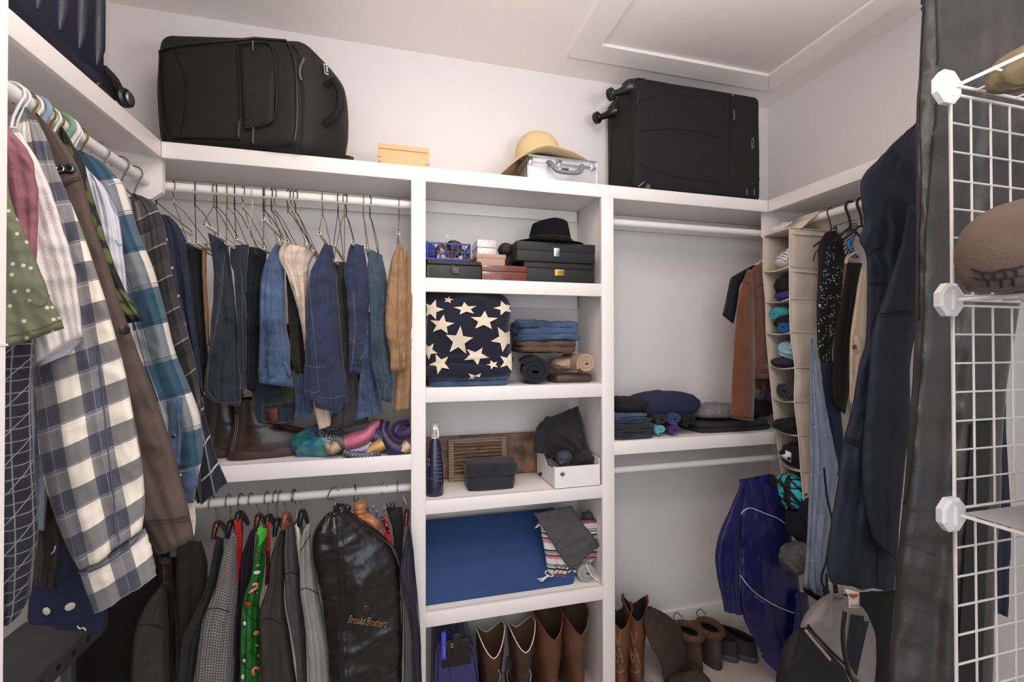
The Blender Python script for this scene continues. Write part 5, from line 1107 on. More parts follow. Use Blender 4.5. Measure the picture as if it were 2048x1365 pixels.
# hangers
for a in (('dark red wooden hanger of the charcoal jacket',530,0,(556,400),DW),('black plastic hanger of the houndstooth jacket',632,0,(640,395),BKPL),('black velvet hanger of the red jacket',708,0,(690,340),BKPL),('dark red wooden hanger of the green jacket',770,0,(812,355),DW),('black hanger of the sequinned jacket',867,0,(872,360),BKPL),('black plastic hanger of the dark brown suit',918,0,(928,385),BKPL),('orange-brown wooden hanger of the grey suit',950,0,(980,345),MW),('steel wire hanger of the white shirt',1030,0,(1050,400),GRMET),('black plastic hanger of the pinstripe jacket',1040,0,(1080,330),BKPL),('dark wooden hanger of the navy trousers at the far right of the lower rod',1672,0,(1728,330),DW)):
    lab,hx,hy,nk,m=a; h=S([(hx,0)])[0]; n_=S([nk])[0]; suit_hanger(lab,h[0],h[1],n_,m)
# garment bag
GB=M('glossy_black_bag_film',(13,13,17),.3,.8,16,var=.2,coat=.1,dist=.010,vs=5)
t,o=garment('garment_bag','glossy black zipped garment bag with gold script lettering','bag',GB,S([(1235,335),(1150,460),(1150,620),(1195,820),(1215,1000),(1240,1180),(1250,1420)]),S([(1345,300),(1500,400),(1640,520),(1692,680),(1704,900),(1704,1100),(1698,1420)]),1.59,1.63,th=.10,folds=1.5,amp=.006,wr=.014,wf=7,seed=88,nu=50,nv=80,toe=.9)
seam('zip',S([(1300,360),(1305,600),(1318,900),(1335,1150),(1345,1364)]),o,.0025,ZIP,t); seam('zip',S([(1335,360),(1340,600),(1352,900),(1362,1150),(1370,1364)]),o,.0015,ZIP,t)
blob('collar_opening',tuple(at(250+1320/3.067,920+315/3.067,Y=1.64)),(.03,.03,.022),GB,t,seed=3,wr=.01,wf=20)
GOLDP=M('gold_print',(140,104,66),.5,0)
textd('script_lettering','Brooks Brothers',250+1488/3.067,920+990/3.067,78,17,o,GOLDP,t,rot=.13,off=.002,shear=.5)
for q in ([(1478,880),(1478,935)],[(1468,895),(1462,910),(1470,925)],[(1488,895),(1494,910),(1486,925)],[(1466,900),(1490,900)]): seam('emblem',S(q),o,.0006,GOLDP,t,off=.001)
hxp=at(250+1280/3.067,975,Y=1.78).x; p=at(250+1290/3.067,920+290/3.067,Y=1.70)
tag(tube('bag_hook',[Vector((hxp+.02,1.765,RZL+.012)),Vector((hxp+.012,1.77,RZL+.024)),Vector((hxp-.006,1.765,RZL+.02)),Vector((hxp-.018,1.755,RZL-.01)),Vector((p.x-.006,1.72,p.z+.02)),p],.0024,GRMET,sm=4),'steel hook of the glossy garment bag over the lower rod','hook')
# turned wooden hanger neck and items at right
xw=at(250+1412/3.067,975,Y=1.78).x
t=thing('wooden_coat_hanger','light brown turned wooden hanger with a fat ringed neck','hanger',(xw,1.78,RZL-.15))
p=at(250+1440/3.067,920+300/3.067,Y=1.66)
tube('hook',[Vector((xw+.004,1.755,RZL+.012)),Vector((xw,1.78,RZL+.026)),Vector((xw-.003,1.80,RZL+.01)),Vector((xw-.002,1.76,RZL-.03)),Vector((p.x-.004,p.y+.02,p.z+.03)),p],.0022,GRMET,t,sm=4)
hm_=frame(p,(1,0,0),(-.12,-.1,1)); geo('turned_neck',*lathe([(0,.022),(.016,.022),(.0205,.017),(.0205,.004),(.017,.001),(.0205,-.003),(.0205,-.012),(.017,-.016),(.021,-.020),(.024,-.034),(.0,-.036)],None,28,hm_),LW,t,smooth=True)
tube('hanger_arm',[p+Vector((.0,0,-.03)),p+Vector((.03,-.015,-.035)),p+Vector((.05,-.02,-.05)),p+Vector((.052,.0,-.09))],[.018,.017,.015,.01],LW,t,sm=4)
garment('red_dress','coral red strap with dotted trim behind the wooden hanger','dress',M('coral_red',(190,50,62),.7,.3),S([(1565,350),(1580,430),(1600,500)]),S([(1605,340),(1630,440),(1645,520)]),1.70,1.72,th=.02,seed=5,folds=1,amp=.002,solo=True)
tag(tube('beaded_strap',P3(S([(1520,370),(1555,352),(1580,360),(1600,400),(1620,450)]),1.69),.005,spots('beads',(20,20,30),(200,200,210),150,.3,.4,uv=False),sm=4),'black and white beaded strap over the coral dress','strap')
for k,(x,y,c) in enumerate(((1490,290,(120,110,60)),(1525,292,(150,130,70)),(1545,320,(110,110,170)),(1590,300,(130,130,134)),(1612,285,(40,40,44)),(1630,275,(40,40,44)),(1650,272,(36,36,40)))):
    p=at(250+x/3.067,920+y/3.067,Y=1.72); mt=M('clip_colour',c,.35,0,metal=.3)
    tag(tube('hanger_clip',[p+Vector((-.004,0,.008)),p+Vector((.002,-.006,0)),p+Vector((-.002,.004,-.012)),p+Vector((.004,0,-.02))],.0028,mt,sm=3),('olive metal clip','brass metal clip','lavender plastic clip','steel clip','left black clip','middle black clip','right black clip')[k]+' on the clip hanger over the coral dress','clip')
xw=at(250+1590/3.067,975,Y=1.78).x
tag(tube('clip_hanger_hook',[Vector((xw+.012,1.77,RZL+.01)),Vector((xw+.004,1.77,RZL+.026)),Vector((xw-.012,1.775,RZL+.012)),Vector((xw-.004,1.76,RZL-.02)),Vector((xw,1.74,RZL-.05))],.002,CHROME,sm=4),'thin chrome hook of the clip hanger','hook')
garment('black_skirt','black shiny skirt clipped behind the coral dress','skirt',BLKC,S([(1600,300),(1640,420),(1650,560),(1660,700)]),S([(1700,290),(1710,420),(1700,560),(1690,700)]),1.74,1.76,th=.04,seed=6,folds=2,amp=.004,solo=True)
garment('satin_trousers','dark navy satin trousers against the white post','trousers',M('navy_satin',(38,36,52),.4,.2,var=.1),S([(1738,400),(1705,560),(1680,700),(1745,900),(1760,1100),(1770,1420)]),S([(1752,390),(1770,560),(1788,760),(1805,950),(1815,1150),(1822,1420)]),1.60,1.63,th=.05,seed=7,folds=2,amp=.004,solo=True)
garment('grey_wool_trousers','grey wool trousers with satin lining below the navy satin ones','trousers',M('mid_grey_wool',(98,96,98),.9,.5),S([(1660,700),(1700,820),(1712,1000),(1708,1420)]),S([(1690,730),(1760,960),(1806,1100),(1818,1420)]),1.64,1.66,th=.05,seed=8,folds=2,amp=.004,solo=True)
# ================= left wall: shirts =================
GPR=spots('sage_print_cotton',(120,124,98),(206,202,182),38,.11,.85,sharp=.04)
PNK=M('mauve_linen',(132,84,96),.9,.6,300,c2=(150,98,108),vs=40); LIN_=M('white_linen',(222,214,210),.9,.7,300,var=.03)
def V2(l): return [(p[0]/2.481,150+p[1]/2.481)+tuple(p[2:]) for p in l]
GING=plaid('navy_gingham',(232,222,206),[('u',.084,0,.5,(92,94,112),.80),('v',.084,.01,.5,(52,58,84),.78),('u',.084,.064,.012,(200,196,196),.4),('v',.084,.048,.018,(200,196,196),.5),('v',.084,.055,.018,(200,196,196),.5)])
BRJ=M('brown_field_cotton',(92,76,68),.85,.5,300,c2=(104,86,76),vs=20)
LEAF=spots('leaf_print_cotton',(22,30,22),(84,96,50),34,.34,.8,stretch=(1,.55,1),sharp=.05,c3=(112,120,72))
LAV=plaid('pale_lavender_shirting',(206,206,216),[('u',.006,0,.25,(188,190,206),.6)])
TEAL=plaid('teal_block_plaid',(214,206,196),[('v',.19,0,.5,(16,80,106),.9),('u',.15,.03,.42,(18,74,104),.72),('u',.15,.10,.22,(96,100,140),.55),('u',.15,.012,.012,(30,60,90),.8),('u',.15,.018,.012,(30,60,90),.8),('u',.15,.026,.012,(220,220,220),.6),('v',.19,.010,.012,(30,50,80),.8),('v',.19,.004,.010,(30,50,80),.8),('v',.19,.105,.012,(30,50,80),.8)])
FLN=plaid('charcoal_buffalo_flannel',(112,106,106),[('u',.09,0,.5,(40,38,42),.8),('v',.09,.02,.5,(36,34,38),.8),('v',.09,.02,.04,(170,160,156),.7)])
NST=plaid('navy_windowpane_flannel',(28,32,52),[('v',.085,.0,.07,(200,200,206),.9),('u',.085,.0,.06,(186,186,196),.75)])
NVP=M('navy_cotton_shirt',(36,42,66),.85,.4,300,var=.1)
LBL_=M('pale_blue_chambray',(150,160,172),.85,.4); GEO=plaid('navy_lattice_print',(26,28,40),[('u',.028,0,.09,(128,128,136),.8),('v',.022,0,.10,(128,128,136),.8),('d',.05,0,.06,(140,140,148),.8)])
ANC=M('navy_anchor_cotton',(22,32,66),.85,.4); DBR=M('dark_brown_cotton',(62,52,46),.9,.4)
LG='shirts on the left wall rod'
SK=dict(folds=2.0,amp=.009,wr=.014,wf=8,nv=60,nu=34)
def shirt(name,label,cat,mt,L,R,Y,th=.05,seed=1,**k):
    kk=dict(SK); kk.update(k); return garment(name,label,cat,mt,L,R,Y,Y,th=th,seed=seed,**kk)
t,o=shirt('short_sleeve_shirt','sage green short-sleeve shirt with tiny white prints, nearest on the left rod','shirt',GPR,[(-60,300),(-70,500),(-60,640),(-30,712)],[(14,300),(22,400),(60,490),(92,572),(104,600),(129,657)],.95,.05,3)
seam('hem_seam',[(18,672),(70,660),(122,640)],o,.0009,M('sage_thread',(110,120,84),.9,0),t); seam('fold_crease',[(97,568),(98,592),(84,612),(50,600)],o,.0012,bpy.data.materials['sage_thread'],t)
shirt('linen_shirt','mauve pink linen shirt behind the sage green one','shirt',PNK,[(-60,240),(-60,400),(-30,620)],[(16,250),(44,285),(64,318),(75,370),(77,430),(73,520)],1.0,.05,4)
t,o=shirt('linen_shirt','white linen short-sleeve shirt behind the mauve one','shirt',LIN_,[(-30,255),(-10,420),(30,600),(72,728)],[(40,262),(82,330),(118,430),(145,520),(156,590),(166,672)],1.04,.05,5)
seam('hem_seam',[(88,712),(130,698),(163,672)],o,.0008,M('white_thread_',(200,194,190),.9,0),t)
drape('inner_sleeve',[(82,690),(76,735)],[(164,680),(140,708)],1.05,M('pale_grey_cotton',(186,188,194),.9,.4),t,th=.02,seed=6,folds=1,amp=.002)
shirt('lattice_print_shirt','navy shirt with white lattice print hanging long at the far left','shirt',GEO,[(-20,640),(-25,900),(-10,1270)],[(76,640),(62,760),(66,900),(74,1010),(74,1090),(60,1190),(40,1225)],1.02,.05,7)
shirt('chambray_shirt','pale blue shirt edge between lattice print and gingham sleeve','shirt',LBL_,[(30,700),(40,850),(52,1060)],[(100,700),(104,850),(90,1060)],1.16,.03,8)
shirt('brown_cotton_shirt','dark brown shirt tail seen between lattice print and gingham','shirt',DBR,[(56,960),(60,1080),(64,1172)],[(120,960),(130,1080),(110,1180)],1.18,.03,9)
t,o=shirt('anchor_print_shirt','navy shirt cuff with white anchors and two pale buttons','shirt',ANC,[(80,1050),(68,1130),(56,1215),(58,1248)],[(190,1050),(212,1150),(216,1220),(205,1268)],1.20,.04,10)
BUT=M('pearl_button',(206,204,180),.3,0,coat=.3)
def button(px,py,o,t,r=.0065,m=BUT,name='button'):
    p,n=hitp(px,py,o,.001); b=disc(name,p,n,r,.0025,m,t,16)
for q in ((95,1222),(140,1213)): button(q[0],q[1],o,t,.0085)
for q in ([(98,1100),(104,1108),(110,1100),(112,1092)],[(155,1252),(160,1258),(168,1256),(172,1262)]): seam('anchor_print',q,o,.0014,M('print_offwhite',(220,220,222),.7,0),t,off=.001)
# gingham
t,o=shirt('gingham_shirt','navy and cream gingham shirt with long buttoned sleeve','shirt',GING,[(50,215),(30,300),(50,520),(62,700),(72,820),(84,940),(112,1040),(160,1145)],[(52,215),(86,262),(112,330),(140,400),(178,500),(210,600),(238,700),(262,800),(282,920),(290,1000),(284,1058)],1.10,.07,11,nv=90,nu=44)
drape('cuff',[(158,1140),(172,1185),(190,1228)],[(290,1056),(304,1100),(313,1150)],1.095,GING,t,th=.05,seed=12,folds=3,amp=.004,wr=.005,uvo=(.01,.02),nv=26)
seam('cuff_seam',[(160,1146),(190,1140),(225,1120),(262,1090),(288,1062)],[c for c in WV if c.parent==t],.0018,M('slate_thread',(96,100,116),.9,0),t,off=.002)
seam('sleeve_placket',[(196,712),(206,790),(214,880),(226,980),(232,1050),(240,1085)],o,.0012,bpy.data.materials['slate_thread'],t)
# brown jacket
t,o=shirt('field_jacket','brown cotton field jacket with epaulette buttons','jacket',BRJ,[(70,225),(60,400),(110,600),(160,800),(230,980),(316,1114)],[(74,225),(112,268),(150,320),(168,372),(196,470),(226,560),(255,650),(292,745),(330,850),(362,960),(382,1040),(388,1078)],1.18,.07,13,nv=80,amp=.007,folds=1.4)
THB=M('dark_brown_thread',(60,48,42),.9,0)
seam('shoulder_seam',[(128,374),(150,362),(174,356)],o,.0012,THB,t); seam('shoulder_seam',[(126,370),(148,357),(172,351)],o,.0007,THB,t)
seam('cuff_seam',[(286,1062),(300,1042),(340,1040),(376,1034)],o,.0012,THB,t); seam('cuff_seam',[(289,1068),(302,1049),(341,1047),(378,1041)],o,.0007,THB,t)
for q in ((123,340),(140,338)):
    button(q[0],q[1],o,t,.011,M('black_button',(30,26,26),.3,0,coat=.3)); p,n=hitp(q[0],q[1],o,.004); 
    tube('button_rim',[p+n.orthogonal().normalized()*.007*math.cos(a)+n.cross(n.orthogonal()).normalized()*.007*math.sin(a) for a in [2*PI*i/14 for i in range(14)]],.0012,CHROME,t,closed=True,n=5)
button(249,660,o,t,.010,bpy.data.materials['black_button']); 
shirt('leaf_print_shirt','dark green leaf-print shirt between brown jacket and teal plaid','shirt',LEAF,[(120,255),(90,400),(160,560),(250,648)],[(125,255),(158,305),(178,360),(196,430),(222,510),(248,575),(272,618),(286,642)],1.25,.05,14)
t,o=shirt('pinstriped_shirt','pale lavender striped shirt behind the leaf print','shirt',LAV,[(170,330),(180,500),(220,660),(262,760)],[(182,345),(212,380),(236,430),(246,500),(256,600),(272,700),(284,765)],1.30,.05,15)
for q in ([(212,380),(225,410),(238,440)],[(230,480),(238,490),(247,486)]): seam('seam_line',q,o,.0009,M('lavender_thread',(150,150,170),.9,0),t)
# teal plaid
t,o=shirt('plaid_shirt','teal, white and navy block-plaid flannel shirt with denim cuff','shirt',TEAL,[(155,300),(160,420),(235,600),(290,780),(322,900),(350,985),(366,1010)],[(160,300),(205,325),(245,366),(262,410),(276,460),(308,540),(330,620),(352,710),(378,770),(400,830),(406,900),(398,950),(388,1002)],1.37,.07,16,nv=90,nu=40)
CUF=denim('cuff_denim',(52,66,96),(86,104,136))
decal('cuff_placket',[(337,797),(364,796),(366,850),(362,930),(352,935),(338,900)],o,CUF,t,off=.004,h=12,thick=.002); decal('denim_cuff',[(353,940),(392,934),(392,1004),(364,1010)],o,CUF,t,off=.005,h=12,thick=.002)
for q in ((348,873),(362,951)): button(q[0],q[1],[c for c in WV if c.parent==t],t,.005,CHROME,'snap')
seam('stitching',[(358,830),(360,870),(357,915)],[c for c in WV if c.parent==t],.0012,THR,t,dash=.004,off=.002); seam('stitching',[(354,944),(374,942),(390,938)],[c for c in WV if c.parent==t],.0009,THR,t,dash=.004,off=.002)
seam('shoulder_seam',[(215,372),(235,366),(250,370),(256,376)],o,.0012,M('pale_teal_thread',(180,190,196),.9,0),t)
garment('frayed_shirt','frayed cream checked shirt cuff below the denim cuff','shirt',plaid('cream_check',(214,204,190),[('u',.02,0,.1,(150,150,160),.7),('v',.02,0,.1,(170,150,140),.6)]),[(366,1000),(370,1040),(374,1080)],[(388,995),(392,1040),(388,1078)],1.40,th=.03,seed=17,folds=2,amp=.004,solo=True)
shirt('buffalo_flannel_shirt','charcoal and grey buffalo-check flannel shirt','shirt',FLN,[(262,388),(280,560),(330,760),(395,860)],[(268,388),(306,404),(325,440),(336,500),(352,580),(374,660),(394,745),(404,830)],1.44,.06,18)
shirt('windowpane_flannel_shirt','navy flannel shirt with white windowpane lines, cuff over the shelf edge','shirt',NST,[(300,425),(320,600),(370,800),(396,900),(402,1010)],[(306,425),(326,440),(340,500),(352,560),(370,640),(392,740),(410,830),(430,905),(455,966)],1.50,.06,19,nv=70)
drape_cuff=None
shirt('navy_shirt','plain navy shirt nearest the corner on the left rod','shirt',NVP,[(312,428),(330,600),(370,760),(400,800)],[(338,432),(366,466),(378,530),(386,610),(398,700),(408,790)],1.57,.06,20)
shirt('knitted_cuff','dark grey knit cuff at the bottom of the windowpane flannel','shirt',M('grey_knit_cuff',(70,70,76),.95,.6),[(385,940),(388,985),(395,1008)],[(402,940),(404,985),(404,1005)],1.47,.02,21)
garment('trench_coat','black coat in the dark space below the left shirts','coat',M('black_brown_cotton',(28,24,22),.95,.3),[(90,1000),(70,1150),(60,1420)],[(330,1000),(345,1200),(340,1420)],1.80,th=.06,seed=22,folds=3,amp=.02,solo=True)
# collars on the rod side
DS=M('dark_slate_cloth',(60,62,70),.9,.3)
for q,mt,lab in (([(20,238),(50,232),(84,240)],GPR,'green'),):
    pass
# hangers along the left rod
def lhook(px,mt,r,label,tilt=0,group=None,plastic=False):
    d=ray(px,285); Y=-.795/ (ray(px,(185+ (px-22)*.68)).x)*ray(px,(185+(px-22)*.68)).y
    z=RZ; R_=.0165+r+.004; t=thing('hanger',label,'hanger',(-.795,Y,z-.2),group)
    pts=[Vector((-.795+R_*math.cos(a),Y+tilt*math.sin(a)*.01,z+R_*math.sin(a))) for a in [PI*1.12-(PI*1.12+.75)*i/12 for i in range(13)]]
    pts+=[Vector((-.795+.003,Y,z-.052)),Vector((-.795,Y,z-.075))]
    tube('hook',pts,r,mt,t,n=8,sm=2)
    tube('shoulder_bar',[Vector((-.98,Y,z-.16)),Vector((-.88,Y,z-.115)),Vector((-.795,Y,z-.075)),Vector((-.765,Y,z-.09)),Vector((-.745,Y,z-.115))],max(r,.003),mt,t,n=7,sm=3)
PB=M('powder_blue_plastic',(140,156,178),.35,0); PG=M('mint_green_plastic',(122,160,138),.35,0)
for px,mt,r,lab in ((24,WPL,.0026,'white hanger nearest on the left rod'),(34,WPL,.0026,'second white hanger on the left rod, left of the gold wire one'),(51,GOLD,.002,'gold wire hanger between white hangers on the left rod'),(60,WPL,.0028,'white hanger directly left of the powder blue one'),(71,PB,.0058,'thick powder blue plastic hanger on the left rod'),(88,GOLD,.002,'thin gold wire hanger right of the powder blue one'),(98,WPL,.0024,'white hanger left of the mint green one'),(106,GOLD,.0018,'gold hanger touching the mint green one'),(121,PG,.0058,'thick mint green plastic hanger on the left rod'),(132,WPL,.0052,'thick white plastic hanger right of the mint green one'),(142,WPL,.0024,'thin white hanger beside the thick white one'),(155,GOLD,.002,'last gold wire hanger, right of the white ones'),(200,CHROME,.0024,'chrome hanger above the teal plaid shirt'),(268,GRMET,.0024,'steel hanger nearest the corner bracket'),(240,GRMET,.0024,'steel hanger holding the buffalo flannel')):
    lhook(px,mt,r,lab)
# grey perforated steel rack low on the left
zr=CZ-.80; rk=thing('steel_rack','grey perforated steel rack edge low at the left, under the shirts','rack',(-.93,1.1,0))
box('rack_top',-1.03,-.835,.55,1.62,zr-.003,zr,STEEL,rk,r=0)
bm=bmesh.new(); nh=18
o_=box('perforated_edge',-.835,-.832,.55,1.62,zr-.05,zr,STEEL,rk,r=.0005)
HOLE=M('hole_dark',(10,10,10),.9,0)
for i in range(nh):
    y=.60+i*.058
    v,f=tubev([(-.8318,y,zr-.024),(-.8305,y,zr-.024)],[.0075,.0075],14); geo('hole_rim',v,f,HOLE,rk)
for y in (.6,1.6): box('rack_leg',-.93,-.905,y-.012,y+.012,.0,zr-.003,STEEL,rk,r=.001); box('rack_leg',-1.03,-1.005,y-.012,y+.012,.0,zr-.003,STEEL,rk,r=.001)
box('rack_shelf',-1.03,-.86,.6,1.6,CZ-1.25,CZ-1.247,STEEL,rk,r=0)
# ================= right bay: folded piles on the shelf =================
Q=VT(1200,400,2.625); ZR=CZ-.405
def q3(x,y,Y): return at(1200+x/2.625,400+y/2.625,Y=Y)
BLKJ=M('black_jersey',(22,22,23),.95,.5,300,var=.2); NVSW=M('navy_sweatshirt',(38,40,76),.95,.6,280,var=.1); GYJ=M('grey_heather_jersey',(120,114,118),.95,.6,280,c2=(136,130,132),vs=60); DGY=M('dark_grey_jersey',(46,46,50),.92,.5,300,var=.1)
PURC=M('purple_jersey',(80,52,120),.9,.4); TEA=M('aqua_jersey',(90,166,170),.9,.4); BLJ=M('dusty_blue_jersey',(60,68,116),.9,.4)
xw0=.8885
a,b=q3(75,1260,1.72),q3(300,1250,1.72)
zz=[ZR+.001,ZR+.028,ZR+.055,ZR+.080,ZR+.103]
for k,(mt,lab,dx) in enumerate(((DJ,'blue-black jeans at the bottom of the folded jeans pile',.0),(DK,'dark jeans second from the bottom of the pile',.01),(DJ,'dark blue jeans third in the pile',-.004),(DM,'jeans topmost of the folded pile under the black shirt',-.012))):
    tag(folded('folded_jeans',xw0+.004,b.x+dx,1.715+.004*k,1.96,zz[k],zz[k+1]-.001,mt,n=2,seed=30+k,wr=.006),lab,'jeans')
c=q3(165,1068,1.80); tag(blob('folded_black_shirt',(c.x-.005,1.84,ZR+.135),(.088,.10,.038),BLKJ,seed=33,wr=.010,wf=9,flat=ZR+.104,pw=2.8),'black shirt folded on top of the jeans pile by the post','shirt')
c=q3(350,1060,1.82); tag(blob('navy_sweatshirt',(c.x,1.85,ZR+.128),(.175,.10,.062),NVSW,seed=34,wr=.010,wf=6,flat=ZR+.084,pw=2.6,nu=60,nv=40),'navy sweatshirt heaped on the rolled shirts','sweatshirt')
for (x,y,r,mt,lab,f) in ((322,1152,.030,DGY,'dark grey rolled shirt beside the jeans pile','g'),(392,1150,.034,BLJ,'dusty blue rolled shirt below the navy sweatshirt','b'),(388,1206,.026,PURC,'purple rolled shirt at the shelf front','p'),(316,1205,.026,TEA,'aqua rolled shirt next to the jeans pile','a'),(468,1155,.036,BLKJ,'black rolled shirt right of the blue one','k'),(300,1218,.018,TEA,'second aqua cloth peeking beside the jeans','a')):
    if lab.startswith('second'): continue
    c=q3(x,y,1.73); zc=max(c.z,ZR+r*.82+.001); tag(roll('rolled_shirt',(c.x,1.725,zc),(c.x+.02,1.93,zc+.002),r,mt,turns=1.7,seed=int(x),wr=.004,flat=.8),lab,'shirt')
c=q3(612,1118,1.82); tag(blob('grey_sweatshirt',(c.x+.01,1.87,ZR+.083),(.125,.085,.036),GYJ,seed=36,wr=.008,wf=8,flat=ZR+.046,pw=2.8,nu=50),'heather grey sweatshirt folded on the dark trousers','sweatshirt')
a,b=q3(510,1180,1.76),q3(915,1200,1.74)
tag(folded('folded_trousers',a.x,b.x,1.735,1.95,ZR+.001,ZR+.045,DGY,n=2,seed=37,wr=.008),'dark grey trousers folded along the shelf front under the grey sweatshirt','trousers')
c=q3(870,1120,1.8); tag(blob('black_shirt_heap',(c.x-.01,1.86,ZR+.085),(.11,.08,.042),BLKJ,seed=38,wr=.016,wf=10,flat=ZR+.046,nu=50),'black shirt heap behind the suede jacket sleeve','shirt')
c=q3(850,1045,1.88); tag(blob('sage_cloth',(c.x,1.92,ZR+.15),(.05,.04,.06),M('sage_cloth',(120,132,124),.9,.4),seed=39,wr=.012),'sage cloth glimpsed between suede jacket and organizer','cloth')
c=q3(888,1045,1.84); tag(blob('magenta_cloth',(c.x+.01,1.84,ZR+.15),(.02,.03,.05),M('magenta_cloth',(104,48,118),.9,.4),seed=40,wr=.01),'magenta cloth strip beside the organizer','cloth')
# ================= hanging behind the organizer =================
SUE=M('rust_suede',(108,60,30),.92,.5,420,c2=(128,72,38),vs=14,sheen=.3); TEEB=M('black_tee_jersey',(34,35,38),.9,.4)
t,o=garment('black_t_shirt','black short-sleeve T-shirt behind the rust suede jacket','shirt',TEEB,Q([(800,345),(700,400),(680,430),(660,530),(642,605)]),Q([(850,340),(790,400),(740,440),(720,560),(700,652)]),1.72,1.74,th=.05,folds=1,amp=.004,wr=.006,seed=1)
seam('sleeve_hem',Q([(646,598),(670,630),(698,640)]),o,.0009,STD,t)
t,o=garment('suede_jacket','rust suede jacket with metal button flap pocket','jacket',SUE,Q([(800,360),(795,480),(812,700),(815,940)]),Q([(862,320),(880,500),(895,700),(905,940)]),1.685,1.70,th=.05,folds=1.2,amp=.005,wr=.005,seed=2,part='body')
sl_=drape('sleeve',Q([(775,365),(742,450),(715,600),(700,800),(690,1000),(688,1145)]),Q([(800,370),(803,460),(812,620),(808,800),(812,1000),(805,1162)]),1.665,SUE,t,th=.06,folds=1,amp=.003,wr=.004,seed=3)
seam('yoke_seam',Q([(800,468),(840,450),(875,440)]),o,.0012,M('rust_thread',(96,50,24),.9,0),t)
seam('armhole_seam',Q([(755,430),(790,450),(800,520)]),sl_,.0012,bpy.data.materials['rust_thread'],t)
seam('cuff_hem',Q([(690,1132),(740,1142),(806,1148)]),sl_,.0012,bpy.data.materials['rust_thread'],t)
decal('pocket_flap',Q([(820,870),(885,860),(888,900),(820,915)]),o,SUE,t,off=.004,thick=.003); decal('hem_band',Q([(818,920),(900,905),(900,945),(818,955)]),o,SUE,t,off=.003,thick=.002)
p,n=hitp(1200+864/2.625,400+886/2.625,o,.008); disc('metal_button',p,n,.0085,.003,CHROME,t)
tag(tube('wooden_hanger_tip',[q3(862,300,1.70),q3(850,322,1.70),q3(800,350,1.72)],.005,M('pale_wood',(196,170,140),.5,.05),sm=3),'pale wooden hanger shoulder above the suede jacket','hanger')
garment('dark_lining_garment','dark brown cloth hanging below the suede jacket hem','jacket',M('dark_brown_lining',(56,34,24),.7,.3),Q([(812,940),(815,990)]),Q([(900,940),(905,1012)]),1.71,th=.04,seed=4,folds=2,amp=.005,solo=True)
# ================= hanging organizer =================
ORG=M('beige_nonwoven_fabric',(192,178,164),.9,.5,240,var=.05); EDG=M('cream_binding',(206,192,174),.9,.5,200)
CE=[(1579,456),(1579,533),(1579.5,598),(1581,665),(1590,736),(1589,804),(1597,872),(1602,944),(1608,1010),(1614,1078)]
DE=[(1528,472),(1527,538),(1532,602),(1533.5,668),(1539,728),(1545,794),(1552,863),(1561,944),(1572,1010),(1584,1075)]
RE=[(1700,452),(1700,530),(1700,596),(1698,663),(1696,733),(1693,800),(1690,865),(1687,935),(1684,1000),(1680,1065)]
og=thing('hanging_organizer','beige fabric hanging shelf organizer stuffed with rolled clothes, on the right rod','organizer',(1.75,1.56,CZ-.5))
YO,YN=1.66,1.515
Cp=[at(x,y,Y=YN) for x,y in CE]; Dp=[]; 
for (x,y),c in zip(DE,Cp):
    p=at(x,y,Y=YO); Dp.append(Vector((p.x,p.y,c.z)))
Rp=[at(x,y,Y=YN-.0) for x,y in RE]; Rp=[Vector((c.x+.30,YN+.01,c.z)) for c in Cp]
def sheet(name,A,B,mt,parent,bul=.004,k=9,seed=1,th=.002,sub=5,dirv=Vector((0,-1,0))):
    A=spline(A,sub); B=spline(B,sub); V=[];Fc=[];UV=[]
    per=sub
    for j,(a,b) in enumerate(zip(A,B)):
        v=(j%per)/per
        for i in range(k+1):
            u=i/k; p=a.lerp(b,u)+dirv*(bul*math.sin(PI*v)*(math.sin(PI*u)**.5 if 0<u<1 else 0))
            p+=dirv*noise.noise(p*12+Vector((seed,0,0)))*.004*(1 if 0<u<1 else 0); V.append(p); UV.append((u*.3,j*.03))
    n=k+1
    for j in range(len(A)-1):
        for i in range(k): Fc.append((j*n+i,j*n+i+1,(j+1)*n+i+1,(j+1)*n+i))
    o=geo(name,V,Fc,mt,parent,uv=UV,smooth=2); md=o.modifiers.new('s','SOLIDIFY'); md.thickness=th; md.offset=0; return o
sp_=sheet('side_panel',Cp,Rp,ORG,og,bul=.014,seed=2)
Bk=[c+Vector((.30,YO-YN,0)) for c in Cp]
sheet('side_panel',Dp,[d+Vector((.30,0,0)) for d in Dp],ORG,og,bul=.004,seed=3)
sheet('back_panel',Rp,Bk,ORG,og,bul=.003,seed=4,dirv=Vector((1,0,0)))
for i,(c,d,r) in enumerate(zip(Cp,Dp,Rp)):
    g=[]; V=[]; n=8
    for j in range(n+1):
        v=j/n
        for k in range(n+1):
            u=k/n; p=c.lerp(d,v).lerp(r.lerp(Bk[i],v),u); sag=-.008*math.sin(PI*v)*(1-u*.3)*(1 if 0<i<9 else 0); V.append(p+Vector((0,0,sag)))
    Fc=[(j*(n+1)+k,j*(n+1)+k+1,(j+1)*(n+1)+k+1,(j+1)*(n+1)+k) for j in range(n) for k in range(n)]
    o=geo('shelf',V,Fc,ORG,og,smooth=2); md=o.modifiers.new('s','SOLIDIFY'); md.thickness=.004; md.offset=0
    tube('edge_binding',[V[j*(n+1)]+Vector((-.001,0,0)) for j in range(n+1)],.0032,EDG,og,n=6)
    tube('edge_binding',[c+Vector((-.002,-.003,0)),c.lerp(r,.5)+Vector((0,-.004,-.0)),r+Vector((0,-.003,0))],.0026,EDG,og,n=6)
tube('edge_binding',[c+Vector((-.002,-.002,0)) for c in Cp],.003,EDG,og,sm=4,n=6); tube('edge_binding',[d+Vector((-.002,.0,0)) for d in Dp],.003,EDG,og,sm=4,n=6)
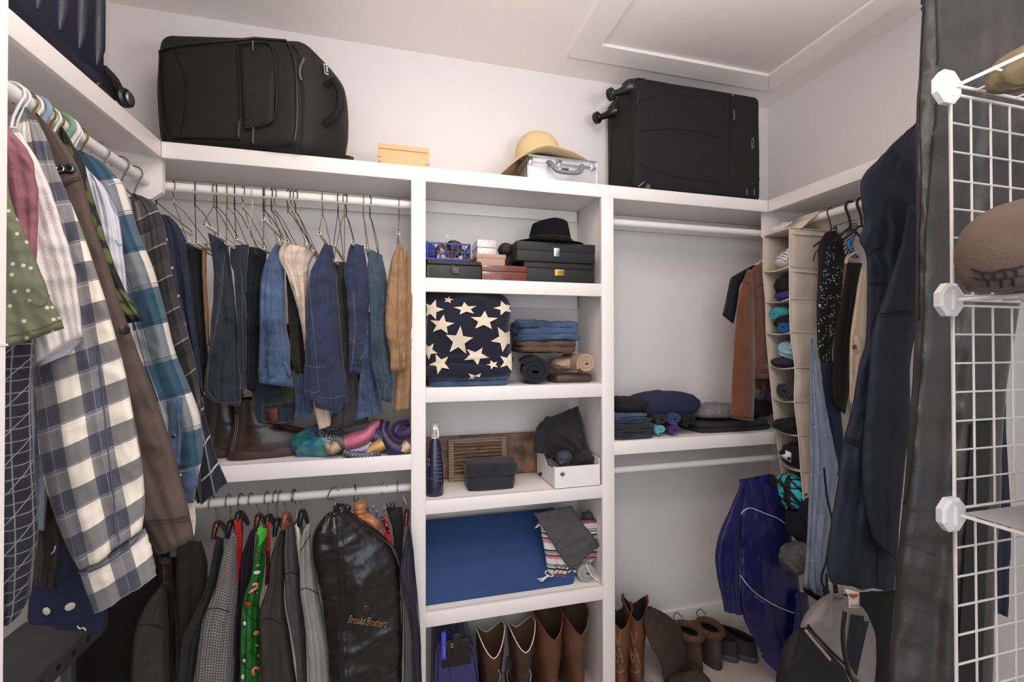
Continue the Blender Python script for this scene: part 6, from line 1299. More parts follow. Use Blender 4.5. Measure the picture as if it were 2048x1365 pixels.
ELA=M('elastic_gather',(214,204,186),.9,.8,120)
for a,b in (((1586,468),(1700,474)),((1586,543),(1700,551))):
    pts=[]; 
    for i in range(40):
        u=i/39; x=a[0]+(b[0]-a[0])*u; y=a[1]+(b[1]-a[1])*u+2.2*math.sin(u*1.6); h=hit(x,y,[sp_],.003)
        if h: pts.append(h[0]+Vector((0,-.002*abs(math.sin(i*1.9)),.0012*math.sin(i*2.1))))
    if len(pts)>4: tube('pocket_elastic',pts,.0036,ELA,og,n=6)
for q in ([(1592,520),(1600,505),(1614,488),(1640,482)],[(1606,522),(1622,500),(1650,492)],[(1594,590),(1606,574),(1622,566)],[(1640,590),(1660,570),(1680,566)]): seam('pocket_fold',q,[sp_],.0022,ORG,og,off=.000)
st0=at(1588,456,Y=1.515)
for x0,x1 in ((1588,1632),):
    a=at(x0,452,Y=1.55); b=at(x1,452,Y=1.55)
    V=[]; prof=[(-.0,0)]
    # strap looping over the rod
    zs=Cp[0].z; pth=[(1.735-.085,1.56,zs)]
    for ya in (1.47,):
        pass
xr=1.755; tops=Cp[0].z
P_=[Vector((xr-.10,0,tops)),Vector((xr-.055,0,RZ-.02)),Vector((xr-.021,0,RZ+.004)),Vector((xr-.008,0,RZ+.021)),Vector((xr+.010,0,RZ+.021)),Vector((xr+.021,0,RZ+.004)),Vector((xr+.05,0,RZ-.03)),Vector((xr+.08,0,tops))]
P_=spline(P_,5); V=[]
for p in P_:
    for y in (1.50,1.62): V.append(Vector((p.x,y,p.z)))
Fc=[(2*i,2*i+1,2*i+3,2*i+2) for i in range(len(P_)-1)]
o=geo('hanging_strap',V,Fc,EDG,og,smooth=2); md=o.modifiers.new('s','SOLIDIFY'); md.thickness=.003
for y in (1.672,1.688): tube('plastic_ring',[Vector((xr+.022*math.cos(a),y,RZ-.002+.022*math.sin(a))) for a in [2*PI*i/18 for i in range(18)]],.003,WPL,og,closed=True)
# contents: cell i lies between shelf i and i+1
def cell(i,u,v,h): # u into depth X, v across Y (0 near corner, 1 far), h height above shelf below
    c=Cp[i+1].lerp(Dp[i+1],v); return c+Vector((u,0,h))
def stuffing(i,v,u,r,mt,name,label,cat='shirt',h=None,seed=1,wr=.012,wf=14,pw=2.3):
    ry=min(r[1],.056); r=(r[0],ry,r[2]); v=min(max(v,(ry+.010)/.145),1-(ry+.010)/.145) if ry<.062 else .5
    p=cell(i,u,v,r[2]*.9 if h is None else h); return tag(blob(name,tuple(p),r,mt,seed=seed,wr=wr,wf=wf,pw=pw),label,cat)
ROY=M('royal_blue_jersey',(30,84,150),.85,.4); AQU=M('turquoise_jersey',(66,164,172),.85,.4); PBL=M('pale_aqua_jersey',(140,182,192),.85,.4); PUD=M('dark_purple_jersey',(50,38,66),.9,.4); BRO=M('brown_black_jersey',(54,46,46),.9,.4); INP=M('indigo_jersey',(54,44,118),.9,.4); SNK=M('grey_white_knit',(196,190,192),.8,.6,160); CHG=M('charcoal_jersey',(58,56,60),.9,.5); HGR=M('heather_grey_marl',(116,116,118),.95,.7,160,c2=(80,80,84),vs=90)
t=thing('sneaker','white-grey knit sneaker in the top organizer pocket','shoe',tuple(cell(0,.08,.4,.0)))
p=cell(0,.07,.38,.03); blob('upper',tuple(p),(.075,.045,.028),SNK,t,seed=3,wr=.006,wf=18); blob('heel_tab',tuple(p+Vector((-.02,-.02,.03))),(.03,.02,.03),SNK,t,seed=4,wr=.008,wf=18)
for k in range(3): tube('lace',[p+Vector((-.07+k*.012,-.04,.0+k*.01)),p+Vector((-.075+k*.012,-.0,.02+k*.01)),p+Vector((-.05+k*.012,.03,.01))],.003,WPL,t,sm=4)
stuffing(1,.40,.08,(.08,.055,.055),BLKJ,'rolled_black_shirt','black rolled shirt in the second organizer cell',seed=1,h=.06); stuffing(1,.25,.02,(.035,.035,.020),INP,'indigo_shirt','indigo cloth below the black roll in the second organizer cell',seed=2)
p=cell(2,.0,.62,.085); tag(roll('rolled_shirt',(p.x-.01,p.y,p.z),(p.x+.14,p.y-.01,p.z),.034,AQU,turns=2.2,seed=5,flat=.8),'turquoise rolled top in the third organizer cell','shirt')
stuffing(2,.35,.08,(.09,.058,.045),BLKJ,'black_shirt','black bunched top below the turquoise roll',seed=6); p=cell(2,-.005,.22,.024); tag(roll('rolled_shirt',(p.x-.01,p.y,p.z),(p.x+.14,p.y,p.z),.028,ROY,turns=2,seed=7,flat=.8),'royal blue rolled top at the bottom of the third cell','shirt')
stuffing(3,.25,.07,(.08,.045,.045),PBL,'pale_aqua_shirt','pale aqua top bunched in the fourth organizer cell','top',seed=8,h=.07,wr=.016); stuffing(3,.55,.04,(.07,.05,.022),PUD,'dark_purple_shirt','dark purple top flattened under the pale aqua one','top',seed=9)
p=cell(4,-.005,.35,.042); tag(roll('rolled_shirt',(p.x-.01,p.y,p.z),(p.x+.15,p.y,p.z),.046,CHG,turns=2.2,seed=10,flat=.85),'charcoal rolled top in the fifth organizer cell','shirt')
stuffing(5,.45,.04,(.10,.085,.035),BLKJ,'black_shirt','black top spilling from the sixth organizer cell','top',seed=11,wr=.016); 
stuffing(6,.35,.06,(.10,.062,.050),BLKJ,'black_shirt','black top with white care label in the seventh cell','top',seed=12,wr=.010,h=.052)
stuffing(7,.95,.0,(.08,.05,.04),BRO,'brown_black_shirt','brown-black top pushed out at the back of the eighth cell','top',seed=13,h=.055)
lbt=[o for o in WV if o.get('label','').startswith('black top with white care')][0]
lb_=decal('care_label',[(1562,898),(1583,906),(1581,925),(1560,912)],lbt,WPL,None,off=.003,thick=.0008); 
if lb_: tag(lb_,'white care label sticking out of the black top','label')
p=cell(7,-.02,.30,.030); tag(roll('rolled_shirt',(p.x-.02,p.y+.02,p.z),(p.x+.13,p.y,p.z),.036,M('bright_blue_jersey',(38,108,184),.85,.4),turns=2,seed=14,flat=.75),'bright blue rolled top in the eighth organizer cell','shirt')
AQB=plaid('aqua_black_swirl',(40,178,190),[('d',.06,0,.35,(16,16,20),1),('u',.09,.02,.25,(16,16,20),1)],rough=.6)
p=at(1583,985,Y=1.58); tag(blob('aqua_black_swimsuit',tuple(p),(.05,.07,.075),AQB,seed=15,wr=.012,wf=12),'aqua and black swim shorts bulging from the organizer','shorts')
for k,q in enumerate(([(1560,972),(1590,978),(1612,975)],[(1562,985),(1580,1000),(1600,1012)],[(1572,958),(1590,960),(1608,955)])):
    tag(seam('black_piping',q,[o for o in WV if o.get('label','').startswith('aqua and black')],.003,BLKJ,None,off=.001),('middle','lower','upper')[k]+' black piping line across the aqua swim shorts','cord')
p=at(1590,1050,Y=1.57); tag(blob('black_shirt',tuple(p+Vector((.03,0,0))),(.07,.07,.065),BLKJ,seed=16,wr=.012,wf=10),'black top below the aqua swim shorts','shirt'); p=at(1612,1035,Y=1.50); tag(blob('navy_shirt',tuple(p+Vector((.03,0,0))),(.04,.04,.07),NVC,seed=17,wr=.01),'navy top edge beside the black one near the organizer bottom','shirt')
p=at(1592,1115,Y=1.54); tag(blob('marl_sweater',tuple(p+Vector((.02,0,0))),(.075,.06,.065),HGR,seed=18,wr=.018,wf=10),'heather grey marl sweater hanging out of the lowest organizer cell','sweater')
# windbreaker
WB=M('royal_nylon',(26,26,94),.42,.25,90,var=.15,coat=.1,dist=.003); PIP=M('reflective_piping',(214,214,220),.4,0)
X5=VT(1200,880,2.814)
t,o=garment('windbreaker','royal blue nylon windbreaker with white piping hanging low','jacket',WB,X5([(785,228),(790,400),(786,600),(790,800),(800,980),(880,1150),(985,1300)]),X5([(960,190),(1020,300),(1070,500),(1110,700),(1130,900),(1160,1100),(1150,1290)]),1.60,1.61,th=.07,folds=2.2,amp=.009,wr=.016,wf=8,seed=5,part='body',nv=70,nu=40)
sv=drape('sleeve',X5([(800,225),(745,360),(690,480),(650,610),(655,760),(680,860),(700,965)]),X5([(830,230),(800,400),(790,560),(786,700),(790,860),(800,985)]),1.585,WB,t,th=.06,folds=1.4,amp=.006,wr=.008,seed=6)
drape('sleeve',X5([(1100,860),(1090,1000),(1070,1150),(1066,1400)]),X5([(1170,860),(1180,1000),(1175,1150),(1130,1400)]),1.57,WB,t,th=.05,folds=1.4,amp=.006,seed=7)
wbs=[o,sv]
for q in ([(792,418),(815,395),(850,384),(910,408),(990,438),(1030,465),(1062,496)],[(793,765),(820,805),(860,850),(920,895),(1000,940),(1095,978)]): seam('reflective_line',X5(q),wbs,.0019,PIP,t,off=.002)
textd('print',"MUI NAY",1200+895/2.814,880+898/2.814,25,5,o,M('grey_reflective_print',(120,120,150),.5,0),t,rot=.62,off=.002)
drape('collar',X5([(955,192),(958,230),(975,262)]),X5([(985,200),(992,240),(990,268)]),1.57,BLKJ,t,th=.02,seed=3,folds=1,amp=.003)
tag(drape('violet_cloth',X5([(905,1215),(940,1260),(985,1302)]),X5([(940,1212),(990,1260),(1030,1290)]),1.66,M('violet_nylon',(62,52,150),.6,.3),th=.012,folds=1,amp=.003,seed=8),'violet nylon cloth corner touching the carpet','cloth')
# ================= floor shoes in the right bay =================
TANB=M('tan_cowboy_leather',(102,60,38),.45,.3,70,c2=(124,76,48)); TST=M('cream_stitch',(196,160,124),.7,0); SUB=M('brown_suede',(62,46,34),.95,.6,300,c2=(80,60,44),vs=7); FUR=M('curly_sheepskin',(84,56,40),.98,1,130,c2=(124,86,62),vs=70,dist=.01); BLN=M('black_boot_lining',(24,20,20),.8,.2)
vd3=lambda a: .04*abs(math.sin(a))**1.4-.03*max(0,-math.cos(a))**2-.03*max(0,math.cos(a))**2
def fl(px,py): return at(px,py,Z=0)
for k,(px,ptop,lab) in enumerate(((1238,1240,'tan stitched cowboy boot half hidden by the white post'),(1270,1222,'tan stitched cowboy boot right of the one by the post'))):
    Yb_=1.76+.03*k; x_=at(px,1300,Y=Yb_).x
    RBc=[(.0,-.08,.19,.042),(.03,-.082,.19,.045),(.055,-.078,.155,.042),(.09,-.066,.085,.040),(.13,-.058,.054,.040),(.18,-.06,.056,.046),(.24,-.066,.062,.052),(.31,-.07,.068,.056)]
    t,u_,m4_,vs_,n_,K_=boot('cowboy_boot',lab,'tan cowboy boots on the floor',(x_,Yb_,.028),PI/2-.35,RBc,TANB,SOL,dip=vd3,lining=BLN,soleh=.026,heel=.012,s=.98)
    for q in ([(px-8,1262),(px-2,1290),(px+4,1262)],[(px-10,1290),(px-5,1312),(px+1,1296),(px+6,1316)],[(px-10,1300),(px-4,1326),(px+2,1308),(px+8,1326)],[(px-9,1340),(px,1346),(px+10,1340)]): seam('scroll_stitching',q,u_,.0008,TST,t,off=.001)
    for sx in (-1,1): tube('pull_strap',[vs_[(K_-1)*n_+(7 if sx>0 else 21)]+Vector((0,0,-.02)),vs_[(K_-1)*n_+(7 if sx>0 else 21)]+Vector((sx*.004,0,.012))],.006,M('red_leather_tab',(110,50,44),.5,.1),t)
# slouching brown suede tall boot
p=fl(1345,1362)
t=thing('suede_tall_boot','brown suede tall boot slumped over beside the cowboy boots','boot',(p.x-.02,1.74,0))
sh=drape('slouched_shaft',[(1290,1222),(1288,1250),(1300,1290),(1318,1320),(1328,1365)],[(1300,1219),(1335,1235),(1362,1258),(1372,1290),(1382,1350)],1.72,SUB,t,dR=1.80,th=.11,folds=1.5,amp=.010,wr=.012,wf=7,seed=9,nu=40,nv=50)
blob('foot',(at(1372,1352,Y=1.68).x,1.66,.04),(.10,.055,.045),SUB,t,seed=10,wr=.008,wf=9,flat=.004)
box('sole',at(1340,1360,Y=1.66).x,at(1402,1360,Y=1.66).x,1.61,1.71,.0005,.008,SOL,t,r=.003)
tag(folded('crumpled_jeans',at(1296,1362,Y=1.62).x,at(1335,1362,Y=1.62).x,1.60,1.72,.001,.05,DM,n=2,seed=44,wr=.012),'blue denim crumpled on the floor in front of the suede boot','jeans')
BRL2=M('brown_boot_leather',(70,50,40),.5,.35,80,c2=(92,68,54)); BS2=M('brown_rubber_sole',(58,44,36),.7,.3)
RBf=[(.0,-.08,.20,.050),(.03,-.083,.20,.054),(.055,-.08,.17,.052),(.075,-.076,.11,.050),(.09,-.072,.07,.049),(.11,-.070,.054,.049),(.125,-.070,.054,.050),(.135,-.070,.054,.051)]
for k,(px,py,lab,ang) in enumerate(((1396,1338,'fur-trimmed brown leather boot, the left of the pair, heel towards the room',PI/2+.15),(1440,1330,'fur-trimmed brown leather boot, the right of the pair, next to the slip-ons',PI/2-.12))):
    p=fl(px,py+10); t,u_,m4_,vs_,n_,K_=boot('fur_lined_boot',lab,'fur-trimmed boots on the floor',(p.x,p.y+.075,.026),ang,RBf,BRL2,BS2,lining=BLN,soleh=.024,s=1.0)
    top=[vs_[(K_-1)*n_+i] for i in range(n_)]
    cf=tube('sheepskin_cuff',[q+Vector((0,0,-.012)) for q in top],.016,FUR,t,closed=True,n=10)
    for q in ([(px-22,1322),(px,1330),(px+20,1322)],): seam('heel_seam',q,u_,.0012,THB,t)
    tube('lace_loop',[top[2]+Vector((0,0,.0)),top[1]+Vector((-.02,.0,.03)),top[0]+Vector((0,.01,.035)),top[0]+Vector((.02,0,.01))],.0018,BLKJ,t,sm=4)
GSH=M('grey_sole_rubber',(84,80,82),.7,.3); BLS=M('black_sock_lining',(22,22,24),.8,.3); GUP=M('dark_grey_canvas',(58,54,56),.85,.5)
RBs=[(.0,-.10,.17,.043),(.02,-.102,.172,.045),(.035,-.10,.165,.044),(.05,-.097,.12,.041),(.062,-.094,.075,.038)]
for k,(px,py,lab,ang) in enumerate(((1466,1318,'dark grey slip-on shoe beside the fur-trimmed boots',PI/2+.35),(1502,1322,'dark grey slip-on shoe next to the blue windbreaker',PI/2+.55))):
    p=fl(px,py+8); t,u_,*_=boot('slip_on_shoe',lab,'grey slip-on shoes on the floor',(p.x-.02,p.y+.10,.022),ang,RBs,GUP,GSH,lining=BLS,soleh=.02,cat='shoe',s=1.12)
# grey satchel shoe behind boots
p=fl(1452,1290)
# ================= right rod: garments nearer the camera =================
R1=VT(1500,380,2.625); R2=VT(1600,0,2.0067); R3=VT(1600,680,1.9933); R4=VT(1500,840,2.6)
PETB=M('black_viscose',(22,22,26),.85,.4); PET=M('white_petal_print',(220,218,214),.7,0)
t,o=garment('petal_dress','black dress printed with small white petals on a black hanger','dress',PETB,R1([(395,225),(360,290),(358,420),(350,600),(352,780),(362,880),(385,948)]),R1([(450,215),(500,290),(492,420),(480,600),(450,740),(432,860),(432,945)]),1.44,1.45,th=.05,folds=2,amp=.006,wr=.006,seed=3,part='dress_body')
rnd=random.Random(5); pet=[]
for k in range(230):
    y=rnd.uniform(400,945); w0,w1=(366,484) if y<600 else (358,440); x=rnd.uniform(w0,w1)
    if noise.noise(Vector((x/40,y/50,3)))<-.12: continue
    a=rnd.uniform(0,PI); 
    if y>860: a=math.atan2(y-900,x-405)
    l,w=5.2,2.0; P=[(x+l*math.cos(a),y+l*math.sin(a)),(x-w*math.sin(a),y+w*math.cos(a)),(x-l*math.cos(a),y-l*math.sin(a)),(x+w*math.sin(a),y-w*math.cos(a))]; pet.append(R1(P))
for k in range(14): x=rnd.uniform(390,440); y=rnd.uniform(300,400); pet.append(R1([(x,y-6),(x+2,y),(x,y+6),(x-2,y)]))
pp=decal('petal_print',pet,o,PET,t,off=.002,h=40); pp['kind']='stuff'
def hookR(px,Y,mt,label,r=.0028,zx=0):
    z=RZ; R_=.0165+r+.003; t=thing('hanger',label,'hanger',(1.755,Y,z-.2))
    pts=[Vector((1.755-R_*math.cos(a),Y,z+R_*math.sin(a))) for a in [PI*1.1-(PI*1.1+.7)*i/12 for i in range(13)]]+[Vector((1.752,Y,z-.05)),Vector((1.755,Y,z-.085))]
    tube('hook',pts,r,mt,t,n=8,sm=2); tube('shoulder_bar',[Vector((1.66,Y,z-.145)),Vector((1.70,Y,z-.118)),Vector((1.755,Y,z-.085)),Vector((1.83,Y,z-.13)),Vector((1.90,Y,z-.175))],max(r,.0035),mt,t,n=7,sm=3); return t
hookR(0,1.455,DKWIRE,'dark wire hanger carrying the petal dress',.002)
hookR(0,1.375,BKPL,'black plastic hanger carrying the black cardigan and scarf',.0045)
hookR(0,1.33,BKPL,'black plastic hanger half hidden by the big navy coat',.0045)
tag(tube('dress_strap',P3(R1([(395,235),(420,215),(452,195),(455,260),(470,330)]),1.435),.0022,BLKJ,sm=5),'thin black strap of the petal dress looped on the hanger','strap'); tag(tube('dress_strap',P3(R1([(332,375),(345,330),(385,285),(430,225),(452,195)]),1.43),.0022,BLKJ,sm=5),'thin black strap hanging free left of the petal dress','strap')
SCF=plaid('black_white_zebra_silk',(20,20,24),[('d',.014,0,.3,(200,198,196),.9)],rough=.6)
garment('patterned_scarf','black and white patterned scarf knotted at the hanger neck','scarf',SCF,R1([(520,180),(500,240),(490,300),(500,350)]),R1([(565,170),(560,230),(540,290),(575,360)]),1.39,th=.03,folds=3,amp=.006,seed=4,solo=True)
tag(tube('blue_hanger_shoulder',P3(R1([(545,262),(522,268),(517,290),(525,312),(545,322)]),1.375),.0055,M('sky_blue_plastic',(44,120,190),.35,0),sm=4),'blue plastic hanger end behind the scarf','hanger')
tag(tube('wooden_hanger_shoulder',P3(R1([(503,388),(510,360),(535,338),(565,325)]),1.36),.0055,bpy.data.materials['pale_wood'],sm=4),'pale wooden hanger end over the black cardigan','hanger')
garment('black_cardigan','plain black cardigan between petal dress and cream jacket','cardigan',M('black_brown_knit',(26,24,22),.95,.5),R1([(510,380),(490,520),(450,720),(436,880),(430,1050),(450,1140)]),R1([(590,385),(560,520),(545,700),(520,880),(520,1050),(500,1180)]),1.38,th=.05,folds=2,amp=.006,seed=6,solo=True)
CRJ=M('cream_denim',(206,184,160),.85,.4,300,var=.05)
t,o=garment('cream_jacket','cream denim jacket front with flap pocket and bronze button','jacket',CRJ,R1([(590,400),(560,540),(535,700),(524,800),(522,950),(524,1120)]),R1([(612,410),(616,560),(606,760),(580,900),(560,1000),(535,1130)]),1.33,th=.04,folds=1,amp=.004,seed=7)
decal('pocket_flap',R1([(525,765),(606,765),(580,850),(515,848)]),o,CRJ,t,off=.003,thick=.002); p,n=hitp(1500+542/2.625,380+825/2.625,o,.005); disc('bronze_button',p,n,.009,.003,M('bronze',(120,104,88),.4,0,metal=.7),t)
for q in ([(520,800),(600,798)],[(545,990),(540,900),(545,860)]): seam('stitching',R1(q),o,.0008,M('cream_thread',(160,140,116),.9,0),t)
GRB=M('blue_grey_marl',(140,148,164),.9,.5,200,c2=(108,120,142),vs=30,stretch=(3,3,.5))
t,o=garment('marl_trousers','pale blue-grey marled lounge trousers with drawstring','trousers',GRB,R4([(315,-420),(310,-200),(308,100),(305,400),(290,700),(275,865)]),R4([(330,-420),(390,-100),(440,150),(458,260),(420,480),(395,760),(462,975)]),1.40,1.38,th=.05,folds=3,amp=.009,wr=.006,seed=8,nu=40)
rndm=random.Random(9)
for k in range(9):
    x=rndm.uniform(310,420); y=rndm.uniform(-60,860); 
    for d_ in (-.9,0,.9): seam('palm_print',R4([(x,y),(x+9*math.sin(d_),y-9*math.cos(d_))]),o,.0007,M('pale_print',(190,196,204),.8,0) if k==0 and d_==-.9 else bpy.data.materials['pale_print'],t,sm=0,off=.001)
garment('black_hem_cloth','black and white striped hem below the marled trousers','trousers',plaid('bw_stripe',(206,204,200),[('u',.05,.012,.5,(20,20,22),1)]),R4([(395,840),(398,900),(400,960)]),R4([(480,860),(485,920),(490,985)]),1.37,th=.02,folds=1,amp=.002,seed=9,solo=True)
garment('black_underskirt','black skirt hem peeping out below the marled trousers','skirt',BLKJ,R4([(274,860),(276,888)]),R4([(400,940),(402,975)]),1.42,th=.03,folds=1,amp=.002,seed=10,solo=True)
NVD=M('navy_jersey_dress',(28,38,68),.9,.4)
garment('navy_dress','navy jersey dress between marled trousers and black cardigan','dress',NVD,R1([(370,900),(385,1050),(420,1250),(450,1500)]),R1([(440,900),(470,1100),(490,1300),(500,1500)]),1.41,th=.04,folds=2,amp=.005,seed=11,solo=True)
t=thing('drawstring','black cord with frayed knot hanging beside the marled trousers','cord',tuple(at(1650,1190,Y=1.34)))
tube('cord',P3(R4([(385,250),(400,400),(425,520),(410,640),(395,740),(376,800),(372,840),(385,870),(402,888),(400,850),(398,800)]),1.345),.0035,M('navy_cord',(24,26,38),.9,.4),t,sm=5)
blob('knot',tuple(at(1500+396/2.6,840+890/2.6,Y=1.343)),(.012,.01,.012),bpy.data.materials['navy_cord'],t,seed=2,wr=.004,wf=60,nu=18,nv=12)
for q in ([(395,890),(385,905),(376,912)],[(396,892),(392,912),(388,925)],[(398,892),(405,910),(412,922)],[(400,890),(412,902),(424,912)],[(400,895),(410,915),(428,930)]): tube('frayed_end',P3(R4(q),1.343),.002,bpy.data.materials['navy_cord'],t,sm=3,n=5)
# price tag
t=thing('paper_tag','white swing tag with orange-red half circle and black lettering','tag',tuple(at(1708,1218,Y=1.0)))
tp=drape('card',R4([(494,880),(512,930),(512,980)]),R4([(570,900),(570,940),(568,980)]),1.0,M('tag_card',(214,208,206),.6,.05),t,th=.002,folds=0,amp=0,wr=0,seed=1,nu=8,nv=10,edge=0)
decal('orange_half_circle',R4([(500,884),(500,898),(515,918),(535,930),(555,922),(568,902),(566,892)]),tp,M('tag_orange',(196,70,34),.6,0),t,off=.001); textd('tag_text','CIDER',1500+540/2.6,840+967/2.6,19,5,tp,BKPL,t,off=.0012)
# big navy coat
NVC2=M('navy_twill_coat',(26,30,48),.85,.45,260,c2=(33,38,58),vs=5)
t,o=garment('navy_coat','large navy twill coat with elasticated waist, in front of the right-hand clothes','coat',NVC2,R2([(462,495),(330,620),(250,715),(245,800),(255,900),(235,960),(265,1030),(268,1200),(262,1370)])+R3([(235,100),(205,280),(172,400),(150,560),(118,760),(106,900),(125,970)]),R2([(470,490),(500,700),(500,1000),(470,1300)])+R3([(440,100),(420,400),(400,640),(390,860),(375,1000)]),1.05,1.06,th=.09,folds=1.8,amp=.014,wr=.020,wf=6,seed=12,nv=100,nu=50,part='body',edge=.001)
sv=drape('sleeve',R2([(430,830),(400,1000),(340,1180),(300,1300)])+R3([(285,0),(270,200),(250,420),(248,560),(262,680),(290,790)]),R2([(500,830),(505,1000),(500,1180)])+R3([(440,0),(440,300),(420,500),(400,700),(385,880)]),1.0,NVC2,t,th=.07,folds=1.4,amp=.008,wr=.012,wf=7,seed=13,nv=80)
NTH=M('navy_thread',(18,20,36),.9,0)
for q,g in ((R2([(320,1275),(360,1262),(410,1258),(450,1262)]),[o,sv]),(R2([(320,1262),(360,1252),(410,1248),(450,1252)]),[o,sv]),(R2([(275,1140),(300,1140),(330,1132)]),[o]),(R2([(268,1030),(300,1000),(330,990)]),[o]),(R3([(175,382),(200,398),(230,408),(252,412)]),[o]),(R3([(172,396),(200,412),(230,420),(252,425)]),[o]),(R3([(310,800),(308,900),(310,1000)]),[o,sv])):
    seam('seam',q,g,.0016,NTH,t,off=.001)
for k in range(10): seam('elastic_pucker',R3([(176+k*8,380+k*3.0),(178+k*8,412+k*2.0)]),[o],.0022,NVC2,t,off=.0,sm=0)
# tall dull garment bag
GBD=M('dusty_black_nylon_bag',(62,55,53),.42,.5,30,c2=(44,43,45),vs=4,dist=.006)
Lb_=[(1846,-40,.85),(1843,80,.85),(1834,200,.85),(1831,330,.85),(1832,480,.85),(1830,640,.85),(1822,800,.85),(1810,960,.85),(1795,1120,.85),(1770,1400,.85)]
Rb_=[(2085,-60,.76),(2080,120,.76),(2070,330,.76),(2048,560,.76),(2018,740,.76),(2005,900,.76),(2003,1000,.76),(1990,1200,.76),(1985,1400,.76)]
t,o=garment('dusty_garment_bag','tall dusty black nylon garment bag behind the white wire rack','bag',GBD,Lb_,Rb_,.85,.76,th=.09,folds=1.6,amp=.012,wr=.02,wf=4.5,seed=14,nv=110,nu=60,toe=.8,edge=.002)
for q in ([(1872,-10),(1874,60),(1876,110),(1874,130)],[(1873,205),(1872,240),(1868,262)],[(1866,270),(1862,330),(1850,480),(1846,640),(1835,800),(1818,960),(1808,1010)]): seam('zip',q,o,.0022,ZIP,t,off=.002)
seam('edge_binding',[(1848,0),(1842,120),(1838,240),(1842,340),(1838,480),(1838,640)],o,.0022,PIPE,t)
for q in ([(1842,338),(1862,322),(1885,308),(1900,300)],[(1812,940),(1835,945),(1858,940)],[(1800,1080),(1830,1095),(1870,1110)]): seam('crease_ridge',q,o,.003,GBD,t,off=-.001)
decal('woven_strap',[(1940,850),(1980,840),(1962,1365),(1912,1365)],o,M('woven_black_webbing',(30,29,30),.9,.9,160),t,off=.003,h=30)
decal('label_patch',[(2018,680),(2038,684),(2036,728),(2020,730)],o,BKPL,t,off=.003)
tag(blob('bag_ruffle',tuple(at(1858,8,Y=.84)),(.018,.012,.022),BLKJ,seed=3,wr=.008,wf=50),'ruffled black edge at the top of the dusty garment bag','trim')
garment('navy_garment','navy garment hem showing right of the dusty garment bag','coat',M('navy_hem_cloth',(20,26,50),.9,.3),[(1965,330),(1960,900),(1965,1060),(1975,1220)],[(2000,330),(2010,800),(2022,1060),(2018,1150),(2016,1235)],.95,th=.03,seed=15,folds=2,amp=.004,solo=True)
# floor bags at the right
CAN=M('grey_canvas',(136,126,122),.9,.6,220,var=.06); 
t=thing('canvas_duffel','grey canvas bag with black piping slumped on the floor','bag',(at(1680,1300,Y=1.45).x,1.45,0))
du=drape('body',[(1650,1198),(1618,1222),(1602,1248),(1604,1275),(1640,1330),(1680,1400)],[(1690,1200),(1730,1226),(1750,1270),(1752,1330),(1745,1400)],1.14,CAN,t,dR=1.18,th=.16,folds=1.5,amp=.012,wr=.014,wf=6,seed=4,nu=50,nv=60)
for q in ([(1614,1255),(1620,1268),(1648,1300),(1680,1332),(1706,1356),(1720,1368)],[(1616,1250),(1625,1264),(1655,1296),(1690,1330)]): seam('piping',q,du,.004,BKPL,t,off=.003)
decal('navy_panel',[(1700,1230),(1738,1235),(1725,1290),(1712,1352),(1690,1320)],du,NVC,t,off=.003)
tube('shoulder_strap',P3([(1690,1225),(1686,1260),(1688,1300),(1698,1345),(1712,1370)],1.02),.006,BKPL,t,sm=4)
t=thing('black_tote','black nylon tote on the floor in front of the grey canvas bag','bag',(at(1600,1340,Y=1.35).x,1.35,0))
drape('body',[(1596,1255),(1570,1290),(1556,1330),(1545,1420)],[(1612,1262),(1650,1305),(1690,1345),(1722,1420)],1.06,BKFAB2,t,th=.14,folds=1.5,amp=.01,wr=.016,wf=8,seed=6,nu=50); tube('rim',P3([(1612,1262),(1622,1275),(1640,1296),(1660,1320)],.99),.004,M('tan_edge',(150,132,110),.6,0),t,sm=3)
garment('black_laundry','black cloth heap behind the grey canvas bag','cloth',BLKJ,[(1640,1195),(1635,1240),(1640,1420)],[(1800,1180),(1796,1250),(1780,1420)],1.26,th=.06,seed=16,folds=3,amp=.01,solo=True)
# ================= white wire cube rack =================
rx,ry=.885,.53; cs=.351; zt=[CZ+.425,CZ+.073,CZ-.279,CZ-.631,CZ-.983,CZ-1.335]
rk=thing('wire_cube_rack','white coated wire cube rack with octagonal connectors at the right edge','rack',(rx+.17,ry-.17,0))
def panel(o,ex,ey,n=7,w=cs-.016,h=cs-.016,frame=.0030,wire=.0017):
    o=Vector(o)+Vector(ex)*.008+Vector(ey)*.008; ex=Vector(ex);ey=Vector(ey)
    tube('panel_frame',[o,o+ex*w,o+ex*w+ey*h,o+ey*h],frame,WIREW,rk,closed=True,n=8)
    for i in range(1,n): tube('grid_wire',[o+ex*(w*i/n),o+ex*(w*i/n)+ey*h],wire,WIREW,rk,n=6); tube('grid_wire',[o+ey*(h*i/n),o+ey*(h*i/n)+ex*w],wire,WIREW,rk,n=6)
WCN=M('connector_white',(186,184,184),.4,0,var=.01)
PL=M('shelf_plate',(150,146,146),.4,.05,alpha=1)
for i in range(5):
    panel((rx,ry,zt[i+1]),(1,0,0),(0,0,1))
    if i<4: panel((rx+cs,ry,zt[i+1]),(0,-1,0),(0,0,1))
for i in range(5):
    z=zt[i]; 
    if i in (0,): panel((rx,ry,z),(1,0,0),(0,-1,0))
    else:
        panel((rx,ry,z),(1,0,0),(0,-1,0)); box('shelf_plate',rx+.012,rx+cs-.012,ry-cs+.012,ry-.012,z+.0025,z+.005,PL,rk,r=.001)
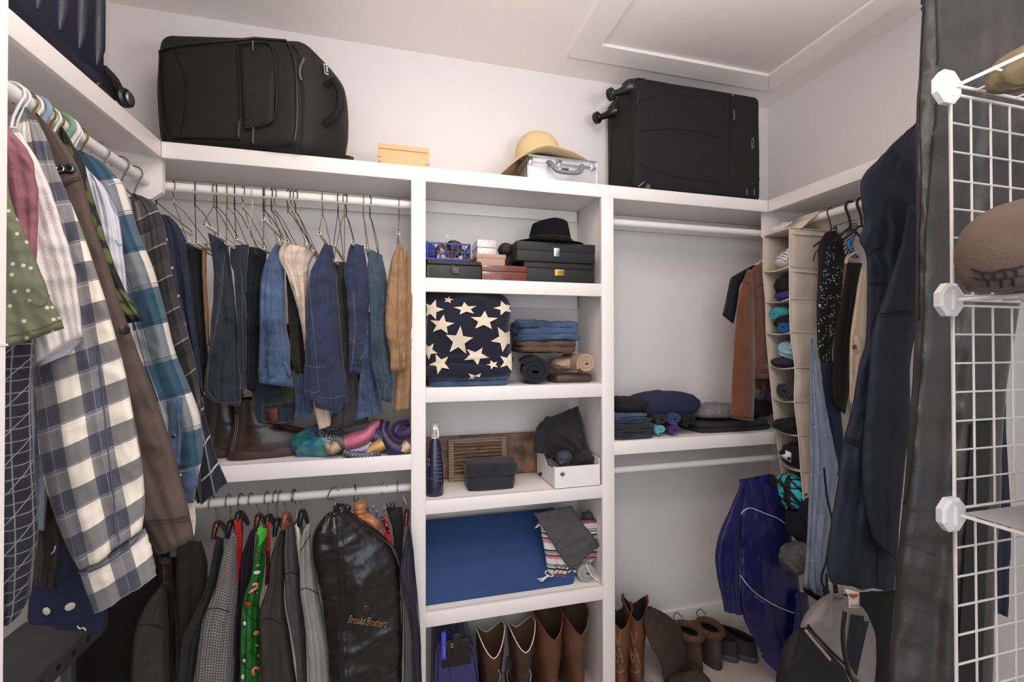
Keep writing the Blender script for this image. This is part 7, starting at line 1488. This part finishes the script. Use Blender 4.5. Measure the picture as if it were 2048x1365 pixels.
for i in range(6):
    for (x,y) in ((rx,ry),(rx+cs,ry),(rx,ry-cs),(rx+cs,ry-cs)):
        if zt[i]<0: continue
        d=Vector((x-(rx+cs/2),y-(ry-cs/2),0)); 
        M_=frame((x,y,zt[i]),(1,0,0),(-.80,-.60,0) if (x==rx and y==ry) else (d.x,d.y,0))
        V=[]; 
        for zz_,r_ in ((-.008,.024),(-.005,.0290),(.004,.0295),(.007,.024)):
            for k in range(8): a=PI/8+PI/4*k; V.append(M_@Vector((r_*math.cos(a),r_*math.sin(a),zz_)))
        Fc=[(k*8+j,k*8+(j+1)%8,(k+1)*8+(j+1)%8,(k+1)*8+j) for k in range(3) for j in range(8)]+[tuple(range(8))[::-1],tuple(range(24,32))]
        geo('connector',V,Fc,WCN,rk,smooth=False)
        geo('connector_hub',*tubev([Vector((x,y,zt[i]-.016)),Vector((x,y,zt[i]+.016))],[.009,.009],10),WIREW,rk)
# items in the rack
BRK=M('brown_felt_fabric',(92,72,62),.95,.6,200,c2=(104,84,72),vs=12); BLKT=M('black_welt',(24,22,22),.7,.2)
zs_=zt[1]+.006
t=thing('brown_slipper','brown felt slipper with dark patterned welt on the upper rack shelf','shoe',(1.10,.40,zs_))
sc=Vector((at(2048,520,Y=.42).x+.012,.42,zs_+.045)); b_=blob('upper',tuple(sc),(.078,.07,.078),BRK,t,seed=2,wr=.004,wf=9,pw=2.2,flat=zs_,nu=60,nv=36)
for q in ([(1944,538),(1962,544),(1984,546),(2006,540),(2028,538),(2047,532)],[(1946,556),(1968,560),(1992,560),(2018,556),(2047,552)],[(1964,544),(1968,560)],[(1986,546),(1990,560)],[(2008,540),(2012,557)],[(2030,538),(2034,554)],[(1976,560),(1978,574)],[(2002,559),(2004,574)],[(2026,556),(2028,572)]): seam('welt_line',q,b_,.0016,BLKT,t,off=.0005)
zs_=zt[2]+.006
t=thing('beige_sneaker','beige canvas sneaker toe with black line on white sole, middle rack shelf','shoe',(1.1,.42,zs_))
BEC=M('beige_canvas',(190,164,146),.9,.5,300); OFW=M('off_white_rubber',(216,196,178),.6,.1)
tx=at(2003,1040,Y=.45).x
RBn=[(.0,-.14,.125,.045),(.025,-.142,.128,.048),(.034,-.14,.122,.046),(.055,-.13,.10,.043),(.075,-.11,.05,.036),(.09,-.1,.0,.03)]
boot_t=None
vs=[];n=30;Rr=spline([Vector(r) for r in RBn],4)
for r in Rr:
    for i in range(n):
        a=2*PI*i/n; L=(r[2]-r[1])/2; vs.append(Vector((tx+.125-((r[1]+r[2])/2+L*math.cos(a)),.40+r[3]*math.sin(a),zs_+r[0]+.001)))
K_=len(Rr); k1=6
mk=lambda a,b:[(k*n+i,(k+1)*n+i,(k+1)*n+(i+1)%n,k*n+(i+1)%n) for k in range(a,b) for i in range(n)]
geo('sole',vs[:(k1+1)*n],mk(0,k1)+[tuple(range(n))],OFW,t,smooth=2); geo('upper',vs[k1*n:],[(a-k1*n,b-k1*n,c-k1*n,d-k1*n) for a,b,c,d in mk(k1,K_-1)]+[tuple((K_-1-k1)*n+i for i in range(n))],BEC,t,smooth=2)
tube('black_line',[vs[k1*n+i]+(vs[k1*n+i]-Vector((tx+.125,.40,vs[k1*n+i].z))).normalized()*.001 for i in range(n)],.0016,BLKT,t,closed=True,n=6)
t=tag(blob('straw_hat_edge',tuple(at(2056,122,Y=.45)+Vector((.022,0,0))),(.035,.06,.030),M('tan_straw',(112,96,66),.9,.6,100),seed=3,wr=.004,wf=30),'tan woven item at the right picture edge on top of the rack','hat')
